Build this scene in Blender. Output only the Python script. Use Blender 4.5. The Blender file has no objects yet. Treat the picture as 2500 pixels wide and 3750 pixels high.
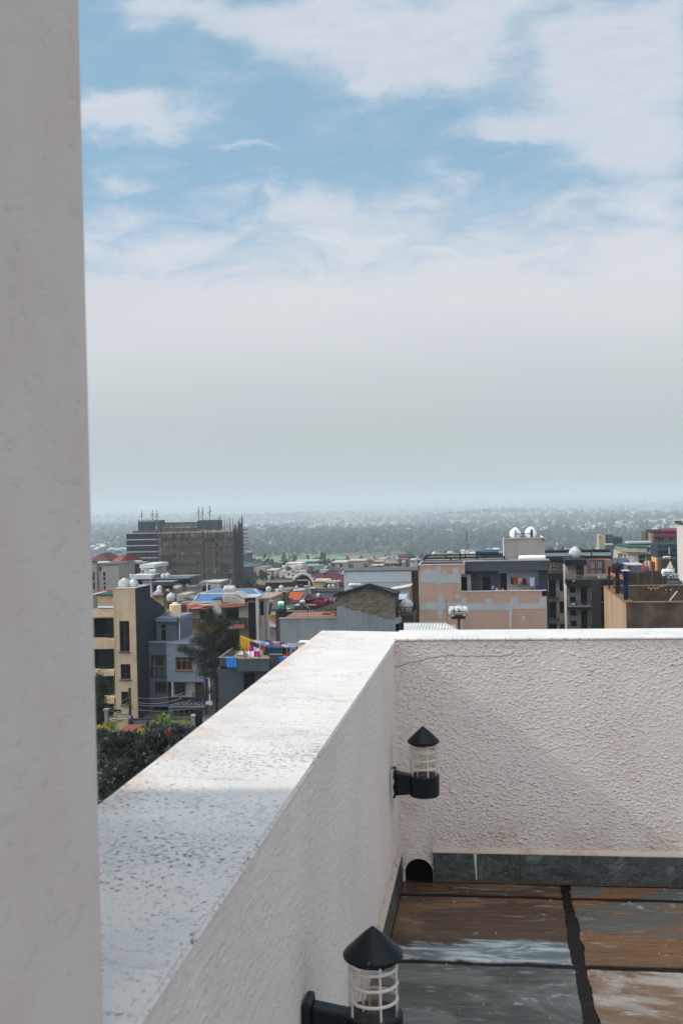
import bpy, math, random
import numpy as np
from mathutils import Vector, Matrix
random.seed(7); rng = np.random.default_rng(11)
SC = bpy.context.scene
COL = SC.collection
# ------------------------------------------------------------------ camera model (also used to measure the place)
F, CX, CY = 4000.0, 1250.0, 1875.0
EYE = 1.55
def _n(v): return v / np.linalg.norm(v)
_r = math.radians(1.27)
_yc = _n(np.array([541 / F, 36 / F, -1.0]))
_u = np.array([-math.sin(_r), math.cos(_r), 0.0]); _zc = _n(_u - _yc * _u.dot(_yc)); _xc = np.cross(_yc, _zc)
RW = np.array([_xc, _yc, _zc])
CAMP = np.array([0, 0, EYE])
def dirw(px, py): return RW @ np.array([(px - CX) / F, -(py - CY) / F, -1.0])
def atY(px, py, y): v = dirw(px, py); return CAMP + v * (y / v[1])
def atX(px, py, x): v = dirw(px, py); return CAMP + v * (x / v[0])
def atZ(px, py, z): v = dirw(px, py); return CAMP + v * ((z - EYE) / v[2])
ZM = {'A': (300, 1800, .4464), 'B': (300, 2150, .4464), 'C': (850, 1950, .4464), 'D': (1450, 1880, .3827), 'E': (1950, 1880, .3508),
      'H1': (320, 1980, .1913), 'H2': (560, 2080, .1913), 'H3': (880, 2000, .1913), 'H4': (1150, 2000, .2551), 'H5': (880, 1850, .3954),
      'H6': (980, 2130, .1913), 'H7': (2150, 1900, .2232), 'L1': (860, 2300, .1913), 'L2': (1500, 1850, .6378), 'L3': (320, 1830, .3699),
      'L4': (330, 2480, .236), 'L5': (2200, 2050, .1913), 'L6': (2000, 2050, .1594), 'M1': (1240, 2080, .15306), 'M2': (1600, 2060, .287), 'S': (0, 0, 1.0)}
def cv(z, x, y): a, b, s = ZM[z]; return a + x * s, b + y * s
def W(z, x, y, Y): return atY(*cv(z, x, y), Y)
# ground height of the city below the terrace (terrace floor is z = 0)
_gy = [-200, 150, 300, 420, 560, 1000, 1500, 3000, 6000, 9000, 12000, 15000, 19000, 24000]
_gz = [-19.3, -19.3, -27, -34, -42, -60, -72, -73, -67, -60, -45, 20, 35, 0]
def G(x, y):
    z = float(np.interp(y, _gy, _gz))
    for hx_, hy_, hh_, hr_ in ((60, 5000, 24, 380), (-950, 6300, 26, 520), (620, 6200, 22, 380), (1200, 7200, 30, 520), (-2100, 6900, 26, 600), (-350, 7600, 24, 500)):
        if abs(y - hy_) < 2000: z += hh_ * math.exp(-((x - hx_) / hr_) ** 2 - ((y - hy_) / 450) ** 2)
    if y > 1400:
        k = min(1, (y - 1400) / 1500)
        z += k * (7 * math.sin(x / 900 + 1) * math.sin(y / 1300) + 4 * math.sin(x / 310 + y / 700) + max(0, min(1, x / 900 + .3)) * 9 * min(1, y / 5000))
        if y > 12000: z += (y - 12000) / 3000 * (9 * math.sin(x / 1500 + 2.4) - (12 if x > -1500 else 0) * min(1, (x + 1500) / 3000 if x > -1500 else 0))
    return z
# ------------------------------------------------------------------ mesh builder
class MB:
    def __init__(s): s.v = []; s.f = []; s.m = []
    def add(s, vs, fs, mi=0):
        k = len(s.v); s.v += [tuple(float(c) for c in v) for v in vs]
        s.f += [tuple(i + k for i in f) for f in fs]; s.m += [mi] * len(fs); return s
    def box(s, x0, x1, y0, y1, z0, z1, mi=0):
        if x0 > x1: x0, x1 = x1, x0
        if y0 > y1: y0, y1 = y1, y0
        if z0 > z1: z0, z1 = z1, z0
        return s.add([(x0, y0, z0), (x1, y0, z0), (x1, y1, z0), (x0, y1, z0), (x0, y0, z1), (x1, y0, z1), (x1, y1, z1), (x0, y1, z1)],
              [(0, 3, 2, 1), (4, 5, 6, 7), (0, 1, 5, 4), (1, 2, 6, 5), (2, 3, 7, 6), (3, 0, 4, 7)], mi)
    def tube(s, p, q, r, n=6, r2=None, mi=0):
        p = Vector(p); q = Vector(q); d = (q - p)
        if d.length < 1e-9: return s
        d.normalize(); a = d.orthogonal().normalized(); b = d.cross(a); r2 = r if r2 is None else r2
        vs = []
        for c, rr in ((p, r), (q, r2)):
            for i in range(n):
                t = 2 * math.pi * i / n; vs.append(c + a * math.cos(t) * rr + b * math.sin(t) * rr)
        fs = [(i, (i + 1) % n, n + (i + 1) % n, n + i) for i in range(n)] + [tuple(range(n - 1, -1, -1)), tuple(range(n, 2 * n))]
        return s.add(vs, fs, mi)
    def path(s, pts, r, n=6, closed=False, mi=0):
        for a, b in zip(pts[:-1], pts[1:]): s.tube(a, b, r, n, mi=mi)
        if closed: s.tube(pts[-1], pts[0], r, n, mi=mi)
        return s
    def lathe(s, c, prof, n=24, axis='z', mi=0, a0=0, a1=2 * math.pi):
        full = abs(a1 - a0 - 2 * math.pi) < 1e-6; m = n if full else n + 1; vs = []
        for r, h in prof:
            for i in range(m):
                t = a0 + (a1 - a0) * i / n; u, w = r * math.cos(t), r * math.sin(t)
                o = (u, w, h) if axis == 'z' else ((h, u, w) if axis == 'x' else (w, h, u))
                vs.append((c[0] + o[0], c[1] + o[1], c[2] + o[2]))
        fs = []
        for j in range(len(prof) - 1):
            for i in range(n):
                k = (i + 1) % m if full else i + 1
                fs.append((j * m + i, j * m + k, (j + 1) * m + k, (j + 1) * m + i))
        if full:
            if prof[0][0] > 1e-6: fs.append(tuple(range(m - 1, -1, -1)))
            if prof[-1][0] > 1e-6: fs.append(tuple((len(prof) - 1) * m + i for i in range(m)))
        return s.add(vs, fs, mi)
    def prism(s, pts, vec, mi=0):
        n = len(pts); P = [tuple(p) for p in pts]; Q = [(p[0] + vec[0], p[1] + vec[1], p[2] + vec[2]) for p in P]
        return s.add(P + Q, [tuple(range(n)), tuple(range(2 * n - 1, n - 1, -1))] + [(i, (i + 1) % n, n + (i + 1) % n, n + i) for i in range(n)], mi)
    def pierced(s, x0, x1, z0, z1, y, dep, holes, rev=.22, mi=0):
        """box with a front face at y looking to -y, with rectangular holes of depth rev"""
        hs = [(max(a, x0 + .01), min(b, x1 - .01), max(c, z0 + .01), min(d, z1 - .01)) for a, b, c, d in holes]
        xs = sorted({x0, x1, *[h[0] for h in hs], *[h[1] for h in hs]}); zs = sorted({z0, z1, *[h[2] for h in hs], *[h[3] for h in hs]})
        for a, b in zip(xs[:-1], xs[1:]):
            for c, d in zip(zs[:-1], zs[1:]):
                mx, mz = (a + b) / 2, (c + d) / 2
                if any(h[0] < mx < h[1] and h[2] < mz < h[3] for h in hs): continue
                s.add([(a, y, c), (b, y, c), (b, y, d), (a, y, d)], [(0, 1, 2, 3)], mi)
        for a, b, c, d in hs:
            Y = y + rev
            s.add([(a, y, c), (b, y, c), (b, y, d), (a, y, d), (a, Y, c), (b, Y, c), (b, Y, d), (a, Y, d)],
                  [(0, 4, 5, 1), (1, 5, 6, 2), (2, 6, 7, 3), (3, 7, 4, 0), (4, 7, 6, 5)], mi)
        Y = y + dep
        return s.add([(x0, y, z0), (x1, y, z0), (x1, y, z1), (x0, y, z1), (x0, Y, z0), (x1, Y, z0), (x1, Y, z1), (x0, Y, z1)],
              [(4, 7, 6, 5), (0, 4, 5, 1), (1, 5, 6, 2), (2, 6, 7, 3), (3, 7, 4, 0)], mi)
LOC = {}
def link(o): COL.objects.link(o); return o
def tag(o, label=None, cat=None, group=None, kind=None):
    if label: o['label'] = label
    if cat: o['category'] = cat
    if group: o['group'] = group
    if kind: o['kind'] = kind
    return o
def thing(name, label, cat, loc=(0, 0, 0), group=None):
    o = link(bpy.data.objects.new(name, None)); o.empty_display_size = .2
    o.location = tuple(float(c) for c in loc); LOC[o.name] = tuple(o.location); return tag(o, label, cat, group)
def obj(name, mb, mats, parent=None, smooth=None, loc=None, label=None, bevel=None):
    if loc is None: loc = LOC[parent.name] if parent is not None else (0, 0, 0)
    me = bpy.data.meshes.new(name)
    me.from_pydata([(v[0] - loc[0], v[1] - loc[1], v[2] - loc[2]) for v in mb.v], [], mb.f)
    if not isinstance(mats, (list, tuple)): mats = [mats]
    for m in mats: me.materials.append(m)
    if len(mats) > 1: me.polygons.foreach_set('material_index', mb.m)
    if smooth is not None:
        me.polygons.foreach_set('use_smooth', [True] * len(me.polygons)); me.set_sharp_from_angle(angle=math.radians(smooth))
    me.update()
    o = link(bpy.data.objects.new(name, me))
    if parent is not None: o.parent = parent
    else: o.location = tuple(float(c) for c in loc)
    LOC[o.name] = tuple(loc)
    if label: o['label'] = label
    if bevel:
        b = o.modifiers.new('bevel', 'BEVEL'); b.width = bevel; b.segments = 2; b.limit_method = 'ANGLE'
    return o
def solo(name, mb, mats, label, cat, loc=None, group=None, smooth=None, bevel=None):
    if loc is None:
        a = np.array(mb.v); loc = (float(a[:, 0].mean()), float(a[:, 1].mean()), float(a[:, 2].min()))
    return tag(obj(name, mb, mats, None, smooth, loc, bevel=bevel), label, cat, group)
def struct(name, mb, mats, smooth=None): return tag(obj(name, mb, mats, None, smooth), kind='structure')
# ------------------------------------------------------------------ materials
def lin(h):
    h = h.lstrip('#'); c = [int(h[i:i + 2], 16) / 255 for i in (0, 2, 4)]
    return [x / 12.92 if x <= .04045 else ((x + .055) / 1.055) ** 2.4 for x in c]
KF = 1.0   # how bright a white surface facing the camera reads; photo colours are divided by it to get albedo
def alb(h, k=None, mx=.82):
    c = lin(h); k = k or KF; return tuple(min(mx, x / k) for x in c) + (1,)
class NT:
    def __init__(s, mat=None, tree=None):
        s.t = tree or mat.node_tree; s.N = s.t.nodes; s.L = s.t.links
    def n(s, typ, **kw):
        o = s.N.new(typ)
        for k, v in kw.items():
            if k.startswith('i_'): o.inputs[k[2:].replace('_', ' ')].default_value = v
            else: setattr(o, k, v)
        return o
    def put(s, sock, v):
        if isinstance(v, bpy.types.NodeSocket): s.L.new(v, sock)
        elif v is not None: sock.default_value = v
    def m(s, op, a, b=None, c=None, clamp=False):
        o = s.N.new('ShaderNodeMath'); o.operation = op; o.use_clamp = clamp
        s.put(o.inputs[0], a); s.put(o.inputs[1], b)
        if c is not None: s.put(o.inputs[2], c)
        return o.outputs[0]
    def mix(s, f, a, b):
        o = s.N.new('ShaderNodeMix'); o.data_type = 'RGBA'; s.put(o.inputs[0], f); s.put(o.inputs[6], a); s.put(o.inputs[7], b); return o.outputs[2]
    def ramp(s, f, lo, hi, a=0., b=1.):
        o = s.N.new('ShaderNodeMapRange'); o.interpolation_type = 'SMOOTHSTEP'; s.put(o.inputs[0], f)
        for i, v in enumerate((lo, hi, a, b)): s.put(o.inputs[i + 1], v)
        return o.outputs[0]
    def noise(s, vec, scale, detail=4, rough=.55, dist=0., dim='3D'):
        o = s.N.new('ShaderNodeTexNoise'); o.inputs['Scale'].default_value = scale; o.inputs['Detail'].default_value = detail
        o.inputs['Roughness'].default_value = rough; o.inputs['Distortion'].default_value = dist
        if vec is not None: s.L.new(vec, o.inputs['Vector'])
        return o.outputs[0]
    def map(s, vec, scale=(1, 1, 1), rot=(0, 0, 0), loc=(0, 0, 0)):
        o = s.N.new('ShaderNodeMapping'); s.L.new(vec, o.inputs[0]); o.inputs[1].default_value = loc; o.inputs[2].default_value = rot; o.inputs[3].default_value = scale; return o.outputs[0]
    def pos(s): return s.n('ShaderNodeNewGeometry').outputs['Position']
    def xyz(s, v): o = s.N.new('ShaderNodeSeparateXYZ'); s.L.new(v, o.inputs[0]); return o.outputs
    def bump(s, h, strength, dist, prev=None):
        o = s.N.new('ShaderNodeBump'); o.inputs['Strength'].default_value = strength; o.inputs['Distance'].default_value = dist
        s.L.new(h, o.inputs['Height'])
        if prev is not None: s.L.new(prev, o.inputs['Normal'])
        return o.outputs[0]
MATS = {}
def newmat(name):
    m = bpy.data.materials.new(name); m.use_nodes = True; return m, NT(m), m.node_tree.nodes['Principled BSDF']
def P(h, rough=.85, var=.12, scale=1.3, streak=True, k=None, metal=0, key=''):
    """painted plaster / concrete / metal: base colour with soft blotches and rain streaks"""
    kk = (h, rough, var, scale, streak, k, metal)
    if kk in MATS: return MATS[kk]
    m, t, b = newmat('surface_' + h); p = t.pos(); c = alb(h, k or (KF * (1 if streak else 1.3)))
    n1 = t.noise(p, scale, 6, .6)
    f = t.ramp(n1, .3, .72, 1 - var, 1 + var * .6)
    if streak:
        n2 = t.noise(t.map(p, (2.2, 2.2, .18)), 1.6, 4, .6); f = t.m('MULTIPLY', f, t.ramp(n2, .35, .7, 1 + var * .35, 1 - var * .8))
    n3 = t.noise(p, scale * 11, 3, .6); f = t.m('MULTIPLY', f, t.ramp(n3, .3, .7, 1 - var * .3, 1 + var * .3))
    v = t.n('ShaderNodeVectorMath', operation='SCALE'); v.inputs[0].default_value = c[:3]; t.L.new(f, v.inputs['Scale'])
    t.L.new(v.outputs[0], b.inputs['Base Color']); b.inputs['Roughness'].default_value = rough; b.inputs['Metallic'].default_value = metal
    b.inputs['Specular IOR Level'].default_value = .1
    MATS[kk] = m; return m
def plain(h, rough=.6, k=None, metal=0, spec=.15):
    kk = ('pl', h, rough, k, metal)
    if kk in MATS: return MATS[kk]
    m, t, b = newmat('paint_' + h); b.inputs['Base Color'].default_value = alb(h, k); b.inputs['Roughness'].default_value = rough
    b.inputs['Metallic'].default_value = metal; b.inputs['Specular IOR Level'].default_value = spec; MATS[kk] = m; return m
def corrugated(h, axis='x', pitch=.25, rough=.45, k=None):
    kk = ('co', h, axis, pitch)
    if kk in MATS: return MATS[kk]
    m, t, b = newmat('metal_sheet_' + h); p = t.pos(); x = t.xyz(p)[0 if axis == 'x' else 1]
    w = t.m('SINE', t.m('MULTIPLY', x, 2 * math.pi / pitch)); c = alb(h, k)
    n = t.noise(p, .8, 5); col = t.mix(t.ramp(n, .3, .75), tuple(min(.85, q * 1.1) for q in c[:3]) + (1,), tuple(q * .75 for q in c[:3]) + (1,))
    gro = t.ramp(w, -.9, -.4, .62, 1.); v = t.n('ShaderNodeVectorMath', operation='SCALE'); t.L.new(col, v.inputs[0]); t.L.new(gro, v.inputs['Scale'])
    t.L.new(v.outputs[0], b.inputs['Base Color']); b.inputs['Roughness'].default_value = rough
    t.L.new(t.bump(w, .6, .03), b.inputs['Normal']); MATS[kk] = m; return m
def glassdark(h='1c2226', rough=.12):
    kk = ('gl', h)
    if kk in MATS: return MATS[kk]
    m, t, b = newmat('window_glass_' + h); n = t.noise(t.pos(), .9, 3)
    c = alb(h, 2.2); t.L.new(t.mix(t.ramp(n, .35, .65), c, tuple(q * 2.0 + .001 for q in c[:3]) + (1,)), b.inputs['Base Color']); b.inputs['Roughness'].default_value = rough; b.inputs['Specular IOR Level'].default_value = .12
    MATS[kk] = m; return m
DARK = lambda: glassdark()
def rot2(p, c, a): x, y = p[0] - c[0], p[1] - c[1]; return c[0] + x * math.cos(a) - y * math.sin(a), c[1] + x * math.sin(a) + y * math.cos(a)
# ------------------------------------------------------------------ building helper working from measured outlines
class Bd:
    def __init__(s, z, Y, label, cat='house', name='house', group=None, ref=(0, 0)):
        s.z = z; s.Y = Y; p = W(z, *ref, Y); s.g = G(p[0], Y); s.o = thing(name, label, cat, (p[0], Y, s.g), group)
    def r(s, x0, y0, x1, y1, dy=0):
        Y = s.Y + dy; ym = (y0 + (y1 if y1 is not None else y0)) / 2; xm = (x0 + x1) / 2
        X0 = W(s.z, x0, ym, Y)[0]; X1 = W(s.z, x1, ym, Y)[0]; Z1 = W(s.z, xm, y0, Y)[2]; Z0 = s.g - .3 if y1 is None else W(s.z, xm, y1, Y)[2]
        return X0, X1, Z0, Z1
    def box(s, name, x0, y0, x1, y1, mat, dy=0, dep=5, par=None, label=None, bevel=None):
        X0, X1, Z0, Z1 = s.r(x0, y0, x1, y1, dy); mb = MB().box(X0, X1, s.Y + dy, s.Y + dy + dep, Z0, Z1)
        return obj(name, mb, mat, par or s.o, label=label)
    def wall(s, name, x0, y0, x1, y1, mat, dy=0, dep=5, holes=(), rev=.25, label=None):
        """holes: (x0,y0,x1,y1,kind)"""
        X0, X1, Z0, Z1 = s.r(x0, y0, x1, y1, dy); hs = []
        for h in holes: a, b, c, d = s.r(*h[:4], dy); hs.append((a, b, c, d))
        mb = MB().pierced(X0, X1, Z0, Z1, s.Y + dy, dep, hs, rev); o = obj(name, mb, mat, s.o, label=label)
        for h, w in zip(holes, hs): s._win(w, s.Y + dy + rev, h[4] if len(h) > 4 else 'dark')
        return o
    def _win(s, w, yb, kind):
        a, b, c, d = w; st = WIN[kind]; fm = MB(); t = st.get('t', .06); e = .06
        nx, nz = st.get('n', (1, 1)); nm = st.get('name', 'window')
        y0, y1 = yb - .10, yb - .03
        fm.box(a, a + t, y0, y1, c, d); fm.box(b - t, b, y0, y1, c, d); fm.box(a + t, b - t, y0, y1, d - t, d); fm.box(a + t, b - t, y0, y1, c, c + t)
        for i in range(1, nx): x = a + (b - a) * i / nx; fm.box(x - t / 2, x + t / 2, y0, y1, c + t, d - t)
        for i in range(1, nz):
            z = c + (d - c) * (i / nz if not st.get('top') else st['top'])
            fm.box(a + t, b - t, y0 - .004, y1 + .004, z - t / 2, z + t / 2)
        if st.get('sill'): fm.box(a - .08, b + .08, yb - .40, y1, c - .09, c - .003)
        fr = obj(nm, fm, st['fm'](), s.o); obj('pane', MB().box(a + .004, b - .004, yb - .025, yb - .008, c + .004, d - .004), st['pm'](), fr)
    def win(s, x0, y0, x1, y1, kind='dark', dy=0):
        """opening set on a surface: frame and pane stand 6 cm proud"""
        s._win(s.r(x0, y0, x1, y1, dy), s.Y + dy + .02, kind)
    def poly(s, name, pts, mat, vec=(0, 0, -.15), label=None, par=None):
        """pts: (x,y,dy) measured corners"""
        P3 = [W(s.z, x, y, s.Y + dy) for x, y, dy in pts]
        if any(k in name for k in ('wall', 'side', 'face')):
            for p, q in zip(P3, pts):
                if q[1] >= 895 and p[2] > s.g: p[2] = s.g - .3
        return obj(name, MB().prism(P3, vec), mat, par or s.o, label=label)
    def rail(s, x0, y0, x1, y1, dy=0, n=14, mat=None, r=.022, posts=2, name='railing', dy1=None, style='bars'):
        dy1 = dy if dy1 is None else dy1; A1 = W(s.z, x0, y0, s.Y + dy); B1 = W(s.z, x1, y0 if not isinstance(y1, tuple) else y1[0], s.Y + dy1)
        yb = y1 if not isinstance(y1, tuple) else y1[1]
        h = A1[2] - W(s.z, x0, yb, s.Y + dy)[2]; D = np.array([0, 0, -h]); mb = MB()
        mb.tube(A1, B1, r * 1.5, 5); mb.tube(A1 + D * .93, B1 + D * .93, r, 5)
        if style == 'lines':
            for q in (.25, .48, .7): mb.tube(A1 + D * q, B1 + D * q, r * .8, 4)
        for i in range(n + 1):
            p = A1 + (B1 - A1) * i / n
            if style == 'bars': mb.tube(p, p + D * .93, r * .8, 4)
        if style == 'orn':
            w = (B1 - A1) / n
            for i in range(n):
                p = A1 + w * i + D * .1
                for k in range(4):
                    q = p + D * .2 * k; a = (i + k) % 2
                    mb.tube(q + w * (0 if a else 1), q + D * .2 + w * (1 if a else 0), r * .9, 4)
                mb.tube(p + w * .5, p + w * .5 + D * .8, r * .7, 4)
        for i in range(posts + 1):
            p = A1 + (B1 - A1) * i / posts; mb.tube(p, p + D, r * 1.7, 5)
        return obj(name, mb, mat or plain('1a1a1c', .5), s.o)
    def hip(s, x0, x1, y, dep, rise, mat, ov=.4, dy=0, kind='hip', name='roof', label=None):
        X0, X1, _, Z = s.r(x0, y, x1, y, dy); Y0 = s.Y + dy - ov; Y1 = s.Y + dy + dep + ov; X0 -= ov; X1 += ov
        return obj(name, roofmesh(X0, X1, Y0, Y1, Z, rise, kind), mat, s.o, label=label)
def roofmesh(X0, X1, Y0, Y1, Z, rise, kind='hip', t=.14):
    mb = MB(); w, d = X1 - X0, Y1 - Y0; ym = (Y0 + Y1) / 2; xm = (X0 + X1) / 2
    if kind == 'hip':
        q = min(w, d) / 2; R = [(X0 + q, ym if w >= d else Y0 + q, Z + rise), (X1 - q, ym if w >= d else Y1 - q, Z + rise)]
        if w < d: R = [(xm, Y0 + q, Z + rise), (xm, Y1 - q, Z + rise)]
    elif kind == 'gx': R = [(X0, ym, Z + rise), (X1, ym, Z + rise)]
    else: R = [(xm, Y0, Z + rise), (xm, Y1, Z + rise)]
    a, b, c, e = (X0, Y0, Z), (X1, Y0, Z), (X1, Y1, Z), (X0, Y1, Z); r0, r1 = R
    dn = lambda p: (p[0], p[1], p[2] - t)
    vs = [a, b, c, e, r0, r1] + [dn(p) for p in (a, b, c, e)]
    if w >= d and kind == 'hip' or kind == 'gx': fs = [(0, 1, 5, 4), (2, 3, 4, 5), (1, 2, 5), (3, 0, 4)]
    else: fs = [(0, 1, 4), (1, 2, 5, 4), (2, 3, 5), (3, 0, 4, 5)]
    fs += [(0, 6, 7, 1), (1, 7, 8, 2), (2, 8, 9, 3), (3, 9, 6, 0), (6, 9, 8, 7)]
    return mb.add(vs, fs)
WIN = {
 'dark': dict(fm=lambda: plain('26282a', .5), pm=DARK, t=.05),
 'hole': dict(fm=lambda: plain('17181a', .8), pm=lambda: plain('0e0f11', .9, 1.0), t=.03),
 'brown': dict(fm=lambda: plain('7a5a30', .5), pm=lambda: glassdark('2a2a22'), t=.09, n=(3, 2), top=.74, sill=1),
 'brown3': dict(fm=lambda: plain('6d5030', .5), pm=lambda: glassdark('23251f'), t=.09, n=(3, 2), top=.74),
 'bars': dict(fm=lambda: plain('8a7a5a', .5), pm=lambda: glassdark('2e2e28'), t=.06, n=(4, 2), top=.6),
 'white': dict(fm=lambda: plain('c8ccca', .5), pm=DARK, t=.08, n=(2, 1)),
 'reveal': dict(fm=lambda: plain('4a3a34', .6), pm=lambda: glassdark('181d22'), t=.05, n=(2, 1), sill=1),
 'door': dict(fm=lambda: plain('7b7d6c', .5), pm=lambda: glassdark('12241f'), t=.1, n=(1, 2), top=.72, name='door'),
 'ddoor': dict(fm=lambda: plain('24262a', .5), pm=lambda: plain('141517', .6, 1.), t=.07, name='door'),
 'blue': dict(fm=lambda: plain('8fa0aa', .5), pm=lambda: glassdark('26364a'), t=.05, n=(3, 2)),
 'curt': dict(fm=lambda: plain('2e2e30', .5), pm=lambda: plain('8c929a', .8), t=.07, n=(1, 2), top=.42, name='door'),
}
# ------------------------------------------------------------------ roof water tanks
def tank(c, L, dia, axis, label, feet=.12, mat=None, group='water tanks on the roofs', strap=False, lidm=None):
    """c: centre of the bottom; axis x/y/z"""
    mat = mat or P('d0d1d0', .55, .22, 2.2, True, 1.15); R = dia / 2
    t = thing('water_tank', label, 'water tank', c, group); c = np.array(c, float); mb = MB()
    if axis == 'z':
        prof = [(R * .97, 0)]; k = 12
        for i in range(k):
            z = L * (.02 + .86 * i / k); prof += [(R, z), (R, z + L * .05), (R * .965, z + L * .06)]
        prof += [(R * .98, L * .9), (R * .6, L * .96), (R * .3, L)]
        mb.lathe(c, prof, 22); obj('tank_body', mb, mat, t, 35)
        obj('lid', MB().lathe(c + (0, 0, L * .995), [(R * .42, -.02), (R * .42, .08), (R * .2, .13)], 18), mat, t, 35); return t
    fz = feet; cc = c + np.array([0, 0, R + fz]); e = min(R * .5, L * .2)
    prof = [(.001, -L / 2)]
    for i in range(1, 5): a = math.pi / 2 * i / 5; prof.append((R * math.sin(a), -L / 2 + e * (1 - math.cos(a))))
    nb = 6 if L > dia else 3
    for i in range(nb + 1):
        h = -L / 2 + e + (L - 2 * e) * i / nb; prof += [(R, h - .02), (R * .985, h + .03)] if 0 < i < nb else [(R, h)]
    for i in range(4, 0, -1): a = math.pi / 2 * i / 5; prof.append((R * math.sin(a), L / 2 - e * (1 - math.cos(a))))
    prof.append((.001, L / 2)); mb.lathe(cc, prof, 20, axis); obj('tank_body', mb, mat, t, 40)
    obj('lid', MB().lathe(cc + (0, 0, R * .93), [(R * .42, 0), (R * .42, R * .1), (R * .34, R * .16), (R * .12, R * .22)], 16), mat, t, 35)
    for s in (-.28, .28):
        d = np.array([L * s, 0, 0]) if axis == 'x' else np.array([0, L * s, 0]); q = c + d
        w, v = (.09, R * .75) if axis == 'x' else (R * .75, .09)
        obj('foot', MB().box(q[0] - w, q[0] + w, q[1] - v, q[1] + v, q[2], q[2] + fz + R * .35), mat, t)
    if strap:
        sm = plain('3a3c40', .5); mb = MB()
        for s in (-.22, .2):
            pts = [(cc[0] + L * s, cc[1] + math.cos(a) * R * 1.012, cc[2] + math.sin(a) * R * 1.012) for a in np.linspace(0, 2 * math.pi, 21)[:-1]]; mb.path(pts, .012, 4, True)
        mb.tube((cc[0] - L / 2 + e, cc[1] - R * 1.01, cc[2]), (cc[0] + L / 2 - e, cc[1] - R * 1.01, cc[2]), .018, 4); obj('strap', mb, sm, t)
    return t
def tankp(z, x0, y0, x1, y1, Y, label, axis='x', strap=False, mat=None, group='water tanks on the roofs'):
    a = W(z, x0, (y0 + y1) / 2, Y)[0]; b = W(z, x1, (y0 + y1) / 2, Y)[0]; p0 = W(z, (x0 + x1) / 2, y1, Y); z1 = W(z, (x0 + x1) / 2, y0, Y)[2]
    w = b - a; h = z1 - p0[2]; c = ((a + b) / 2, Y, p0[2])
    if axis == 'z': return tank(c, h * .93, w, 'z', label, mat=mat, group=group)
    if axis == 'x': d = h * .86; return tank(c, w, d, 'x', label, feet=h * .06, strap=strap, mat=mat, group=group)
    return tank(c, w * 1.3, w, 'y', label, feet=max(.02, h - w * 1.08), mat=mat, group=group)
SUN_E = 3.0; SKY_S = .13; EXPO = 0.0; HAZE = 2.3e-4; HAZE_C = (.725, .815, .86, 1)
CLOUDS = [(400, 15, 160, 30, 1.1), (560, 45, 170, 42, 1.3), (720, 80, 150, 55, 1.3), (930, 70, 200, 100, 1.5), (870, 190, 70, 45, 1.3), (1010, 150, 120, 70, 1.2), (1150, 20, 160, 50, .8),
  (1400, 90, 180, 90, 1.1), (1350, 190, 140, 90, 1.3), (1500, 150, 120, 130, 1.0), (1230, 290, 130, 38, 1.3), (1130, 325, 90, 14, .7), (1390, 360, 110, 60, 1.1), (1540, 330, 120, 100, 1.0),
  (320, 240, 130, 32, 1.3), (340, 290, 140, 34, 1.35), (215, 285, 80, 40, 1.3), (560, 336, 80, 12, .85), (272, 412, 70, 24, 1.1), (200, 400, 40, 14, .4),
  (640, 410, 32, 24, .9), (690, 460, 85, 44, 1.25), (790, 485, 80, 52, 1.2), (690, 560, 150, 44, 1.0), (930, 515, 130, 42, 1.0), (250, 520, 140, 30, .4), (1080, 480, 80, 20, .3), (1240, 500, 120, 40, .5), (1450, 500, 120, 50, .5), (330, 75, 60, 22, .5)]
# =================================================================== our own roof terrace
XI, XO, YI, YO, ZC = -.399, -.741, 4.47, 4.765, 1.0
def stucco_fine(name, tint='b6ada6', spots=True, k=.62):
    m, t, b = newmat(name); p = t.pos(); c = alb(tint, k)
    g = t.noise(p, 2.1, 5, .6); col = t.mix(t.ramp(g, .3, .7), c, tuple(q * f for q, f in zip(c[:3], (.93, .9, .88))) + (1,))
    s = t.noise(t.map(p, (80, 34, 60)), 1, 3, .6); col = t.mix(t.ramp(s, .62, .74, 0, .42), col, tuple(q * .52 for q in c[:3]) + (1,))
    X = t.xyz(p)
    sk = t.m('MULTIPLY', t.ramp(X[2], .55, .99, 0, 1), t.ramp(t.noise(t.map(p, (9, 9, .7)), 1.2, 4, .6), .5, .72)); col = t.mix(t.m('MULTIPLY', sk, .15), col, alb('857a70', .62)); ft = t.m('MULTIPLY', t.ramp(X[2], .34, .12, 0, 1), t.ramp(t.noise(p, 7, 5, .65), .38, .66)); col = t.mix(t.m('MULTIPLY', ft, .35), col, alb('97836f', .62))
    t.L.new(col, b.inputs['Base Color']); b.inputs['Roughness'].default_value = .9
    n1 = t.noise(t.map(p, (60, 24, 56)), 1, 4, .6, .4); n2 = t.noise(p, 190, 3, .5)
    h = t.m('ADD', t.ramp(n1, .35, .7), t.m('MULTIPLY', n2, .35))
    t.L.new(t.bump(h, .6, .0032), b.inputs['Normal']); return m
def stucco_pillar():
    m, t, b = newmat('pitted_house_plaster'); p = t.pos(); c = alb('aca39d', .62)
    g = t.noise(p, 7, 5, .6); col = t.mix(t.ramp(g, .35, .68), c, alb('ab9d96', .62))
    s = t.noise(t.map(p, (80, 34, 84)), 1, 2, .5, .2); col = t.mix(t.ramp(s, .6, .76, 0, .22), col, tuple(q * .6 for q in c[:3]) + (1,))
    t.L.new(col, b.inputs['Base Color']); b.inputs['Roughness'].default_value = .9
    h = t.m('SUBTRACT', t.noise(t.map(p, (95, 42, 95)), 1, 4, .6, .2), t.ramp(s, .56, .72, 0, .5)); t.L.new(t.bump(h, .18, .003), b.inputs['Normal']); return m
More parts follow.
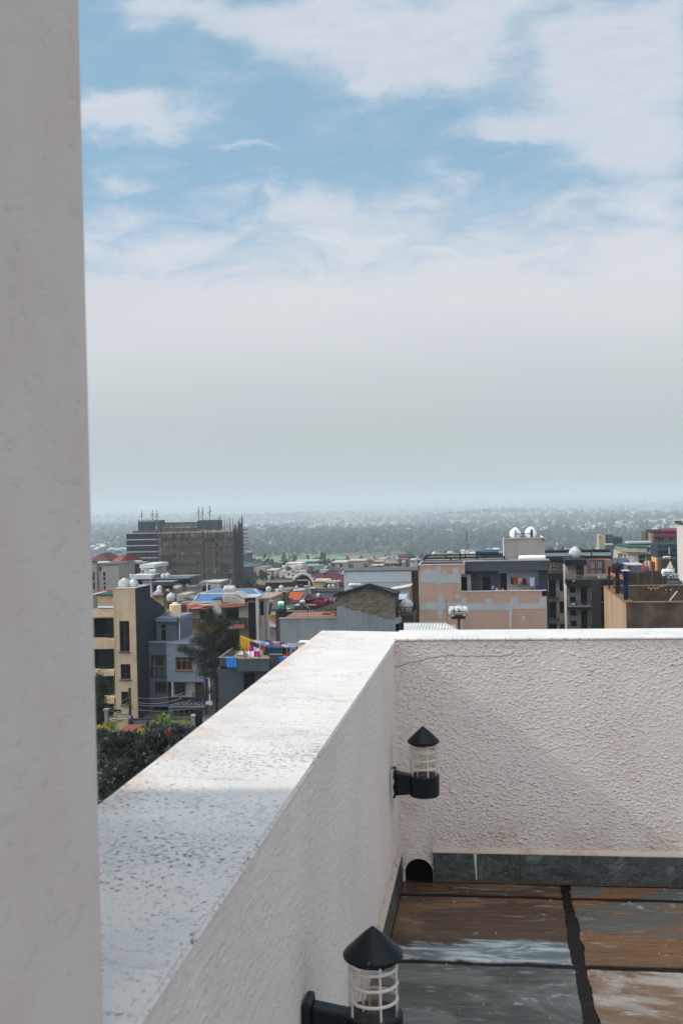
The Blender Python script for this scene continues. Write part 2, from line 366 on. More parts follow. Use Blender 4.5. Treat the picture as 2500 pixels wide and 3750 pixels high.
def stucco_rough():
    m, t, b = newmat('rough_cast_stucco'); p = t.pos(); c = alb('b5ada7', .62)
    X = t.xyz(p)
    g = t.noise(p, 1.7, 5, .6); col = t.mix(t.ramp(g, .3, .7), c, tuple(q * f for q, f in zip(c[:3], (.92, .89, .88))) + (1,))
    # damp brown stain in the corner and along the foot of the wall
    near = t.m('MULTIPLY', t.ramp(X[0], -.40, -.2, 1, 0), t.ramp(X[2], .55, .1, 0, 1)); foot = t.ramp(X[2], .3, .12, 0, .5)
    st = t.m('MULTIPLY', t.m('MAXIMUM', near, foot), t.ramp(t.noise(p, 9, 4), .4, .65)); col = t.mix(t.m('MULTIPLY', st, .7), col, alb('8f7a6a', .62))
    sk = t.m('MULTIPLY', t.ramp(X[2], .55, .99, 0, 1), t.ramp(t.noise(t.map(p, (9, 9, .7)), 1.2, 4, .6), .5, .72)); col = t.mix(t.m('MULTIPLY', sk, .15), col, alb('857a70', .62)); ft = t.m('MULTIPLY', t.ramp(X[2], .34, .12, 0, 1), t.ramp(t.noise(p, 7, 5, .65), .38, .66)); col = t.mix(t.m('MULTIPLY', ft, .35), col, alb('97836f', .62))
    crack_z = t.m('ADD', t.m('MULTIPLY', t.m('MINIMUM', t.m('ADD', X[0], .39), .18), .22), t.m('MULTIPLY', t.noise(t.map(p, (14, 0, 0)), 1, 5, .7), .035))
    cd = t.m('ABSOLUTE', t.m('SUBTRACT', X[2], t.m('ADD', crack_z, .868)))
    ck = t.m('MULTIPLY', t.ramp(cd, .0005, .002, 1, 0), t.ramp(X[0], .0, .14, 1, 0)); col = t.mix(t.m('MULTIPLY', ck, .75), col, alb('4a4340', .62))
    t.L.new(col, b.inputs['Base Color']); b.inputs['Roughness'].default_value = .78; b.inputs['Specular IOR Level'].default_value = .35
    n1 = t.noise(t.map(p, (70, 70, 104), (0, -.55, 0)), 1, 2, .5, .2); n2 = t.noise(p, 150, 3, .6, .2); n4 = t.noise(t.map(p, (42, 42, 68), (0, -.7, 0), (4, 1, 2)), 1, 2, .5, .2)
    fl = t.m('ADD', t.ramp(n1, .46, .78), t.m('MULTIPLY', t.ramp(n4, .50, .78), .8)); h = t.m('ADD', fl, t.m('MULTIPLY', n2, .25)); h = t.m('MULTIPLY', h, t.ramp(t.noise(p, 2.6, 3), .3, .65, .45, 1.1)); t.L.new(t.bump(t.m('SUBTRACT', h, ck), 1.0, .0042), b.inputs['Normal']); return m
def granite():
    m, t, b = newmat('white_granite'); p = t.pos(); X = t.xyz(p); c = alb('d0c9c1', .80)
    g = t.noise(p, 5, 5, .6); col = t.mix(t.ramp(g, .38, .66), c, alb('c4c0bb', .80)); 
    g3 = t.noise(t.map(p, (1, 1, 1), (0, 0, 0), (3, 1, 0)), 2.4, 3); col = t.mix(t.ramp(g3, .5, .75, 0, .5), col, alb('d0c7bb', .80))
    # outer edge weathering
    w = t.m('MULTIPLY', t.ramp(X[0], -.62, -.745, 0, 1), t.ramp(t.noise(p, 6, 4), .42, .62)); col = t.mix(t.m('MULTIPLY', w, .55), col, alb('b99a7c', .8))
    nr = t.ramp(X[1], 3.0, 1.7, .45, 1.0); rot = (0, 0, math.radians(22)); q = t.map(p, (92, 80, 1), rot)
    s1 = t.noise(q, 1, 2, .5, .3); cl = t.noise(p, 3.1, 3, .5); th = t.m('ADD', s1, t.m('MULTIPLY', t.m('SUBTRACT', cl, .5), .35))
    col = t.mix(t.m('MULTIPLY', t.ramp(th, .60, .69, 0, .95), nr), col, alb('5d4f4c', .8))
    s2 = t.noise(t.map(p, (120, 100, 1), rot, (5, 2, 0)), 1, 2, .5); col = t.mix(t.m('MULTIPLY', t.ramp(s2, .56, .72, 0, .6), nr), col, alb('7c7478', .8))
    v = t.noise(t.map(p, (2.2, 6, 1), (0, 0, math.radians(-25)), (1, .3, 0)), 1, 5, .7, .8); col = t.mix(t.ramp(t.m('ABSOLUTE', t.m('SUBTRACT', v, .52)), .0, .014, .45, 0), col, alb('6f7078', .8))
    t.L.new(col, b.inputs['Base Color']); b.inputs['Roughness'].default_value = .42; b.inputs['Specular IOR Level'].default_value = .35
    t.L.new(t.bump(t.noise(p, 70, 3), .12, .002), b.inputs['Normal']); return m
def slate_mat(seed, mode):
    m, t, b = newmat('slate_%s' % mode); p = t.map(t.pos(), (1, 1, 1), (0, 0, 0), (seed * 3.1, seed * 1.7, seed))
    n1 = t.noise(t.map(p, (.9, 1.7, 1), (0, 0, .35)), 1.7, 7, .62, 1.0); n2 = t.noise(t.map(p, (2.5, 9, 1), (0, 0, .4)), 1.3, 6, .7, 1.8); n3 = t.noise(p, 14, 5, .6)
    pal = {'brown': ('56402c', '3b2c21', '6a7274'), 'grey': ('50544f', '393936', '96989a'), 'mixed': ('5e4228', '454743', '85888a'), 'pale': ('8f857a', '664a33', 'a8a198'), 'dark': ('343b3b', '232828', '6d7676')}[mode]
    a, c, d = (alb(h, .50) for h in pal)
    col = t.mix(t.ramp(n1, .44, .53), a, c); col = t.mix(t.ramp(n2, .56, .70, 0, .85), col, d); col = t.mix(t.ramp(n3, .35, .7, 0, .35), col, tuple(q * .5 for q in a[:3]) + (1,))
    if mode == 'brown':  # grey slate patch on the nearer part, its pale sheen put into the colour
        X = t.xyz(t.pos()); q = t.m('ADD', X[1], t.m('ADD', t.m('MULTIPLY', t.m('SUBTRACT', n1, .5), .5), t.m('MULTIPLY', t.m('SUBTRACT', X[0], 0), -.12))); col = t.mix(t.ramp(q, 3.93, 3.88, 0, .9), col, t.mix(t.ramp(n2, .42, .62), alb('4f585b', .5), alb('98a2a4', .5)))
    t.L.new(col, b.inputs['Base Color']); t.put(b.inputs['Roughness'], t.ramp(n3, .3, .7, .07, .28)); b.inputs['Specular IOR Level'].default_value = .6
    h = t.m('ADD', t.m('ADD', t.m('MULTIPLY', n2, .7), t.m('MULTIPLY', n1, .8)), t.m('MULTIPLY', n3, .15)); t.L.new(t.bump(h, .6, .022), b.inputs['Normal']); return m
def skirt_mat():
    m, t, b = newmat('dark_slate_skirting'); p = t.pos(); n = t.noise(t.map(p, (5, 5, 9)), 1.2, 6, .65, 1.5)
    col = t.mix(t.ramp(n, .35, .6), alb('232827', .75), alb('3a4140', .75)); v = t.noise(t.map(p, (7, 7, 10), (0, .6, 0)), 1, 5, .7, 2.2)
    col = t.mix(t.ramp(t.m('ABSOLUTE', t.m('SUBTRACT', v, .5)), 0, .012, .6, 0), col, alb('7a8280', .75)); col = t.mix(t.ramp(t.noise(p, 6, 3, .5, 1), .62, .7, 0, .5), col, alb('6c7472', .75))
    X = t.xyz(p); col = t.mix(t.m('MULTIPLY', t.ramp(X[2], .03, .0, 0, .8), 1), col, alb('3a2a1a', .5))
    t.L.new(col, b.inputs['Base Color']); b.inputs['Roughness'].default_value = .38; t.L.new(t.bump(n, .4, .01), b.inputs['Normal']); return m
def mortar():
    m, t, b = newmat('stained_mortar'); p = t.pos(); n = t.noise(p, 11, 5, .65)
    t.L.new(t.mix(t.ramp(n, .5, .72), alb('a3968a', .75), alb('8e6a4a', .75)), b.inputs['Base Color']); b.inputs['Roughness'].default_value = .85; return m
M_fine = stucco_fine('fine_painted_stucco'); M_rough = stucco_rough(); M_gran = granite(); M_skirt = skirt_mat(); M_mort = mortar(); M_pil = stucco_pillar()
YN = -2.5; XR = 5.2
# building below the terrace
struct('terrace_slab', MB().box(XO + .01, XR, YN, YO - .01, -.5, -.012), P('8f8b86'))
o = thing('apartment_block', 'lower storeys of the pale block that carries the roof terrace', 'building', (1, 1, -19.3)); LOC[o.name] = (1, 1, -19.3)
obj('wall', MB().box(XO + .03, XR - .03, YN, YO - .03, -19.4, -.503), P('a9a49c'), o)
# left parapet: wall and coping
t = thing('left_parapet_wall', 'left parapet wall of smooth pale stucco running away under a speckled white stone coping', 'parapet wall', (XI, 2.5, 0))
obj('wall', MB().box(XO + .012, XI - .002, 1.082, YI, 0, ZC - .013), M_fine, t)
obj('coping', MB().prism([(XO, 1.079, ZC - .02), (XI, 1.079, ZC - .02), (XI, YI, ZC - .02), (XI - .004, YO, ZC - .02), (XO, YO, ZC - .012)], (0, 0, .012)), M_gran, t, bevel=.004)
obj('skirting', MB().box(XI, XI + .016, 1.09, YI - .018, .003, .128), M_skirt, t, bevel=.003)
obj('mortar_line', MB().prism([(XI - .001, 1.09, .128), (XI + .016, 1.09, .128), (XI + .012, 1.09, .133), (XI - .001, 1.09, .150)], (0, YI - 1.11, 0)), M_mort, t)
# back parapet with drain arch
t = thing('back_parapet_wall', 'rough stucco parapet wall across the far end of the terrace under a white stone coping', 'parapet wall', (1.5, YI, 0))
ax0, ax1 = -.376, -.262; ar = (ax1 - ax0) / 2; acx = (ax0 + ax1) / 2; az = .094 - ar
arch = [(ax1, YI, 0), (ax1, YI, az)] + [(acx + ar * math.cos(a), YI, az + ar * math.sin(a)) for a in np.linspace(0, math.pi, 15)[1:-1]] + [(ax0, YI, az), (ax0, YI, 0)]
out = [(XI - .002, YI, 0), (XI - .002, YI, ZC - .013), (XR, YI, ZC - .013), (XR, YI, 0)] + arch
obj('wall', MB().prism(out, (0, .2, 0)).box(XI - .002, XR, YI + .2, YO - .012, 0, ZC - .013), M_rough, t)
obj('drain_opening', MB().prism([(p[0], YI + .012, p[2] + .002) for p in arch], (0, .18, 0)), plain('101211', .9, 1.0), t)
obj('coping', MB().box(XI - .0035, XR, YI - .004, YO, ZC - .012, ZC - .0005), M_gran, t, bevel=.004)
for a, b_ in ((ax1 + .004, .0875), (.0895, .76), (.762, 1.5), (1.502, 2.2), (2.202, 3.5), (3.502, XR)):
    obj('skirting', MB().box(a, b_, YI - .016, YI, .003, .126), M_skirt, t, bevel=.003)
obj('mortar_line', MB().prism([(ax1, YI + .001, .126), (ax1, YI - .018, .126), (ax1, YI - .016, .131), (ax1, YI + .001, .145)], (XR - ax1, 0, 0)), M_mort, t)
obj('paint_drip', MB().prism([(-.115 + .02, YI - .0162, .124), (-.083, YI - .0162, .124), (-.085, YI - .0162, .08), (-.083, YI - .0162, .02), (-.087, YI - .0162, .02), (-.092, YI - .0162, .09)], (0, -.0015, 0)), plain('c9c4bd', .7), t)
# house wall that stands over the parapet on the left (with an unseen fin added outside to shade the coping)
mb = MB().box(-3.2, -.4035, YN, 1.078, 0, 4.2); mb.box(-3.2, XO - .012, 1.078, 1.905, -2, 4.2)
solo('house_corner_wall_with_fin', mb, M_pil, 'pitted pinkish grey plaster wall corner rising close up along the left edge', 'wall', (-.4, 1.0, 0), bevel=.006)
# terrace floor: grout bed and slate flags
m, tt, b = newmat('dark_wet_grout'); n = tt.noise(tt.pos(), 20, 5); tt.L.new(tt.mix(n, alb('120f0c', 1.2), alb('241c16', 1.2)), b.inputs['Base Color']); b.inputs['Roughness'].default_value = .45; b.inputs['Specular IOR Level'].default_value = .2; tt.L.new(tt.bump(n, .6, .01), b.inputs['Normal'])
struct('floor_bed', MB().box(XI - .001, XR, YN, YI, -.012, -.001), m)
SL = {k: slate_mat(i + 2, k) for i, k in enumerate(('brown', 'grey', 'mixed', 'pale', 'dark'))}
keys = list(SL); fl = MB()
xe = [XI + .019, .262, .885, 1.5, 2.15, 2.8, 3.45, 4.1, 4.8, XR - .01]; ye = [YI - .02, 4.31, 3.68, 3.07, 2.46, 1.85, 1.24, .63, .02, -.6, -1.2, -1.8, -2.45]
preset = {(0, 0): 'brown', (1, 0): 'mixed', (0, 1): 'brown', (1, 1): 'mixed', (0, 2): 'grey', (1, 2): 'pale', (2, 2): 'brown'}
for i in range(len(xe) - 1):
    for j in range(len(ye) - 1):
        a, b_ = xe[i] + (.0 if i == 0 else .023), xe[i + 1] - .02; c, d = ye[j + 1] + .02, ye[j] - (.0 if j == 0 else .02)
        pts = []; rr = random.Random(i * 31 + j * 7 + 1)
        def edge(p, q, k, lim):
            K = [rr.uniform(-1, 1) for _ in range(9)]; jit = lambda s, a: a * (float(np.interp(s / k * 8, range(9), K)) + .3 * rr.uniform(-1, 1))
            for s in range(k):
                f = s / k; pts.append((p[0] + (q[0] - p[0]) * f + (0 if lim == 'x' else jit(s, .007)), p[1] + (q[1] - p[1]) * f + (0 if lim == 'y' else jit(s, .006)), 0))
        k = 40
        edge((a, c), (b_, c), k, 'q'); edge((b_, c), (b_, d), k, 'q'); edge((b_, d), (a, d), k, 'y' if j == 0 else 'q'); edge((a, d), (a, c), k, 'x' if i == 0 else 'q')
        pts = [(min(max(x, XI + .0005), XR), min(y, YI - .0005), .003 + rr.uniform(0, .002)) for x, y, z in pts]; zz = pts[0][2]
        pts = [(x, y, zz) for x, y, _ in pts]
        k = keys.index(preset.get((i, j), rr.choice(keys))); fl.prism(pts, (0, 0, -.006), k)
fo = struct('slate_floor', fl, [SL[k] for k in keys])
def thin_glass(t, b, tint):
    tr = t.n('ShaderNodeBsdfTransparent'); tr.inputs[0].default_value = tint; gl = t.n('ShaderNodeBsdfGlossy'); gl.inputs['Roughness'].default_value = .06
    fr_ = t.n('ShaderNodeFresnel'); fr_.inputs[0].default_value = 1.3; ge = t.n('ShaderNodeNewGeometry'); fr = t.N.new('ShaderNodeMath'); fr.operation = 'MULTIPLY'; t.L.new(fr_.outputs[0], fr.inputs[0]); t.L.new(t.m('SUBTRACT', 1.0, ge.outputs['Backfacing']), fr.inputs[1]); df = t.n('ShaderNodeBsdfDiffuse'); df.inputs[0].default_value = (.85, .82, .78, 1)
    m1 = t.n('ShaderNodeMixShader'); t.L.new(fr.outputs[0], m1.inputs[0]); t.L.new(tr.outputs[0], m1.inputs[1]); t.L.new(gl.outputs[0], m1.inputs[2])
    m2 = t.n('ShaderNodeMixShader'); m2.inputs[0].default_value = .045; t.L.new(m1.outputs[0], m2.inputs[1]); t.L.new(df.outputs[0], m2.inputs[2]); t.L.new(m2.outputs[0], t.N['Material Output'].inputs[0])
# ------------------------------------------------------------------ wall lanterns
def lantern(y, label, worn=False, cx=-.272, cz=.427, gh=.122):
    x0 = XI; R = .0575
    t = thing('wall_lantern', label, 'wall lamp', (x0, y, cz), 'black bulkhead lanterns on the left parapet')
    m, tt, b = newmat('black_lamp_paint'); n = tt.noise(tt.pos(), 34, 4, .6, 1); tt.L.new(tt.mix(tt.ramp(n, .66, .72, 0, .45), (.008, .011, .013, 1), (.16, .19, .19, 1)), b.inputs['Base Color']); b.inputs['Roughness'].default_value = .38; b.inputs['Specular IOR Level'].default_value = .22
    blk = m
    pl = MB().lathe((x0 + .001, y, cz + .075), [(.046, 0), (.046, .010), (.040, .016)], 24, 'x'); obj('back_plate', MB().box(x0 + .001, x0 + .019, y - .034, y + .034, cz - .005, cz + .105), blk, t, bevel=.006)
    if worn: obj('paint_smear', MB().prism([(x0 + .0005, y - .0365, cz - .02), (x0 + .0005, y - .0365, cz + .11), (x0 + .014, y - .0365, cz + .108), (x0 + .009, y - .0365, cz + .08), (x0 + .015, y - .0365, cz + .06), (x0 + .008, y - .0365, cz + .04), (x0 + .013, y - .0365, cz + .015)], (0, .002, 0)), plain('b8b5b0', .8), t)
    ar = MB(); xa, xb = x0 + .018, cx - R + .012
    for (z0, z1, q0, q1) in ((cz + .002, cz + .092, cz + .008, cz + .078),):
        ar.add([(xa, y - .022, z0), (xa, y + .022, z0), (xa, y + .022, z1), (xa, y - .022, z1), (xb, y - .022, q0), (xb, y + .022, q0), (xb, y + .022, q1), (xb, y - .022, q1)],
               [(0, 1, 2, 3), (7, 6, 5, 4), (0, 4, 5, 1), (1, 5, 6, 2), (2, 6, 7, 3), (3, 7, 4, 0)])
    obj('arm', ar, blk, t, bevel=.004)
    obj('base_cup', MB().lathe((cx, y, cz), [(R * .5, -.002), (R - .004, 0), (R, .004), (R + .001, .077), (R - .002, .08), (R - .006, .08), (R - .006, .06), (.001, .06)], 40), blk, t, 40)
    zg = cz + .08
    m, tt, b = newmat('smoked_lamp_glass'); thin_glass(tt, b, (.91, .88, .84, 1))
    gl = MB().lathe((cx, y, zg - .01), [(R - .005, 0), (R - .0045, gh + .002), (R - .0065, gh + .002), (R - .007, 0)], 40); gl.f = [f for f in gl.f[:40] if len(f) == 4]; gl.m = [0] * len(gl.f)
    obj('glass_cylinder', gl, m, t, 40)
    zk = zg + gh
    obj('lamp_cap', MB().lathe((cx, y, zk), [(.001, -.004), (R - .010, -.006), (R - .008, -.001), (R - .003, 0), (R + .003, .003), (R + .004, .009), (R, .015), (.020, .050), (.004, .063), (.0005, .065)], 48), blk, t, 32)
    cm = plain('f0ece6', .3, .9); cage = obj('guard_cage', MB(), cm, t) if False else None
    cg = MB(); rc = .047
    for z in (.028, .060, .092): cg.path([(cx + rc * math.cos(a), y + rc * math.sin(a), zg + z) for a in np.linspace(0, 2 * math.pi, 33)[:-1]], .0034, 6, True)
    for a in (.35, 2.2, 3.6, 5.1): cg.tube((cx + rc * math.cos(a), y + rc * math.sin(a), zg - .018), (cx + rc * math.cos(a), y + rc * math.sin(a), zk - .003), .0023, 8)
    obj('guard_cage', cg, cm, t, 50)
    gm, tt, b = newmat('bulb_glass'); thin_glass(tt, b, (.97, .96, .94, 1))
    bu = obj('light_bulb', MB().lathe((cx, y, zg - .012), [(.010, 0), (.012, .02), (.020, .04), (.021, .055), (.014, .068), (.0005, .074)], 20), gm, t, 60)
    fm = plain('d0762c', .5, .55); fl = MB()
    for dx in (-.010, .010): fl.tube((cx + dx, y, zg + .012), (cx + dx * .8, y, zg + .046), .0018, 6)
    obj('filament', fl, fm, bu)
    obj('lamp_socket', MB().lathe((cx, y, cz + .058), [(.015, 0), (.015, .018), (.011, .022)], 16), plain('22211f', .5), t, 40)
    return t
lantern(4.2, 'far black wall lantern with chipped white paint on its bracket, in the terrace corner', True)
lantern(2.2, 'near black wall lantern in the foreground with a conical cap and wire guard', False, -.254, .440, .110)
# thin floor debris: a few pale grit specks
g = MB()
for i in range(70):
    x, y = random.uniform(-.36, 1.2), random.uniform(3.1, 4.44); s = random.uniform(.0008, .0022); g.box(x - s, x + s, y - s, y + s, .005, .005 + s)
tag(obj('grit', g, plain('c9c5bf', .8)), 'pale grit specks scattered on the dark slate floor', 'grit', kind='stuff')
# =================================================================== ground
def ground():
    xs = np.concatenate([np.linspace(-17000, -2600, 15), np.linspace(-2200, 2200, 45), np.linspace(2600, 17000, 15)])
    ys = np.concatenate([[-390, -100], np.linspace(0, 600, 13), np.linspace(700, 3000, 24), np.linspace(3200, 9000, 30), np.linspace(9500, 24500, 26)])
    vs = [(x, y, G(x, y)) for y in ys for x in xs]; n = len(xs)
    fs = [(j * n + i, j * n + i + 1, (j + 1) * n + i + 1, (j + 1) * n + i) for j in range(len(ys) - 1) for i in range(n - 1)]
    m, t, b = newmat('earth_and_fields'); p = t.pos()
    n1 = t.noise(p, .0035, 6, .6); n2 = t.noise(t.map(p, (.006, .02, 1)), 1, 5, .6); n3 = t.noise(p, .15, 5, .6)
    col = t.mix(t.ramp(n1, .42, .6), (.045, .06, .035, 1), (.15, .17, .09, 1)); col = t.mix(t.ramp(n2, .5, .68), col, (.15, .13, .10, 1))
    col = t.mix(t.ramp(n3, .4, .7, 0, .5), col, (.12, .10, .08, 1)); town = t.ramp(t.xyz(p)[1], 900, 500); col = t.mix(t.m('MULTIPLY', town, t.ramp(t.noise(p, .05, 4), .3, .55, .5, 1)), col, (.11, .095, .08, 1)); t.L.new(col, b.inputs['Base Color']); b.inputs['Roughness'].default_value = .95
    struct('ground', MB().add(vs, fs), m, 60)
ground()
WHT = P('c6c8c8', .8, .1, .8, True, .72)
TANKW = P('dcdfe0', .45, .08, 3, False, .78)
# =================================================================== cream house on the left
b = Bd('B', 105, 'cream four storey house with a dark blue-grey side wall, left beside the grey siding house', 'house', 'cream_house', ref=(350, 1050))
crm = P('b6a488', .85, .10, .7); dkb = P('2c343c', .8, .12, .6)
X0, X1, Z0, Z1 = b.r(256, 13, 437, None)
x1 = W('A', 438, 1000, 105)[0]
b.wall('stair_tower', 258, 13, 436.5, None, crm, 0, 4.6, [(310, 278, 392, 530, 'reveal'), (318, 632, 400, 757, 'reveal'), (324, 857, 405, 968, 'reveal')], .2)
zt = lambda zx, zy, Y: W('A', zx, zy, Y)[2]
xs = W('B', 438, 300, 105)[0]
prof = [(xs, 105.05, b.g - .3), (xs, 105.05, zt(436, 797, 105) + .05), (xs, 109.6, zt(545, 770, 109.6)), (xs, 109.6, zt(548, 862, 109.6)), (xs, 114.5, zt(657, 948, 114.5)), (xs, 114.5, b.g - .3)]
obj('side_wall', MB().prism(prof, (.16, 0, 0)), dkb, b.o)
b.wall('side_wing', 30, 250, 262, None, crm, 1.6, 3, [(75, 252, 262, 425, 'hole'), (75, 507, 262, 682, 'hole'), (75, 732, 262, 900, 'hole'), (75, 955, 262, 1075, 'hole')], 1.2)
for (y0, y1) in ((425, 508), (682, 730), (900, 955)):
    b.box('balcony_front', 40, y0, 210, y1, crm, .35, 1.2); b.box('balcony_pier', 209, y0 + 3, 266, y1 - 2, crm, -.05, 1.4)
for (y0, y1) in ((252, 425), (507, 682), (732, 898)): b.win(205 if y0 == 252 else 150, y0 + 4, 258, y1 - 4, 'dark', 1.3)
for (y0, y1) in ((388, 424), (650, 680), (868, 898)): b.rail(75, y0, 262, y1, .6, 10, plain('34353a'), .015)
b.box('edge_trim', 257, 12, 262, None, P('c2b190'), -.04, .04)
b.poly('awning', [(60, 250, 0), (262, 245, 0), (260, 170, 4), (115, 172, 4), (60, 195, 4)], corrugated('977e5e', 'x', .3), (0, 0, -.08))
b.poly('roof_sheet', [(128, 170, 3.6), (262, 168, 3.6), (260, 153, 5), (135, 154, 5)], corrugated('a9bccb', 'x', .3), (0, 0, -.05))
b.box('rear_room', 130, 62, 258, 156, P('a8946c'), 5.2, 4); b.poly('rear_roof', [(125, 62, 5), (260, 61, 5), (258, 32, 9), (160, 50, 9)], plain('1f4034', .5), (0, 0, -.12))
b.box('tower_cap', 256, 9, 440, 13.5, P('a7a49c'), -.06, 4.7)
b.poly('side_coping', [(437, 11, 0), (441, 11, 0), (547, -15, 4.6), (541, -15, 4.6)], P('b7b4ae'), (0, 0, -.1))
b.rail(0, 0, 0, 0, 0, 1) if False else None
tankp('H1', 795, 787, 960, 925, 107.2, 'large white tank with a hatch, right one behind the cream tower parapet', 'y')
tankp('H1', 622, 828, 810, 925, 106.9, 'large white tank, left one behind the cream tower parapet', 'y')
# =================================================================== blue-grey siding house
b = Bd('B', 108, 'blue grey siding house with brown framed windows behind the dark feathery tree', 'house', 'siding_house', ref=(700, 1085))
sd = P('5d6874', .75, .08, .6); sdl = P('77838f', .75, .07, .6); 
def siding(h):
    kk = ('sid', h)
    if kk in MATS: return MATS[kk]
    m, t, bb = newmat('board_siding_' + h); p = t.pos(); z = t.xyz(p)[2]; w_ = t.m('FRACT', t.m('DIVIDE', z, .78)); c = alb(h)
    n = t.noise(p, .8, 5); col = t.mix(t.ramp(n, .35, .7), c, tuple(q * .88 for q in c[:3]) + (1,)); col = t.mix(t.ramp(w_, .035, .0, 0, .6), col, tuple(q * .45 for q in c[:3]) + (1,))
    t.L.new(col, bb.inputs['Base Color']); bb.inputs['Roughness'].default_value = .7; t.L.new(t.bump(t.ramp(w_, 0, .06), .6, .02), bb.inputs['Normal']); MATS[kk] = m; return m
b.wall('penthouse_wall', 612, 268, 800, 470, siding('5c6673'), 2.5, 5, [(640, 300, 694, 452, 'door')])
b.poly('penthouse_side', [(798, 268, 2.5), (868, 250, 7.5), (868, 470, 7.5), (798, 470, 2.5)], siding('6e7b88'), (-.15, 0, 0))
b.box('roof_slab', 606, 252, 792, 284, sdl, 2.0, 5.5); b.poly('slab_side', [(792, 252, 2.0), (868, 222, 7.5), (868, 252, 7.5), (792, 286, 2.0)], sdl, (-.15, 0, 0))
b.poly('white_frame', [(797, 290, 2.4), (803, 290, 2.4), (803, 465, 2.4), (797, 465, 2.4)], WHT, (0, .1, 0))
b.wall('left_block', 546, 455, 702, None, siding('56606c'), 0.6, 8, [(568, 560, 700, 742, 'hole'), (602, 778, 698, 880, 'brown'), (580, 982, 712, 1086, 'hole')], .9)
b.box('recess_wall', 570, 562, 698, 740, P('6b7178'), 1.3, .1); b.win(606, 562, 672, 642, 'brown3', 1.25)
b.rail(568, 668, 702, 742, .5, 3, plain('202024'), .03, 3)
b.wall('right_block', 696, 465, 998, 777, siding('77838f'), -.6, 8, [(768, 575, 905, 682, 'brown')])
b.box('ground_block', 712, 985, 1000, None, siding('6b7884'), -.6, 8); b.win(745, 1000, 938, 1088, 'bars', -.62)
b.box('white_recess', 735, 777, 990, 905, P('b4b6b8'), .6, 5); b.win(755, 780, 852, 884, 'brown3', .55); b.win(930, 780, 988, 905, 'brown3', .55)
b.box('porch_post', 735, 777, 751, 905, P('a9adb1'), -.5, .5); b.box('porch_post', 988, 777, 1000, 905, P('a9adb1'), -.5, .5)
b.box('balcony_slab', 708, 975, 1006, 986, P('8f9396'), -1.6, 3); b.rail(710, 905, 1006, 975, -1.6, 14, plain('1e1e20'), .028, 3, style='orn')
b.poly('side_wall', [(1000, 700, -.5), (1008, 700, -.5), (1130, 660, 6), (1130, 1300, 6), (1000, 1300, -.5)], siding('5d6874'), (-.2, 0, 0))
b.poly('side_window', [(1015, 745, 0), (1022, 745, 0), (1022, 965, 0), (1015, 970, 0)], WHT, (.03, .0, .03)); b.box('side_window_frame', 1014, 745, 1046, 752, WHT, -.3, .1); b.box('side_window_frame', 1042, 745, 1050, 960, WHT, -.3, .1); b.box('side_window_sill', 1014, 940, 1066, 968, WHT, -.35, .3)
b.box('parapet_cap', 546, 450, 752, 457, P('8b9197'), .5, .6); b.box('parapet_cap', 696, 461, 1000, 468, P('8b9197'), -.7, .6)
b.box('roof_terrace', 560, 455, 990, 462, P('6b6f72'), .9, 6)
obj('drain_pipe', MB().tube(W('B', 552, 520, 108.5), W('B', 562, 1080, 108.5), .06), plain('4e5660'), b.o)
tankp('H2', 325, 655, 538, 938, 112, 'beige ribbed upright tank on the siding house roof', 'z', mat=P('c4b294', .6, .1, 4, True, .7))
solo('roof_debris', (lambda mb: [mb.tube(W('B', 655 + i * 9, 236 - i * 2, 112 + i * .2), W('B', 715 + i * 5, 205 - i * 4, 112.5), .06, 5) for i in range(5)] and mb)(MB()), plain('8b8a86'), 'pile of pale poles and scrap lying on the siding house roof', 'scrap pile')
# washing on the siding house small white box
# =================================================================== boundary walls, gate, pole, sign
b = Bd('B', 98, 'low blue grey garden wall with a capped gate pillar in front of the siding house', 'garden wall', 'garden_wall', ref=(650, 1160))
b.box('wall', 408, 1088, 895, None, P('7a8087'), 0, .3); b.box('coping', 406, 1083, 897, 1090, plain('2c2d30'), -.05, .4)
b.box('pillar', 893, 1062, 926, None, P('8b9096'), -.1, .5); b.box('pillar_cap', 889, 1053, 930, 1064, P('9aa0a5'), -.2, .7)
b = Bd('B', 98, 'black iron gate between the capped pillar and the siding house', 'gate', 'iron_gate', ref=(955, 1150)); mb = MB()
for i in range(12): mb.tube(W('B', 930 + i * 5, 1005, 98.2), W('B', 931 + i * 5, 1170, 98.2), .05, 5)
obj('bars', mb, plain('1c1a18'), b.o); b.box('panel', 928, 1080, 986, 1180, plain('3a3122'), .4, .06)
b = Bd('B', 97, 'cream garden wall topped by a white scrollwork grille beside the power pole', 'garden wall', 'garden_wall', ref=(300, 1160))
b.box('wall', 208, 1078, 382, None, P('ad9b73'), 0, .3); b.rail(268, 1038, 382, 1078, .1, 12, plain('b0b0aa', k=1.5), .03, 1, style='orn', name='grille'); b.box('pillar', 379, 1065, 408, None, P('4f5052'), -.05, .5)
b.poly('ramp_wall', [(382, 1060, .3), (460, 1002, 6), (460, 1085, 6), (382, 1085, .3)], P('8b8471'), (0, .2, 0))
pl = MB(); pa = W('B', 393, 826, 96); pb = W('B', 403, 1200, 96); pl.tube((pa[0], 96, -19.4), (pa[0], 96, pa[2]), .13, 10, .11)
o = thing('power_pole', 'dark wooden power pole in front of the cream house corner', 'power pole', (pa[0], 96, -19.3)); obj('pole', pl, plain('3a2c26', .8), o, 40)
mb = MB()
for dz in (.1, .9, 1.3, 2.2): mb.tube((pa[0] - .16, 95.9, pa[2] - dz), (pa[0] + .2, 95.9, pa[2] - dz), .03, 5)
obj('insulator', mb, plain('4a4440'), o)
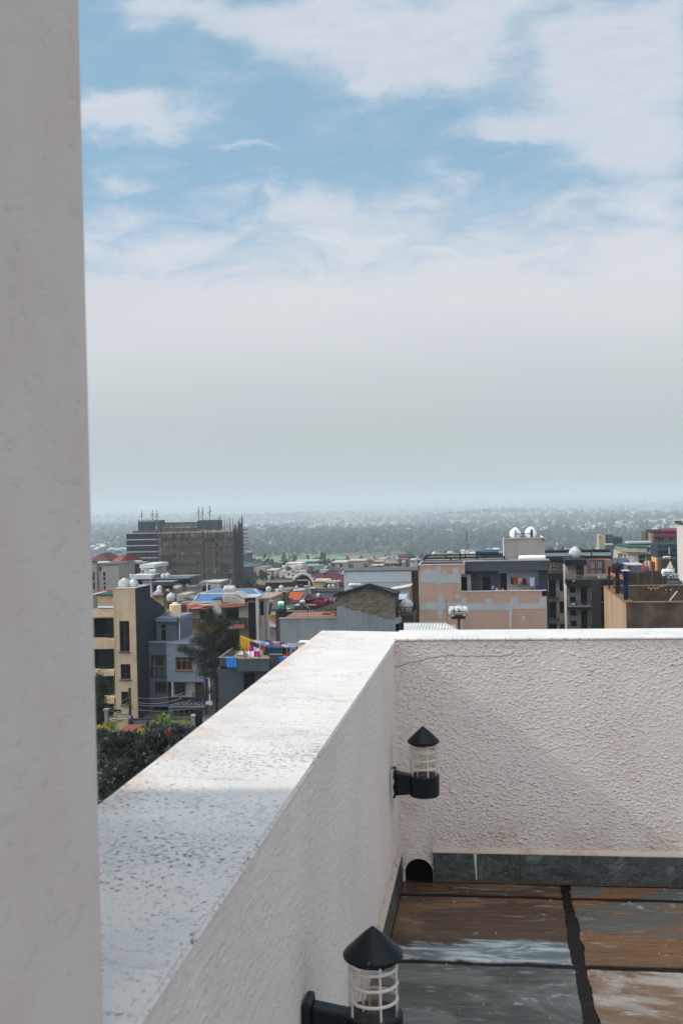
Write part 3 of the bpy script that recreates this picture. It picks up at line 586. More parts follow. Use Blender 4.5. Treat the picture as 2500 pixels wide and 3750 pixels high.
for k, (ya, x2, y2, lab) in enumerate(((900, 850, 862, 'topmost'), (905 + 32, 820, 912, 'second from top'), (960, 900, 925, 'third from top'), (1000, 1000, 972, 'lowest'))):
    A1 = Vector(W('B', 398, ya, 96)); B1 = Vector(W('B', x2, y2, 100)); pts = []
    for i in range(15): f = i / 14; q = A1.lerp(B1, f); q.z -= .35 * math.sin(math.pi * f); pts.append(q)
    L_ = Vector(W('B', 90, ya + 25, 95)); pts2 = [A1.lerp(L_, i / 10) - Vector((0, 0, .5 * math.sin(math.pi * i / 10))) for i in range(11)]
    solo('power_cable', MB().path(pts, .025, 4).path(pts2, .014, 4), plain('9b9d9c', .5), '%s thin cable strung from the power pole across the siding house' % lab, 'cable')
b = Bd('L4', 95.6, 'small blue and white notice board on the power pole', 'sign', 'street_sign', ref=(615, 655))
b.poly('board', [(590, 566, 0), (636, 582, .1), (638, 656, .1), (592, 644, 0)], plain('2f4256', .5), (0, .04, 0))
for y0, hh in ((590, 8), (604, 9), (618, 8), (636, 6)): b.poly('lettering', [(596, y0, -.02), (632, y0 + 10, .06), (632, y0 + 10 + hh, .06), (596, y0 + hh, -.02)], plain('b8c3d2', .6), (0, .02, 0))
b = Bd('B', 97, 'small dark stump of a gate post behind the flowering hedge', 'post', 'gate_post', ref=(534, 1150)); b.box('post', 526, 1102, 543, None, plain('2b2b2e', .8), 0, .3)
# =================================================================== orange and white house with blue roof
b = Bd('A', 138, 'orange trimmed white house with a bright blue ribbed roof behind the dark tree', 'house', 'blue_roof_house', ref=(1150, 1340))
org = P('ac7058', .8, .1, .9); wv = P('b6b1aa', .8, .1, .9); dim = P('8b8579')
blu = corrugated('2f7fb8', 'x', .36, .4, 1.3)
b.poly('roof_left', [(918, 904, 0), (1156, 904, 0), (1160, 842, 6), (960, 846, 6)], blu, (0, .0, -.2)); b.poly('roof_rear', [(1032, 832, 6.5), (1180, 832, 6.5), (1180, 808, 10), (1075, 810, 10)], blu, (0, 0, -.2))
b.poly('roof_right', [(1300, 868, 1.5), (1500, 866, 1.5), (1410, 806, 8), (1240, 808, 8)], blu, (0, 0, -.2)); b.poly('roof_hip', [(1503, 866, 1.5), (1552, 856, 4), (1470, 812, 9), (1412, 806, 8)], corrugated('2a72ae', 'y', .36, .4, 1.3), (0, 0, -.2))
b.poly('hip_ridge', [(1408, 806, 7.9), (1416, 806, 7.9), (1504, 866, 1.3), (1492, 867, 1.3)], plain('8fc0dc', .5), (0, -.05, .06))
b.poly('parapet', [(906, 908, -.3), (916, 904, -.3), (960, 838, 6), (953, 836, 6)], wv, (0, 0, -.35)); b.poly('parapet', [(953, 836, 6), (1165, 838, 6), (1165, 832, 6.3), (955, 831, 6.3)], wv, (0, 0, -.3)); b.poly('parapet', [(955, 835, 6), (1090, 800, 11), (1098, 804, 11), (968, 838, 6)], wv, (0, 0, -.3))
b.poly('parapet', [(1090, 800, 10.4), (1425, 797, 10.4), (1425, 804, 10.4), (1090, 808, 10.4)], wv, (0, .3, 0)); b.poly('parapet', [(1425, 797, 10.4), (1560, 860, 4), (1545, 868, 4), (1415, 804, 10.4)], P('a29a90'), (0, 0, -.3))
b.poly('roof_edge', [(905, 905, -.4), (1120, 905, -.4), (1120, 916, -.4), (905, 916, -.4)], wv, (0, .4, 0))
b.poly('gable', [(1152, 836, -.6), (1258, 838, -.6), (1335, 880, -.6), (1335, 912, -.6), (1152, 912, -.6)], wv, (0, 4, 0)); b.poly('gable_recess', [(1170, 862, -.66), (1240, 862, -.66), (1300, 896, -.66), (1300, 904, -.66), (1170, 904, -.66)], P('a39d96'), (0, .05, 0))
b.poly('gable_top', [(1258, 838, -.6), (1262, 830, 3), (1380, 878, 3), (1335, 884, -.6)], P('8f8578'), (0, 0, -.1))
b.box('pillar', 1069, 886, 1142, 1060, wv, -1.0, 2.5); b.box('pillar_cap', 1067, 883, 1144, 888, plain('2a2a2c'), -1.05, 2.6)
b.poly('fascia', [(862, 926, -.4), (950, 922, -1.2), (1015, 936, -1.6), (1068, 930, -1.2), (1068, 952, -1.2), (1012, 966, -1.6), (950, 962, -1.2), (862, 960, -.4)], org, (0, 1.2, 0)); b.poly('fascia', [(1130, 928, -1.2), (1245, 926, -1.2), (1250, 915, -1.2), (1340, 913, -1.0), (1340, 938, -1.0), (1245, 948, -1.2), (1130, 952, -1.2)], org, (0, 1.2, 0))
b.poly('ledge', [(862, 925, -.4), (950, 921, -1.2), (1015, 935, -1.6), (1068, 929, -1.2), (1068, 912, 1), (920, 912, 1)], P('b89a86'), (0, 0, -.08)); b.poly('ledge', [(1130, 927, -1.2), (1245, 925, -1.2), (1250, 914, -1.2), (1340, 912, -1.0), (1335, 902, 1), (1140, 905, 1)], P('b89a86'), (0, 0, -.08))
b.box('corner_post', 862, 925, 882, 1110, org, -.4, 1.0)
b.wall('upper_wall', 878, 960, 1442, None, P('98907f', .85, .08), .8, 9, [(966, 962, 1070, 1050, 'hole'), (1174, 946, 1288, 1062, 'hole'), (1200, 1128, 1290, 1230, 'hole')], 1.2)
b.box('panel', 1288, 942, 1366, 1040, wv, .2, .6); b.win(1368, 908, 1426, 1215, 'dark', -.4); b.box('tower', 1366, 900, 1428, None, P('8a8378'), -.35, 6); b.box('tower_edge', 1424, 868, 1446, None, wv, -.7, 7); b.box('tower_cap', 1330, 862, 1442, 872, wv, -.8, 4)
b.rail(1200, 1035, 1345, 1090, -1.0, 9, plain('1e1e1f'), .035, 3, style='orn'); b.rail(880, 1048, 966, 1092, -.6, 6, plain('1e1e1f'), .035, 1, style='orn')
b.poly('balcony_slab', [(1184, 1108, -1.2), (1245, 1104, -1.2), (1250, 1093, -1.2), (1332, 1090, -1.0), (1332, 1120, -1.0), (1240, 1126, -1.2), (1184, 1132, -1.2)], org, (0, 1.6, 0)); b.box('slab_band', 1184, 1106, 1232, 1128, wv, -1.35, .12)
b.box('lower_wall', 880, 1092, 1190, None, P('9b7a66'), .5, 1)
b.box('wing_fascia', 1440, 880, 1568, 894, P('a5694c'), -.3, 8); b.box('wing_cap', 1442, 868, 1560, 881, P('9d8f80'), -.5, 8)
b.wall('wing_wall', 1446, 893, 1536, None, wv, 0, 8, [(1448, 898, 1492, 1018, 'hole'), (1447, 1135, 1462, 1190, 'dark'), (1502, 1160, 1512, 1220, 'dark')], .5)
b.poly('wing_bay', [(1530, 893, -1.4), (1568, 893, -.6), (1552, 1024, -.6), (1530, 1048, -1.2)], wv, (0, 3, 0)); b.poly('bay_window', [(1548, 915, -1.5), (1560, 912, -1.3), (1545, 1008, -1.3), (1534, 1010, -1.5)], DARK(), (0, .2, 0)); b.box('bay_pier', 1533, 1040, 1548, None, wv, -.9, 3)
b.box('wing_ledge', 1443, 1038, 1464, 1064, org, -.6, 1); obj('drain_pipe', MB().tube(W('A', 1500, 895, 137.8), W('A', 1508, 1240, 137.8), .09), plain('7c7c7a'), b.o)
o = tankp('A', 1163, 765, 1262, 838, 139.5, 'big white tank with faded blue lettering over the blue roofed house gable', 'x', True)
# =================================================================== dark terrace house with washing
b = Bd('B', 86, 'dark grey rendered house whose walled roof terrace is full of washing', 'house', 'terrace_house', ref=(1350, 800))
dg = P('424a50', .85, .12, .8); dgl = P('4c5355', .85, .1, .8)
b.box('parapet_front', 1272, 588, 1535, 690, dgl, 0, .3); b.box('parapet_cap', 1270, 583, 1537, 589, P('8d8779'), -.04, .38)
X0, X1, Z0, Z1 = b.r(1118, 580, 1275, None, .8); obj('wall', MB().box(X0, X1 + 14, 86.8, 96, Z0, Z1 - .9), dg, b.o)
b.box('parapet_left', 1118, 580, 1274, 650, dg, .8, .25); b.box('parapet_cap', 1116, 576, 1240, 582, P('8b8374'), .75, .35)
b.poly('parapet_side', [(1118, 579, .8), (1128, 579, .8), (1250, 492, 9.5), (1236, 492, 9.5)], P('8a8170'), (0, 0, -1.0)); b.box('parapet_rear', 1236, 492, 1330, 520, P('5d584d'), 9.4, .25)
b.box('parapet_right', 1535, 556, 1640, 690, dg, .9, .3, label=None); b.box('parapet_cap', 1533, 552, 1640, 558, P('7e786b'), .86, .38)
X0, X1, Z0, Z1 = b.r(1118, 600, 1640, 602, 1); obj('terrace_floor', MB().box(X0 + .3, X1 + 3, 87.2, 95.3, Z0 - .25, Z1 - .2), P('8d7658'), b.o)
b.wall('lower_wall', 1325, 690, 1560, None, P('3a4046'), .5, .5, [(1330, 702, 1420, 900, 'hole')], .2)
# =================================================================== washing
def cloth(z, q, Y, mat, label, folds=5, amp=.05, name='laundry', cat='laundry', group='washing on the dark house terrace', nx=16, ny=8, sag=0):
    (x0, y0), (x1, y1), (x2, y2), (x3, y3) = q; vs = []; ph = random.random() * 6
    for j in range(ny + 1):
        g = j / ny
        for i in range(nx + 1):
            f = i / nx; x = (x0 * (1 - f) + x1 * f) * (1 - g) + (x3 * (1 - f) + x2 * f) * g; y = (y0 * (1 - f) + y1 * f) * (1 - g) + (y3 * (1 - f) + y2 * f) * g
            y += sag * 4 * f * (1 - f) * (1 - g) + (2.0 * math.sin(f * 9 + ph) if j == ny else 0)
            vs.append(W(z, x, y, Y + amp * (.3 + g) * math.sin(f * folds * 6.28 + ph + g)))
    n = nx + 1; fs = [(j * n + i, j * n + i + 1, (j + 1) * n + i + 1, (j + 1) * n + i) for j in range(ny) for i in range(nx)]
    o = solo(name, MB().add(vs, fs), mat, label, cat, group=group, smooth=60); s = o.modifiers.new('thickness', 'SOLIDIFY'); s.thickness = .012; return o
def fab(h, k=1.0):
    kk = ('fab', h)
    if kk in MATS: return MATS[kk]
    m, t, b = newmat('fabric_' + h); c = alb(h, k); n = t.noise(t.pos(), 3.5, 4); t.L.new(t.mix(t.ramp(n, .35, .7), c, tuple(q * .78 for q in c[:3]) + (1,)), b.inputs['Base Color']); b.inputs['Roughness'].default_value = .9; MATS[kk] = m; return m
def checker(h1, h2, s):
    m, t, b = newmat('checked_fabric'); ck = t.n('ShaderNodeTexChecker'); ck.inputs['Scale'].default_value = s; ck.inputs['Color1'].default_value = alb(h1, .72); ck.inputs['Color2'].default_value = alb(h2, .72)
    X = t.xyz(t.pos()); cb = t.n('ShaderNodeCombineXYZ'); t.L.new(t.m('ADD', X[0], .37), cb.inputs[0]); t.L.new(X[2], cb.inputs[2]); cb.inputs[1].default_value = .1; t.L.new(cb.outputs[0], ck.inputs['Vector']); t.L.new(ck.outputs[0], b.inputs['Base Color']); b.inputs['Roughness'].default_value = .9; return m
def cord(pts, label, r=.012, h='8a8a88'): solo('washing_line', MB().path(pts, r, 4), plain(h), label, 'washing line')
cord([W('L1', 88, 135, 88.5), W('L1', 350, 232, 89), W('L1', 500, 238, 89), W('L1', 760, 278, 89), W('L1', 1200, 300, 89)], 'front washing line above the dark house terrace')
cord([W('L1', 380, 225, 91), W('L1', 700, 245, 91), W('L1', 1000, 275, 91)], 'rear washing line above the dark house terrace')
cloth('L1', [(90, 137), (352, 232), (330, 445), (108, 415)], 88.6, fab('d3a012'), 'bright yellow sheet hung from the tall leaning post', 4, .05)
cloth('L1', [(515, 420), (568, 420), (565, 520), (512, 518)], 90, fab('c7930f'), 'small yellow cloth showing behind the checked sheet', 2, .03)
cloth('L1', [(300, 262), (500, 330), (500, 578), (232, 577)], 87.9, checker('a3156f', 'd6cbd6', 2.05), 'magenta and white checked sheet hanging over the terrace wall', 3, .06)
cloth('L1', [(296, 250), (470, 312), (462, 392), (284, 320)], 87.6, fab('1d2030'), 'navy garment with pale writing-like stripes over the checked sheet', 2, .03)
for i in range(7): pass
cloth('L1', [(362, 228), (500, 250), (470, 500), (355, 510)], 88.2, fab('c4bad0'), 'long lilac striped dress next to the checked sheet', 6, .06)
cloth('L1', [(440, 240), (590, 265), (575, 420), (430, 370)], 88.5, fab('b6b3c9'), 'pale lavender shirt on the front line', 5, .05)
cloth('L1', [(500, 318), (560, 330), (556, 420), (498, 395)], 88.1, fab('8e1460'), 'dark magenta cloth folded beside the lilac dress', 2, .04)
cloth('L1', [(430, 500), (500, 495), (500, 575), (420, 576)], 87.9, fab('8b6a84'), 'mauve cloth low on the terrace wall', 3, .04)
cloth('L1', [(508, 210), (585, 215), (582, 262), (508, 258)], 91, fab('4c7ea0'), 'mid blue shirt on the rear line', 2, .03)
cloth('L1', [(588, 228), (690, 245), (688, 285), (588, 275)], 91, fab('262b48'), 'dark navy shorts on the rear line', 2, .03)
cloth('L1', [(590, 268), (662, 275), (655, 320), (588, 322)], 89, fab('cfd6e2'), 'white folded cloth left of the slate blue one', 2, .02)
cloth('L1', [(662, 280), (742, 285), (740, 352), (655, 350)], 89.05, fab('5b6e86'), 'slate blue towel beside the pink one', 2, .02)
cloth('L1', [(745, 285), (865, 295), (862, 368), (742, 366)], 88.9, fab('b06a72'), 'dusty pink towel in the middle of the front line', 2, .02)
cloth('L1', [(725, 250), (862, 262), (860, 290), (725, 285)], 91, fab('c9c3d2'), 'off-white top on the rear line above the pink towel', 4, .03)
cloth('L1', [(868, 275), (950, 272), (950, 312), (870, 320)], 91, fab('15161c'), 'small black garment on the rear line', 2, .02)
cloth('L1', [(955, 275), (1010, 275), (1008, 308), (957, 306)], 91, fab('a8798c'), 'small rose coloured garment on the rear line', 2, .02)
cloth('L1', [(895, 308), (1012, 318), (1000, 372), (895, 368)], 89, fab('c9d2e6'), 'pale blue-white shirt right of the pink towel', 3, .03)
cloth('L1', [(1010, 285), (1100, 290), (1095, 365), (1005, 365)], 89.2, fab('c2cae0'), 'white shirt with dangling sleeves on the right half of the line', 3, .03)
cloth('L1', [(1098, 290), (1198, 292), (1180, 385), (1095, 362)], 89.1, fab('b9c2dd'), 'white patterned shirt at the right end of the line', 3, .03)
for x0, w_, y1_, lb in ((580, 55, 520, 'leftmost of the blue jeans'), (655, 62, 535, 'second pair of blue jeans, wide legged'), (735, 55, 540, 'third pair of blue jeans'), (815, 60, 538, 'rightmost pair of blue jeans')):
    o = thing('jeans', lb + ' hanging on the front line', 'jeans', W('L1', x0, y1_, 88.8), 'washing on the dark house terrace'); h0 = 345 + (x0 - 580) * .08
    for s in (0, 1):
        a = x0 + s * w_ * .5; mb = MB(); P0 = W('L1', a + w_ * .25, h0, 88.8); P1 = W('L1', a + w_ * .25 + (s * 14 - 4), y1_ - s * 8, 88.8 + .1 * s)
        mb.tube(P0, P1, .23, 8, .15); obj('leg', mb, fab('2f4c6c'), o, 50)
    obj('waist', MB().tube(W('L1', x0 + w_ * .5, h0 - 10, 88.8), W('L1', x0 + w_ * .5, h0 + 14, 88.8), .36, 10, .38), fab('3a5878'), o, 50)
cloth('L1', [(890, 370), (990, 372), (985, 480), (895, 505)], 89.3, fab('1c2730'), 'dark trousers below the pale blue-white shirt', 3, .06)
cloth('L1', [(1000, 375), (1055, 378), (1050, 470), (1002, 465)], 89.4, fab('4b5055'), 'dark grey trousers at the right of the line', 2, .05)
cloth('L1', [(1090, 395), (1160, 395), (1150, 455), (1095, 470)], 88.8, fab('1f5fa6'), 'strong blue cloth at the right end of the line', 2, .04)
cloth('L1', [(1170, 350), (1200, 352), (1196, 405), (1168, 400)], 88.7, fab('5c1e32'), 'dark red cloth at the far right end of the line', 2, .03)
cloth('B', [(1180, 576), (1268, 574), (1270, 664), (1186, 662)], 85.9, fab('2a77c4'), 'bright blue towel draped over the left terrace parapet', 3, .03)
cloth('L1', [(846, 548), (1000, 552), (900, 640), (852, 650)], 86.4, fab('2a6cc0'), 'bright blue towel draped over the right terrace parapet', 3, .03)
o = solo('clothes_post', MB().tube(W('L1', 232, 575, 87.5), W('L1', 88, 290, 88.5), .05, 6).tube(W('L1', 88, 300, 88.5), W('L1', 90, 135, 88.5), .03, 6), plain('3a3029'), 'dark leaning post holding up the yellow sheet', 'post')
mb = MB()
for i in range(5): mb.tube(W('L1', 770, 450 + i * 17, 93), W('L1', 945, 455 + i * 17, 93), .05, 5)
for x in (775, 850, 940): mb.tube(W('L1', x, 440, 93), W('L1', x, 540, 93), .04, 5)
mb.tube(W('L1', 640, 410, 92), W('L1', 615, 545, 92), .035, 5)
solo('drying_rack', mb, plain('a8a29a'), 'pale wooden rack standing behind the jeans', 'rack')
def blobmesh(c, r, n=60, seed=1):
    rr = random.Random(seed); m_ = MB().lathe(c, [(r * k, r * h) for k, h in ((.5, 0), (1.3, .05), (1.5, .3), (1.0, .55), (.5, .7), (.001, .75))], 16); m_.v = [(v[0] + rr.uniform(-.35, .35) * r, v[1] + rr.uniform(-.3, .3) * r, v[2] + rr.uniform(-.12, .12) * r) for v in m_.v]; return m_
    mb = MB()
    for i in range(n):
        p = Vector(c) + Vector((rr.gauss(0, r), rr.gauss(0, r), abs(rr.gauss(0, r * .5)))); d = Vector((rr.gauss(0, 1), rr.gauss(0, 1), rr.gauss(0, 1))).normalized() * r * .5; e = d.orthogonal().normalized() * r * .45
        mb.add([p - d, p + e, p + d, p - e], [(0, 1, 2, 3)])
    return mb
solo('cloth_heap', blobmesh(W('L1', 1000, 525, 89.5), .3, 40, 3), fab('a8323c'), 'red crumpled cloth on the terrace floor below the line', 'cloth')
solo('cloth_heap', blobmesh(W('L1', 190, 520, 90), .45, 60, 4), fab('a9a69e'), 'pale crumpled sheets behind the leaning post', 'cloth')
b = Bd('L1', 82, 'white capped chimney block just left of the coping corner', 'chimney', 'roof_chimney', ref=(1290, 380)); b.box('stack', 1200, 282, 1330, 470, P('cfcdc8'), 0, 1.0); b.box('cap', 1196, 276, 1400, 284, P('d6d4d0'), -.1, 1.4)
# =================================================================== grey plaster house with block gable
b = Bd('C', 91, 'unfinished grey plaster house with an exposed concrete block gable under a dark roof', 'house', 'block_gable_house', ref=(860, 900))
gp = P('7d8587', .88, .14, .35); 
def blocks():
    m, t, bb = newmat('concrete_blockwork'); p = t.pos(); X = t.xyz(p); cb = t.n('ShaderNodeCombineXYZ'); t.L.new(X[0], cb.inputs[0]); t.L.new(X[2], cb.inputs[1])
    br = t.n('ShaderNodeTexBrick'); t.L.new(cb.outputs[0], br.inputs['Vector']); br.inputs['Scale'].default_value = 1; br.inputs['Brick Width'].default_value = .34; br.inputs['Row Height'].default_value = .19; br.inputs['Mortar Size'].default_value = .014; br.inputs['Bias'].default_value = -.1
    br.inputs['Color1'].default_value = alb('82786a'); br.inputs['Color2'].default_value = alb('62584a'); br.inputs['Mortar'].default_value = alb('3e382f')
    n = t.noise(p, .9, 5, .6); col = t.mix(t.ramp(n, .4, .68, 0, .6), br.outputs[0], alb('4c4533')); t.L.new(col, bb.inputs['Base Color']); bb.inputs['Roughness'].default_value = .95
    t.L.new(t.bump(br.outputs['Fac'], -.8, .02), bb.inputs['Normal']); return m
BLK = blocks()
b.box('wall', 392, 706, 860, None, gp, 0, .4); b.poly('dark_end_wall', [(378, 700, 4), (393, 706, .0), (412, 960, .0), (410, 1100, .0), (378, 1100, 4)], P('2f353c'), (.15, .12, 0))
X0, X1, Z0, Z1 = b.r(392, 706, 860, None); obj('body', MB().box(X0 + .2, X1, 91.4, 99, Z0, Z1 - .35), gp, b.o)
pts = [(858, 505), (1125, 425), (1330, 492), (1335, 716), (1240, 712), (1238, 696), (1192, 694), (1190, 681), (1110, 680), (1108, 662), (1060, 660), (1058, 645), (975, 642), (972, 626), (928, 624), (925, 608), (858, 608)]
b.poly('block_wall', [(x, y, 0.02) for x, y in pts], BLK, (0, .3, 0))
low = [(858, 608), (925, 608), (928, 624), (972, 626), (975, 642), (1058, 645), (1060, 660), (1108, 662), (1110, 680), (1190, 681), (1192, 694), (1238, 696), (1240, 712), (1335, 716), (1338, 700), (1386, 700), (1386, 735), (1362, 748), (1336, 750), (1336, 1200), (858, 1200)]
b.poly('plaster_wall', [(x, y, -.02) for x, y in low], gp, (0, .4, 0))
b.poly('gable_side', [(1330, 492, 0.3), (1366, 486, 5), (1366, 700, 5), (1334, 712, .3)], P('55503f'), (-.15, 0, 0))
rf = plain('26292c', .75)
b.poly('roof', [(828, 510, -.4), (1125, 416, -.4), (1125, 416, 9), (862, 500, 9)], rf, (0, 0, -.22)); b.poly('roof', [(1123, 416, -.4), (1345, 500, -.4), (1375, 480, 5.2), (1350, 470, 9), (1123, 416, 9)], rf, (0, 0, -.22))
b.poly('roof_edge', [(828, 512, -.45), (1123, 424, -.45), (1123, 448, -.45), (1070, 452, -.45), (870, 508, -.45)], rf, (0, .12, 0)); b.poly('roof_edge', [(1123, 424, -.45), (1345, 500, -.45), (1343, 515, -.45), (1180, 462, -.45), (1123, 448, -.45)], rf, (0, .12, 0))
X0, X1, Z0, Z1 = b.r(395, 704, 858, 706, 0); obj('terrace_floor', MB().box(X0 + .1, X1 - .02, 91.1, 97.6, Z1 - .14, Z1 - .06), P('a9826c', .8, .15, 1.2, False, 1.25), b.o)
b.box('terrace_edge', 380, 700, 860, 707, P('9a9890'), -.08, .5)
b.rail(380, 628, 858, 700, .05, 34, plain('1c1a1a'), .018, 2); b.rail(382, 628, 440, (588, 700), .05, 8, plain('1c1a1a'), .018, 1, dy1=5.8); b.rail(440, 592, 812, (562, 640), 5.8, 14, plain('1c1a1a'), .016, 3)
b.poly('rear_wall', [(668, 640, 6.3), (858, 570, 6.3), (858, 628, 6.3), (668, 655, 6.3)], P('6e716f'), (0, .2, 0)); b.box('rear_kerb', 440, 640, 670, 652, P('8d8980'), 6, .2)
solo('terrace_mast', MB().tube(W('C', 430, 694, 92.2), W('C', 428, 500, 92.2), .05, 6).box(*(lambda p: (p[0] - .12, p[0] + .12, p[1] - .05, p[1] + .05, p[2] - .05, p[2] + .12))(W('C', 428, 502, 92.2))), plain('1d1a18'), 'tall dark mast at the left end of the tiled terrace railing', 'mast')
o = thing('wooden_chair', 'orange wooden chair against the block wall on the tiled terrace', 'chair', W('C', 826, 690, 93)); wd = P('b9733c', .6, .1, 6, False)
for x in (802, 815, 840, 850): obj('leg', MB().tube(W('C', x, 688, 93 + (x % 3) * .1), W('C', x, 640, 93 + (x % 3) * .1), .035, 5), wd, o)
obj('seat', MB().box(*[f(W('C', 802, 664, 93), W('C', 850, 664, 93)) for f in (lambda a, c: a[0], lambda a, c: c[0], lambda a, c: 92.9, lambda a, c: 93.4, lambda a, c: a[2] - .03, lambda a, c: a[2] + .03)]), wd, o)
for y in (642, 652): obj('back_slat', MB().tube(W('C', 802, y, 93.2), W('C', 850, y, 93.2), .045, 5), wd, o)
mb = MB(); mb.tube(W('C', 735, 668, 93), W('C', 798, 672, 93), .06, 6); mb.tube(W('C', 760, 662, 93.3), W('C', 798, 664, 93.3), .05, 6); solo('timber_pile', mb, plain('6a3a2a'), 'brown timber pieces lying left of the orange chair', 'timber')
# balcony with tank at right of the gable house
b = Bd('C', 93, 'small concrete balcony block behind the gable house, carrying a railed white tank', 'annex', 'concrete_annex', ref=(1420, 760))
b.box('slab', 1362, 665, 1490, 680, P('6d6a62'), 0, 3); b.box('wall', 1376, 680, 1478, None, P('5f5b53'), .4, 3); b.poly('side_wall', [(1478, 680, .4), (1505, 650, 4), (1505, 1000, 4), (1478, 1000, .4)], P('66584b'), (-.1, 0, 0)); b.wall('lower_wall', 1336, 745, 1420, None, P('3d3e3c'), -.4, .6, [(1345, 752, 1362, 800, 'hole'), (1382, 755, 1405, 830, 'hole')], .3)
b.rail(1355, 612, 1478, 668, -.05, 14, plain('17181a'), .022, 2); b.rail(1478, 612, 1496, (584, 668), -.05, 6, plain('17181a'), .022, 1, dy1=3)
tankp('C', 1370, 556, 1482, 662, 94.5, 'round-ended white tank behind the black railing between the gable and the pink house', 'y', strap=False)
tankp('M1', 236, 350, 540, 482, 101, 'long white tank half hidden behind the dark gable roof', 'x', True)
# sheds between
b = Bd('C', 118, 'long pale blue white rendered wall building behind the block gable', 'building', 'pale_wall_building', ref=(1200, 700))
b.box('wall', 915, 318, 1467, None, P('a9b2b9', .8, .06, .25), 0, 6); b.box('parapet_cap', 912, 310, 1530, 319, P('5b5f5e'), -.05, 6.2); b.poly('brown_side', [(1467, 318, 0.05), (1526, 312, 7), (1526, 900, 7), (1467, 900, 0.05)], P('4e4136', .9, .3, .5), (-.12, 0, 0)); b.box('floor_line', 940, 406, 1467, 409, P('8e969b'), -.05, .1)
b.box('roof_box', 902, 316, 916, 334, P('c3c6c6'), -.3, .5); b.poly('gutter', [(888, 336, -.4), (914, 348, -.4), (914, 342, -.4), (890, 330, -.4)], plain('c3c6c6'), (0, .2, 0))
b = Bd('C', 112, 'low off-white gabled annex beneath the long pale wall', 'building', 'white_annex', ref=(1410, 700)); b.poly('wall', [(1300, 476, 0), (1340, 462, 0), (1455, 446, 0), (1455, 900, 0), (1300, 900, 0)], P('a6a29d'), (0, 3, 0)); b.poly('roof_edge', [(1285, 470, -.2), (1462, 438, -.2), (1462, 447, -.2), (1300, 478, -.2)], P('bdbcb6'), (0, 3.4, 0)); b.poly('side_wall', [(1455, 446, 0.05), (1470, 440, 3), (1470, 900, 3), (1455, 900, 0.05)], P('5a5148'), (-.1, 0, 0))
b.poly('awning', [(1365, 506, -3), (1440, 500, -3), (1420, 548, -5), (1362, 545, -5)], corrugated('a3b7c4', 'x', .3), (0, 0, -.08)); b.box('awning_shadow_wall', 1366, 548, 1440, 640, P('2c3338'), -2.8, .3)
# =================================================================== pink house
b = Bd('D', 108, 'wide pink rendered house with grey plaster patches and a sunken roof terrace', 'house', 'pink_house', ref=(820, 1105))
def pinkmat():
    m, t, bb = newmat('pink_render'); p = t.pos(); c = alb('a98e7c'); n = t.noise(p, .35, 6, .6); col = t.mix(t.ramp(n, .35, .7), c, alb('a08674')); col = t.mix(t.ramp(t.noise(t.map(p, (1.5, 1, .12)), 1.3, 4), .5, .75, 0, .4), col, alb('93786a')); col = t.mix(t.ramp(t.noise(p, 7, 4), .62, .8, 0, .3), col, alb('8a7060'))
    t.L.new(col, bb.inputs['Base Color']); bb.inputs['Roughness'].default_value = .9; return m
PK = pinkmat(); GP = P('a3a8a8', .85, .08, .7)
b.poly('front_wall', [(212, 492, 0), (656, 489, 0), (656, 582, 0), (614, 582, 0), (620, 744, 0), (1437, 741, 0), (1444, 1300, 0), (226, 1300, 0)], PK, (0, .3, 0))
b.box('body', 234, 497, 608, None, PK, .31, 10); b.box('body', 624, 775, 1434, None, PK, .311, 9); b.poly('corner_post', [(612, 582, .02), (618, 582, .02), (621, 742, .02), (616, 742, .02)], P('d0cfca'), (0, .25, 0))
def patch(pts): b.poly('plaster_patch', [(x, y, -.012) for x, y in pts], GP, (0, .008, 0))
def rough(pts, k=5, a=2.2):
    o = []; rr = random.Random(int(pts[0][0]))
    for p, q in zip(pts, pts[1:] + pts[:1]):
        for i in range(k): f = i / k; o.append((p[0] + (q[0] - p[0]) * f + rr.uniform(-a, a), p[1] + (q[1] - p[1]) * f + rr.uniform(-a, a)))
    return o
patch(rough([(252, 560), (276, 550), (280, 532), (325, 532), (328, 545), (388, 540), (392, 502), (428, 502), (430, 575), (448, 576), (448, 550), (472, 550), (474, 588), (542, 588), (542, 522), (594, 522), (596, 585), (610, 590), (612, 664), (432, 668), (428, 686), (370, 684), (358, 664), (235, 662), (232, 600)]))
patch(rough([(235, 872), (250, 856), (345, 854), (348, 832), (362, 832), (366, 856), (400, 854), (400, 780), (450, 778), (452, 856), (560, 858), (626, 860), (626, 810), (676, 808), (680, 860), (1094, 862), (1100, 796), (1162, 796), (1164, 860), (1368, 862), (1372, 806), (1434, 804), (1440, 912), (1110, 914), (1104, 1040), (1104, 1110), (1078, 1110), (1078, 922), (950, 928), (700, 926), (450, 922), (446, 1000), (402, 998), (402, 926), (235, 922)]))
patch(rough([(566, 784), (618, 782), (620, 814), (568, 814)])); patch(rough([(850, 818), (918, 814), (922, 860), (852, 860)], 4)); patch(rough([(1200, 978), (1228, 976), (1230, 1026), (1202, 1028)])); patch(rough([(612, 1010), (632, 1010), (632, 1110), (614, 1110)]))
dgr = P('454c51', .8, .08, .5)
b.box('roof_slab', 240, 452, 1440, 462, P('8d8a84'), 2.2, 9); b.box('parapet_cap', 212, 487, 656, 493, P('c5c1b8'), -.04, .4); b.poly('parapet_side', [(212, 490, 0), (222, 490, 0), (262, 452, 5), (244, 452, 5)], P('b3aa9d'), (0, 0, -.6)); b.poly('roof_well', [(225, 490, .4), (640, 488, .4), (640, 466, 2.2), (245, 468, 2.2)], P('34363a'), (0, 0, -.4)); b.box('parapet_block', 636, 460, 656, 490, P('b5aa98'), 0, 1)
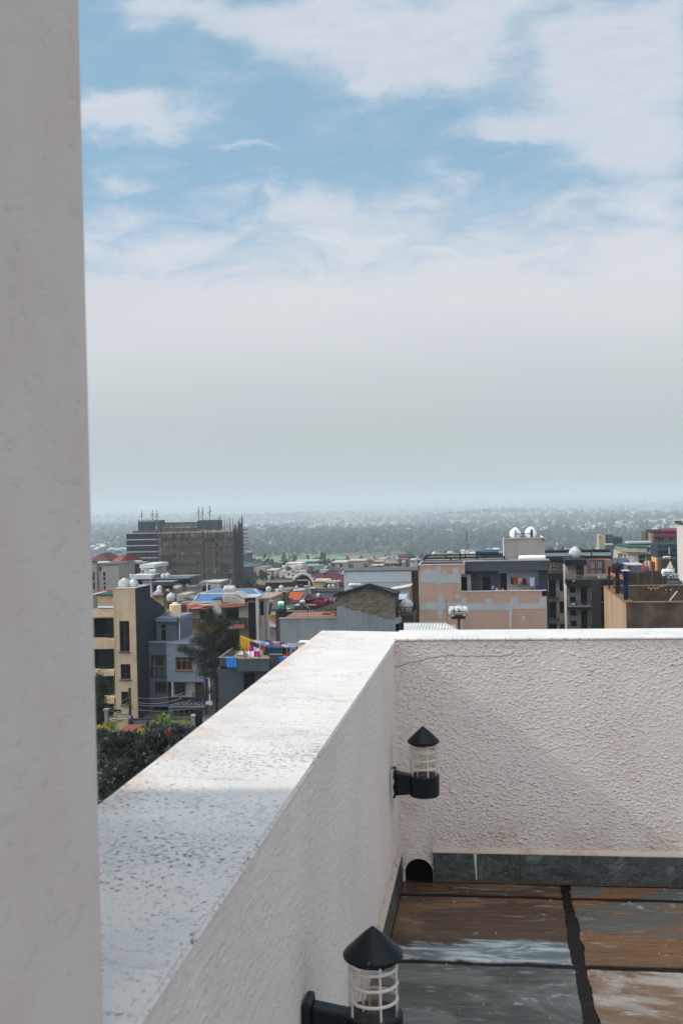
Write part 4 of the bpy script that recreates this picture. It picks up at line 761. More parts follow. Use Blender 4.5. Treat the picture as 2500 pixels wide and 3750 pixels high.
b.box('fascia', 655, 458, 1466, 549, dgr, .35, 1.6); b.box('fascia_cap', 655, 453, 1468, 459, P('7f8486'), .3, 3)
b.wall('terrace_wall', 655, 549, 1000, 760, P('4e5760'), 2.0, 4, [(825, 608, 902, 760, 'ddoor')], .2); b.wall('white_wall', 976, 549, 1362, 760, P('acaeb0'), 1.9, 4, [(980, 572, 1059, 760, 'ddoor')], .2)
b.box('left_pier', 655, 549, 714, 760, P('a3a7aa'), 1.2, .6) if False else None
b.wall('side_room', 614, 582, 714, 760, P('9b9fa2'), 1.0, 3, [(616, 608, 678, 760, 'hole')], .3); b.box('right_wall', 1362, 549, 1450, None, P('383d44'), 1.0, 6)
X0, X1, Z0, Z1 = b.r(614, 742, 1440, 744, 0); obj('terrace_floor', MB().box(X0, X1, 108.3, 110.2, Z0 - .8, Z0 - .65), P('7d7870'), b.o)
b.box('parapet_cap', 612, 740, 1437, 745, P('cfc8bf'), -.04, .4); b.poly('parapet_end', [(1390, 706, 2.5), (1408, 706, 2.5), (1437, 742, 0), (1392, 742, 0)], P('b7a48f'), (0, 0, -.5))
mb = MB(); 
for x in (742, 786): mb.tube(W('D', x, 462, 108.9 + .9), W('D', x, 742, 108.9 + .9), .03, 5)
for i in range(9): mb.tube(W('D', 742, 470 + i * 32, 109.8), W('D', 786, 470 + i * 32, 109.8), .022, 5)
solo('roof_ladder', mb, plain('59606a'), 'grey steel ladder climbing from the pink house terrace to its roof', 'ladder')
b.box('stair_house', 1030, 240, 1418, 456, P('98938e', .85, .08, .6), 3.5, 5); b.box('stair_house_cap', 1026, 233, 1420, 241, P('b9b5ae'), 3.4, .5); b.poly('cap_side', [(1372, 214, 8), (1386, 212, 8), (1420, 236, 3.5), (1400, 236, 3.5)], P('cfcac2'), (0, 0, -.3)); b.poly('stair_roof', [(1034, 238, 3.9), (1405, 236, 3.9), (1370, 222, 8), (1040, 224, 8)], P('3a3730'), (0, 0, -.1))
obj('down_pipe', MB().tube(W('D', 1024, 236, 111.4), W('D', 1028, 450, 111.4), .07), plain('c9c6c0'), b.o)
bl = P('d2d6ea', .4, .04, 3, False, .8)
t1 = tankp('D', 1083, 180, 1192, 252, 112.6, 'left of two white dome topped tanks on the pink house stair tower', 'y', mat=bl); t2 = tankp('D', 1229, 174, 1342, 248, 112.6, 'right of two white dome topped tanks on the pink house stair tower', 'y', mat=bl)
mb = MB(); mb.tube(W('D', 1141, 240, 111.8), W('D', 1140, 157, 111.8), .05, 6); mb.tube(W('D', 1289, 238, 111.8), W('D', 1289, 152, 111.8), .05, 6); mb.tube(W('D', 1299, 238, 111.8), W('D', 1298, 152, 111.8), .05, 6); mb.tube(W('D', 1141, 198, 111.8), W('D', 1289, 192, 111.8), .03, 6); mb.tube(W('D', 1208, 194, 111.8), W('D', 1208, 240, 111.8), .025, 5)
solo('pipe_frame', mb, plain('16181c'), 'black pipe frame standing in front of the two dome tanks', 'pipe frame')
tankp('D', 1168, 396, 1430, 454, 110.4, 'long white tank lying on the edge of the pink house roof', 'x', mat=P('dde0e2', .4, .04, 3, False, .8))
solo('roof_pipe', MB().path([W('D', 1142, 452, 110), W('D', 1142, 409, 110), W('D', 1172, 409, 110)], .025, 5), plain('4c4a48'), 'thin bent pipe feeding the long white roof tank', 'pipe')
rm = plain('17181b')
b.rail(290, 398, 1030, (386, 452), 6.5, 4, rm, .05, 4, style='lines'); b.rail(268, 430, 1030, (412, 456), 3.0, 3, rm, .05, 3, style='x'); b.rail(268, 430, 290, (398, 452), 3.0, 1, rm, .05, 1, dy1=6.5, style='x')
solo('roof_post', MB().tube(W('D', 610, 446, 111), W('D', 609, 373, 111), .07, 6), rm, 'single black post rising from the pink house roof railing', 'post')
for i, (x0, x1) in enumerate(((864, 930), (1005, 1065))):
    solo('roof_vent', MB().lathe(W('D', (x0 + x1) / 2, 458, 110.2), [((x1 - x0) * .0103, 0), ((x1 - x0) * .0095, .1), ((x1 - x0) * .006, .19), (.001, .22)], 18), plain('4f4b45'), ('left' if i == 0 else 'right') + ' low dark round vent on the pink house roof edge', 'vent', smooth=40)
# washing line on the white wall
cord([W('D', 1078, 604, 109.2), W('D', 1200, 622, 109.2), W('D', 1338, 600, 109.2)], 'short washing line in front of the white terrace wall', .012, '55585a')
G2 = 'washing on the pink house terrace'
for q, h, l in (([(1090, 610), (1118, 612), (1125, 686), (1096, 672)], '24343a', 'dark green top at the left end of the terrace line'), ([(1122, 614), (1165, 616), (1166, 668), (1126, 664)], 'a8321c', 'red brick coloured shirt on the terrace line'), ([(1165, 616), (1186, 620), (1184, 684), (1168, 680)], 'c6a98a', 'narrow cream cloth on the terrace line'), ([(1186, 620), (1208, 622), (1204, 656), (1188, 656)], 'b59f8c', 'tan cloth on the terrace line'), ([(1182, 656), (1206, 658), (1204, 684), (1180, 682)], 'd0461c', 'bright orange cloth below the tan one'),
                ([(1210, 624), (1242, 622), (1240, 684), (1208, 684)], '2a201e', 'dark brown trousers on the terrace line'), ([(1242, 622), (1274, 618), (1264, 690), (1248, 680)], '7b7f8a', 'grey shirt next to the white towel'), ([(1274, 614), (1324, 608), (1322, 704), (1276, 702)], 'c9cbe4', 'long white towel at the right end of the terrace line')):
    cloth('D', q, 109.2, fab(h), l, 2, .03, group=G2, nx=8, ny=5)
mb = MB(); c = W('D', 1364, 728, 108.9); mb.lathe((c[0], 108.9, c[2] - .1), [(.24, 0), (.36, .36), (.39, .37), (.39, .39), (.34, .38), (.22, .03), (.001, .03)], 20); solo('plastic_basin', mb, plain('4a2a86', .4), 'purple plastic basin on the pink house parapet end', 'basin', smooth=40)
for i, (x, y, h, l) in enumerate(((938, 722, '1f6a64', 'teal plastic jug'), (960, 732, 'c9c6c0', 'small white bottle'), (985, 734, '8a5a4a', 'brown cloth bundle'), (1018, 735, 'b79a86', 'beige cloth bundle'), (925, 716, '7d7ac0', 'lilac plastic bag'))):
    c = W('D', x, y + 8, 108.7); s = .18 if i in (0, 4) else .13; solo('household_item', MB().lathe(c, [(s * .7, 0), (s, s * .5), (s * .8, s * 1.3), (s * .3, s * 1.9), (.001, s * 1.95)], 10), plain(h, .5), l + ' standing on the pink house terrace parapet', 'household item', smooth=50)
# neighbour's dark side wall to the right of the pink house
b = Bd('D', 109.5, 'narrow slate blue wall strip between the pink house and the dark flats', 'wall', 'side_wall', ref=(1455, 1105)); b.box('wall', 1440, 830, 1462, None, P('3f4a54'), 0, 4)
# =================================================================== tank on a post, pale corrugated roof
b = Bd('D', 78, 'stubby brown steel post and platform carrying a white tank in front of the pink house', 'tank stand', 'tank_stand', ref=(597, 1105)); st = P('3a2620', .6, .2, 3, False)
b.box('platform', 530, 986, 662, 1012, st, -.35, .8); pm = P('7a5426', .6, .3, 3, False)
b.box('post', 584, 1012, 612, None, pm, -.1, .3)
c0 = W('D', 597, 986, 78); L_ = W('D', 693, 930, 78)[0] - W('D', 499, 930, 78)[0]; dd = (W('D', 597, 882, 78)[2] - c0[2]) * .97
tk = tank((c0[0], 78.05, c0[2]), L_, dd * .93, 'x', 'white tank with dark arched lettering on the brown post', feet=dd * .05, strap=True)
def lettering(root, s, centre, r, a0, a1, size, y, h='2a2c30'):
    m = plain(h, .6)
    for i, ch in enumerate(s):
        if ch == ' ': continue
        a = math.radians(a0 + (a1 - a0) * i / max(1, len(s) - 1)); cu = bpy.data.curves.new('lettering', 'FONT'); cu.body = ch; cu.size = size; cu.align_x = 'CENTER'; cu.align_y = 'CENTER'; cu.extrude = .004; cu.offset = .004; cu.materials.append(m)
        oc = bpy.data.objects.new('lettering', cu); me = bpy.data.meshes.new_from_object(oc); bpy.data.objects.remove(oc); o = link(bpy.data.objects.new('lettering', me)); o.parent = root; lx = centre[0] + r * math.cos(a); lz = centre[1] + r * math.sin(a); l = LOC[root.name]
        o.location = (lx - l[0], y(lz) - l[1], lz - l[2]); o.rotation_euler = (math.pi / 2, -(a - math.pi / 2), 0)
R_ = dd * .93 / 2; zc_ = c0[2] + dd * .05 + R_
lettering(tk, 'AYT  TANK', (c0[0] - L_ * .10, zc_ - R_ * .05), R_ * .62, 170, 5, R_ * .42, lambda z: 78.05 - math.sqrt(max(0, R_ ** 2 - (z - zc_) ** 2)) - .02)
solo('feed_pipe', MB().path([W('D', 476, 830, 77.9), W('D', 492, 1060, 77.9)], .02, 5).path([W('D', 482, 893, 77.9), W('D', 500, 893, 77.9)], .025, 5).path([W('D', 488, 982, 77.9), W('D', 505, 978, 77.9)], .02, 5).path([W('D', 532, 1000, 77.9), W('D', 510, 1060, 77.9)], .012, 4), plain('4a4644'), 'thin water pipe rising beside the white tank on the post', 'pipe')
b = Bd('D', 70, 'pale grey corrugated iron roof just beyond the coping', 'shed', 'corrugated_shed', ref=(330, 1150)); cg = corrugated('b9b7b2', 'x', .19, .5, .8)
b.poly('roof', [(70, 1112, -2.5), (74, 1052, 0), (472, 1050, 0), (585, 1112, -2.5), (585, 1118, -3), (70, 1118, -3)], cg, (0, 0, -.06)); b.box('ridge', 72, 1048, 474, 1053, P('8f8d88'), -.02, .3); b.box('wall', 80, 1118, 560, None, P('8d8a84'), -.5, 3)
b.poly('roof_verge', [(468, 1048, -.02), (476, 1048, -.02), (600, 1112, -2.6), (582, 1112, -2.6)], P('a3a19b'), (0, 0, -.1))
# =================================================================== dark flats
b = Bd('E', 118, 'tall grey and white flats with glass balconies behind the pink house', 'flats', 'grey_flats', ref=(560, 1200))
chr_ = P('262b31', .7, .08, .6); wl = P('a29c96', .85, .08, .7); orn = P('93705a', .85, .08, .7)
# rear wing
b.box('rear_roof_edge', 125, 385, 805, 405, plain('1c1d20'), 9, 2) ; b.poly('rear_roof', [(125, 446, 5.8), (820, 440, 5.8), (800, 396, 10), (128, 404, 10)], P('76817f', .6, .1, .6, False), (0, 0, -.12)); b.box('rear_fascia', 122, 446, 820, 486, chr_, 5.6, 1)
b.wall('left_upper_wall', 160, 482, 316, 630, orn, 6, 5, [(197, 497, 252, 612, 'curt'), (272, 497, 314, 612, 'curt')], .2); b.rail(158, 598, 316, 628, 5.0, 6, plain('3a3c40'), .02, 2, style='lines')
b.box('left_band', 158, 628, 320, 690, chr_, 5.2, 5); b.wall('left_wall', 160, 690, 334, None, wl, 6, 5, [(163, 696, 241, 884, 'dark'), (276, 698, 322, 812, 'dark'), (170, 922, 245, 1104, 'dark'), (279, 922, 325, 1044, 'dark'), (175, 1150, 250, 1260, 'dark'), (284, 1152, 328, 1260, 'dark')], .35)
for y in (882, 1104): b.box('balcony_slab', 160, y, 274, y + 12, P('3c3f42'), 4.8, 1.4); b.rail(160, y - 62, 270, y, 4.9, 4, plain('1e2022'), .02, 2, style='lines')
# penthouse right part
b.wall('upper_wall', 556, 480, 742, 650, orn, 4, 5, [(593, 490, 654, 648, 'curt'), (668, 486, 728, 648, 'curt')], .2); b.box('upper_pier', 741, 484, 818, 650, orn, 3.6, 5); obj('drain_pipe', MB().tube(W('E', 739, 486, 121.5), W('E', 741, 650, 121.5), .06), plain('1b1a1a'), b.o)
b.box('tower_block', 341, 538, 447, 690, P('a49d94'), .6, 4); b.wall('tower_glazing', 446, 535, 530, 690, P('6a6a5f'), .9, 3, [(450, 540, 528, 688, 'bars')], .1); b.box('tower_pier', 529, 533, 562, 652, P('a89e94'), .5, 4)
b.box('tower_parapet', 340, 478, 558, 542, chr_, -.3, 5); b.poly('tower_parapet_side', [(340, 478, -.3), (340, 542, -.3), (308, 520, 5), (308, 470, 5)], P('33383d'), (.2, 0, 0)); b.poly('tower_cap', [(340, 478, -.35), (558, 478, -.35), (522, 464, 4), (500, 464, 4), (350, 468, 4), (310, 466, 4.6)], P('5a5d5e'), (0, 0, -.1))
b.poly('white_side', [(345, 540, .62), (312, 524, 5), (330, 700, 5), (346, 1290, 5), (362, 1290, .3), (358, 690, .3)], P('b8b2aa'), (.12, 0, 0))
b.box('terrace_floor', 345, 648, 860, 654, P('8b7f70'), .8, 5); b.box('front_band', 362, 692, 745, 764, chr_, -.6, 2); b.poly('band_side', [(362, 692, -.6), (362, 764, -.6), (330, 726, 3.4), (330, 660, 3.4)], P('2b3036'), (.1, 0, 0)); b.box('front_band_right', 745, 692, 996, 775, P('232a33'), -.3, 2)
b.box('band_light', 415, 698, 433, 712, plain('e6e6df', .5), -.66, .05)
b.rail(362, 650, 990, 692, -.5, 10, plain('8d8474'), .02, 4, style='lines'); b.rail(340, 622, 362, (650, 660), 3.3, 5, plain('24262a'), .03, 1, dy1=-.5) if False else None
b.wall('front_wall', 356, 762, 612, None, wl, .6, 4, [(386, 765, 444, 830, 'hole'), (388, 871, 446, 936, 'dark'), (392, 1010, 452, 1070, 'hole'), (396, 1119, 454, 1182, 'dark'), (498, 766, 566, 962, 'hole'), (503, 1010, 570, 1290, 'hole')], .5)
b.box('balcony_slab', 363, 968, 608, 977, P('b5b1aa'), -.8, 1.5); b.box('balcony_beam', 366, 976, 610, 1006, chr_, -.7, 1.3)
b.rail(362, 905, 608, 970, -.75, 16, plain('34363a'), .016, 2); b.rail(368, 1155, 612, 1230, -.75, 16, plain('34363a'), .016, 2); b.box('balcony_slab', 366, 1228, 612, 1236, P('b5b1aa'), -.8, 1.5)
b.box('dark_panel', 606, 700, 704, None, P('3f3d39'), -.65, 4); b.box('corner_edge', 601, 765, 607, None, P('c5c1ba'), -.45, .4)
b.wall('glazed_wing', 702, 772, 760, None, chr_, 0, 4, [(706, 778, 744, 850, 'dark'), (706, 852, 744, 926, 'dark'), (706, 940, 744, 1170, 'dark')], .15); b.box('sill', 702, 926, 748, 932, P('85898a'), -.1, .2)
for i, (x, y, r, h, l) in enumerate(((455, 950, .27, '2f73ac', 'blue tub'), (425, 948, .2, 'cfd2d4', 'white water container'), (408, 952, .16, 'b8b4ae', 'grey bucket'), (548, 958, .2, '8a2f34', 'red basin'), (478, 955, .13, 'c9c7c0', 'small white bag'))):
    c = W('E', x, y + 14, 117.9); solo('balcony_item', MB().lathe(c, [(r * .7, 0), (r, r * .9), (r * .96, r * 1.2), (r * .5, r * 1.5), (.001, r * 1.55)], 12), plain(h, .5), l + ' on the middle balcony of the grey flats', 'household item', smooth=50)
tankp('E', 378, 398, 500, 476, 121, 'large white round tank on the roof corner of the grey flats', 'y')
solo('roof_sheet', MB().prism([W('E', 356, 474, 120), W('E', 395, 410, 120.4), W('E', 404, 414, 121), W('E', 372, 476, 121)], (0, .02, -.06)), P('c2bfb8'), 'white sheet leaning against the round tank', 'sheet')
for i, (x, y) in enumerate(((480, 386), (610, 388))):
    mb = MB(); c = Vector(W('E', x, y + 22, 122.5)); e = Vector(W('E', x + 28, y - 14, 122.5)); mb.tube(c, e, .1, 6); mb.tube(c + Vector((0, 0, -.5)), c, .06, 5); mb.box(c.x - .6, c.x + .7, 122.3, 123.1, c.z - .55, c.z - .35); solo('solar_heater', mb, plain('1f2022'), ('left' if i == 0 else 'right') + ' dark tilted solar heater on the grey flats roof', 'solar heater')
b2 = Bd('E', 112, 'orange tiled terrace corner with black railing right of the grey flats', 'terrace', 'side_terrace', ref=(880, 770)); b2.poly('floor', [(808, 612, 6), (940, 665, 0), (940, 690, 0), (808, 640, 6)], P('a9765a'), (0, .3, -.1)); b2.rail(806, 562, 868, 612, 5, 6, plain('24201e'), .03, 2); b2.box('wall', 870, 690, 996, None, P('39332d'), .5, 3)
for i, x in enumerate((885, 905, 922, 938)): solo('flag_cloth', MB().prism([W('E', x, 628 + i * 4, 113), W('E', x + 8, 628 + i * 4, 113), W('E', x + 7, 646 + i * 5, 113), W('E', x + 1, 648 + i * 5, 113)], (0, .02, 0)), fab('c3c7cc'), ('first', 'second', 'third', 'fourth')[i] + ' small white cloth on the terrace rail by the grey flats, counting from the left', 'cloth', group='small white cloths by the rail')
solo('flag_cloth', MB().prism([W('E', 928, 600, 113), W('E', 948, 596, 113), W('E', 946, 628, 113), W('E', 930, 624, 113)], (0, .03, 0)), fab('7e2630'), 'dark red cloth beside the blue steel post', 'cloth')
# =================================================================== brown concrete house in front right
b = Bd('E', 60, 'raw brown concrete house at the right with rusty and blue posts on its wall', 'house', 'brown_concrete_house', ref=(1250, 1200))
def brown():
    m, t, bb = newmat('stained_brown_concrete'); p = t.pos(); c = alb('5c4c3e'); n = t.noise(t.map(p, (1, 1, .8)), .7, 7, .65, .6); col = t.mix(t.ramp(n, .35, .66), c, alb('3d322a')); col = t.mix(t.ramp(t.noise(p, 1.1, 5, .6, .5), .58, .7, 0, .55), col, alb('75655a')); col = t.mix(t.ramp(t.noise(t.map(p, (3, 3, .25)), 1.2, 4), .5, .75, 0, .4), col, alb('33291f'))
    t.L.new(col, bb.inputs['Base Color']); bb.inputs['Roughness'].default_value = .92; t.L.new(t.bump(t.noise(p, 9, 5), .4, .02), bb.inputs['Normal']); return m
def tan():
    m, t, bb = newmat('tan_streaked_concrete'); p = t.pos(); X = t.xyz(p); c = alb('a98e70', 1.2); n = t.noise(t.map(p, (1.2, .5, .1)), 1.2, 6, .6); col = t.mix(t.ramp(n, .38, .62), c, alb('94785a', 1.2))
    q = t.m('ADD', X[2], t.m('MULTIPLY', t.noise(t.map(p, (1.6, 1.6, .2)), 1.5, 5), 3.2)); col = t.mix(t.ramp(q, -2.1, -1.4, 0, .8), col, alb('7c5e40', 1.2)); col = t.mix(t.ramp(t.noise(t.map(p, (3, 3, .12), (0, 0, 0), (2, 2, 0)), 1.2, 3), .6, .7, 0, .7), col, alb('b9a58c', 1.2))
    t.L.new(col, bb.inputs['Base Color']); bb.inputs['Roughness'].default_value = .92; t.L.new(t.bump(t.noise(p, 9, 5), .3, .02), bb.inputs['Normal']); return m
BR = brown(); TN = tan(); cp = P('8a7458', .9, .15, 2, False)
pA = W('E', 970, 926, 60); XL = pA[0]; zT = pA[2]; YB = 71.5
obj('side_wall', MB().box(XL, XL + .3, 60.003, YB, b.g, zT - .06), TN, b.o); obj('front_wall', MB().box(XL + .003, XL + 14, 60, 60.3, b.g, zT - .062), BR, b.o)
obj('rear_wall', MB().box(XL + .3, XL + 18, YB - .35, YB, b.g, zT - .02), BR, b.o); obj('roof_deck', MB().box(XL + .3, XL + 18, 60.3, YB - .35, zT - 2.6, zT - 2.4), P('4a4036'), b.o)
obj('wall_cap', MB().box(XL - .03, XL + .42, 59.97, YB + .02, zT - .058, zT + .01), P('7d6448', .9, .2, 2, False), b.o); obj('wall_cap', MB().box(XL + .42, XL + 14, 59.96, 60.34, zT - .06, zT + .005), cp, b.o); obj('wall_cap', MB().box(XL + .42, XL + 18, YB - .4, YB + .03, zT - .02, zT + .02), cp, b.o)
obj('inner_wall', MB().box(XL + 8.1, XL + 8.4, 60.34, 66, zT - 2.4, zT + .02), P('9b8468', .9, .2), b.o); obj('inner_wall', MB().box(XL + 8.4, XL + 14, 64.5, 64.8, zT - 2.4, zT - .08), P('6e5b47', .9, .2), b.o)
def post(x0, y0, y1, Y, r, h, label):
    a = W('E', x0, y1, Y); c = W('E', x0, y0, Y); solo('steel_post', MB().box(XL + .05, XL + .05 + r * 2, Y - r, Y + r, zT + .012, c[2]), P(h, .6, .3, 2, False, 1.5), label, 'post', loc=(XL + .1, Y, zT), bevel=.01)
for (px_, Y, y0, r, h, l) in ((795, 69.2, 552, .06, '4a241e', 'thin rust red post at the far end of the tan wall'), (866, 65.3, 560, .12, '3c2620', 'thick rusty brown post in the middle of the tan wall'), (952, 61.4, 600, .12, '1a2a58', 'dark blue painted post nearest on the tan wall')): post(px_, y0, 0, Y, r, h, l)
solo('post_cap', MB().box(XL - .02, XL + .38, 61.2, 61.6, W('E', 952, 600, 61.4)[2] + .001, W('E', 952, 592, 61.4)[2]), plain('d0d0d0'), 'white cap on top of the dark blue post', 'cap')
mb = MB(); mb.tube(W('E', 1372, 845, 66), W('E', 1428, 915, 66), .03, 6); solo('bent_rod', mb.box(*(lambda p: (p[0] - .12, p[0] + .12, 65.9, 66.1, p[2] - .1, p[2] + .1))(W('E', 1372, 845, 66))), plain('4e463f'), 'dark rod leaning left inside the brown roof wall', 'rod')
solo('white_rod', MB().tube(W('E', 1425, 912, 65.8), W('E', 1504, 814, 65.8), .04, 6), plain('b9b6b2'), 'white rod leaning right inside the brown roof wall', 'rod')
pts = [W('L5', x, y, 68 + i * .3) for i, (x, y) in enumerate(((500, 440), (650, 475), (820, 515), (905, 525), (1000, 525), (1080, 530), (1160, 505), (1220, 490), (1290, 470)))]
solo('string_line', MB().path(pts, .012, 4), plain('7d766c'), 'thin cord slung above the brown roof, carrying small bright flags', 'cord')
for i, (x, y, s, h, l) in enumerate(((908, 530, 17, 'e0501c', 'large orange'), (945, 558, 9, 'd6cba8', 'cream'), (970, 556, 8, 'd06a28', 'small orange'), (1003, 524, 12, 'c87a30', 'amber'), (1036, 550, 8, 'd9d3c4', 'small white'), (1080, 542, 9, 'd9a89a', 'pink'), (1120, 508, 7, 'c9c9c2', 'pale grey'), (1162, 512, 8, 'c8b0a8', 'beige'), (1184, 502, 12, 'c8582a', 'burnt orange'), (1224, 492, 7, 'd0d0d0', 'highest white'), (1240, 578, 15, 'e8741c', 'low bright orange'), (1328, 573, 8, 'd8d4cc', 'rightmost white'))):
    a = W('L5', x, y, 68.5); s *= .0032; solo('pennant', MB().prism([(a[0] - s, 68.5, a[2] + s * .9), (a[0] + s, 68.5, a[2] + s), (a[0] + s * .7, 68.5, a[2] - s), (a[0] - s * .5, 68.5, a[2] - s * .8)], (0, .03, 0)), fab(h, .7), l + ' scrap of bunting above the brown roof', 'bunting', group='bunting scraps above the brown roof')
b = Bd('E', 84, 'dirty brown concrete wall block behind the brown roof, carrying a tank at its right end', 'wall', 'old_concrete_wall', ref=(1190, 770))
ow = P('4f463d', .92, .25, .6); b.box('wall', 996, 616, 1400, None, ow, 0, .5); b.box('wall_step', 1150, 602, 1345, 625, ow, .1, .4); b.box('left_end', 975, 612, 1010, None, P('3b352f'), -.3, 1.5)
for x in (1090, 1240, 1345): b.box('pilaster', x, 616, x + 14, None, P('5a5046'), -.08, .1)
for x, y in ((1075, 757), (1262, 752)): b.box('hole', x - 8, y - 8, x + (6 if x < 1100 else 22), y + 8, plain('14110f', .9, 1.), -.02, .05)
tankp('E', 1339, 572, 1462, 652, 83, 'grey white tank on thin legs at the right end of the brown wall', 'x', True, mat=P('b3b5b5', .45, .12, 3, False, .72))
solo('support_stand', MB().tube(W('E', 1440, 640, 83), W('E', 1440, 690, 83), .04, 5).tube(W('E', 1465, 640, 83.6), W('E', 1462, 700, 83.6), .03, 5).tube(W('E', 1432, 640, 83.6), W('E', 1434, 690, 83.6), .03, 5), plain('33302e'), 'thin dark legs beneath the grey white tank', 'stand')
b = Bd('E', 88, 'dark low roof and pale blue wall right of the brown wall block', 'shed', 'dark_shed', ref=(1455, 760)); b.box('pale_wall', 1392, 638, 1520, 700, P('8a949c'), .8, 1); b.box('dark_wall', 1385, 688, 1530, None, P('2f3134'), 0, 3)
b = Bd('E', 76, 'grey roof pipe roll and dark gutter in front of the white block', 'pipe', 'roof_pipe_roll', ref=(1475, 760)); obj('pipe', MB().tube(W('E', 1402, 742, 76), W('E', 1552, 740, 76), .26, 16), P('4a5453', .5, .1, 2, False), b.o, 40); b.poly('rafter', [(1460, 724, .4), (1540, 712, .4), (1575, 735, .4), (1575, 742, .4), (1540, 720, .4)], plain('3a3834'), (0, .3, 0))
b = Bd('E', 92, 'blank off-white tower block cut by the right edge of the view', 'building', 'white_block', ref=(1540, 700)); xw = W('E', 1502, 300, 102)[0]; zw = W('E', 1502, 106, 102)[2]; obj('wall', MB().box(xw, xw + 9, 92, 102, b.g - .3, zw), P('bcb8b2', .85, .06, .3), b.o); obj('roof_edge', MB().box(xw - .15, xw + 9.2, 91.8, 102.2, zw, zw + .25), plain('3a3836'), b.o)
tankp('E', 1556, 55, 1600, 98, 93, 'white tank on the off-white block at the right edge', 'y')
# behind
b = Bd('H7', 128, 'plain blue grey rendered box house between the brown wall and the curved building', 'house', 'grey_box_house', ref=(790, 880)); b.box('wall', 680, 765, 925, 900, P('5f6970'), 0, 5); b.poly('left_face', [(680, 765, 0), (650, 760, 5), (622, 850, 5), (622, 1000, 5), (680, 1000, 0)], P('a5745a'), (.1, 0, 0)); b.box('lower', 680, 900, 1070, None, P('4a3c35'), 0, 5); b.box('roof_cap', 655, 755, 925, 766, P('b0b1b0'), 0, 5)
for i in range(6): solo('jar', MB().lathe(W('H7', 935 + i * 22, 860 - (i % 2) * 30, 126), [(.3, 0), (.35, .5), (.2, .9), (.001, 1.0)], 8), P(('8a4a40', 'a08f80', '6d3a30', 'b7a79c', '94806f', '7d4238')[i]), ('rust coloured', 'beige', 'dark red', 'cream', 'tan', 'brick')[i] + ' pot on the roof right of the grey box house', 'pot', smooth=40)
b = Bd('H7', 135, 'dark red side wall next to the yellow stair tower', 'wall', 'red_wall', ref=(1095, 850)); b.box('wall', 1066, 716, 1126, None, P('6a2c34'), 0, 3)
b = Bd('H7', 134, 'narrow yellow stair tower with one slit window', 'tower', 'yellow_tower', ref=(1160, 850)); b.wall('wall', 1124, 655, 1196, None, P('c79a5c'), 0, 4, [(1158, 735, 1170, 800, 'dark')]); b.poly('coping', [(1120, 648, 0), (1196, 658, 0), (1198, 668, 0), (1120, 656, 0)], P('d0ae7c'), (0, 4, 0))
b = Bd('H7', 130, 'dark grey wall house carrying a white tank near the right edge', 'house', 'dark_house', ref=(1260, 900)); b.box('wall', 1196, 662, 1372, None, P('463f39'), 2, 5); b.box('green_wall', 1370, 655, 1475, None, P('254a42'), 2.2, 5); tankp('H7', 1232, 608, 1362, 658, 133, 'white tank on the dark grey house above the sail', 'x', True)
o = solo('shade_sail', MB().prism([W('H7', 1355, 685, 118), W('H7', 1405, 810, 118), W('H7', 1290, 805, 122)], (0, .02, -.03)).prism([W('H7', 1405, 812, 118), W('H7', 1430, 825, 118), W('H7', 1415, 922, 118), W('H7', 1392, 920, 118)], (0, .05, 0)), fab('ded0c2'), 'cream pointed shade sail beside the tank on legs', 'shade sail')
# curved building with green roof
b = Bd('H7', 250, 'curved cream office building with a dark green roof and slatted top floor', 'building', 'curved_building', ref=(900, 750)); wc_ = P('a39b8d', .85, .08, .2)
def curve(y0, y1, dyy=0, pts=((470, 0), (540, -3.5), (650, -5.5), (800, -6.5), (945, -6.8))):
    P0 = [W('H7', x, y0[i] if isinstance(y0, tuple) else y0, 250 + d + dyy + 8) for i, (x, d) in enumerate(pts)]; P1 = [W('H7', x, y1[i] if isinstance(y1, tuple) else y1, 250 + d + dyy + 8) for i, (x, d) in enumerate(pts)]; mb = MB(); n = len(P0); Q = [(p[0], p[1] + 6, p[2]) for p in P0]; Q1 = [(p[0], p[1] + 6, p[2]) for p in P1]
    mb.add([tuple(p) for p in P0] + [tuple(p) for p in P1] + Q + Q1, [(i, n + i, n + i + 1, i + 1) for i in range(n - 1)] + [(i, i + 1, 2 * n + i + 1, 2 * n + i) for i in range(n - 1)] + [(n + i, 3 * n + i, 3 * n + i + 1, n + i + 1) for i in range(n - 1)] + [(0, 2 * n, 3 * n, n), (n - 1, 2 * n - 1, 4 * n - 1, 3 * n - 1)]); return mb
obj('roof_edge', curve((418, 438, 452, 458, 460), (448, 462, 474, 478, 478), -.8), P('1f4a40'), b.o); obj('slat_floor', curve((448, 460, 472, 478, 478), (520, 532, 542, 546, 546), .6), P('4d4238'), b.o); obj('wall_band', curve((515, 530, 542, 548, 548), (560, 572, 580, 584, 584)), wc_, b.o); obj('wall', curve((555, 572, 580, 584, 584), (1500,) * 5, .3, ((470, 0), (520, -2.8), (640, -5.4), (760, -6.3), (832, -6.5))), wc_, b.o)
mb = MB()
for i in range(15): x = 478 + i * 33; d = np.interp(x, [470, 540, 650, 800, 945], [0, -3.5, -5.5, -6.5, -6.8]); yo = np.interp(x, [470, 650, 945], [446, 472, 478]); mb.tube(W('H7', x, yo, 257.6 + d), W('H7', x, yo + 72, 257.6 + d), .35, 5)
obj('slats', mb, P('a89c8e'), b.o); b.poly('roof', [(468, 420, 8), (540, 442, 4), (660, 456, 2), (945, 462, 1), (1155, 466, 1), (1140, 432, 14), (700, 404, 20), (480, 408, 16)], P('2c5f52', .6, .1, .3, False), (0, 0, -.5)); b.box('roof_house', 660, 378, 1058, 405, P('a9b1ad'), 12, 6); b.box('roof_house_wall', 665, 404, 1050, 436, P('274f46'), 12.3, 5)
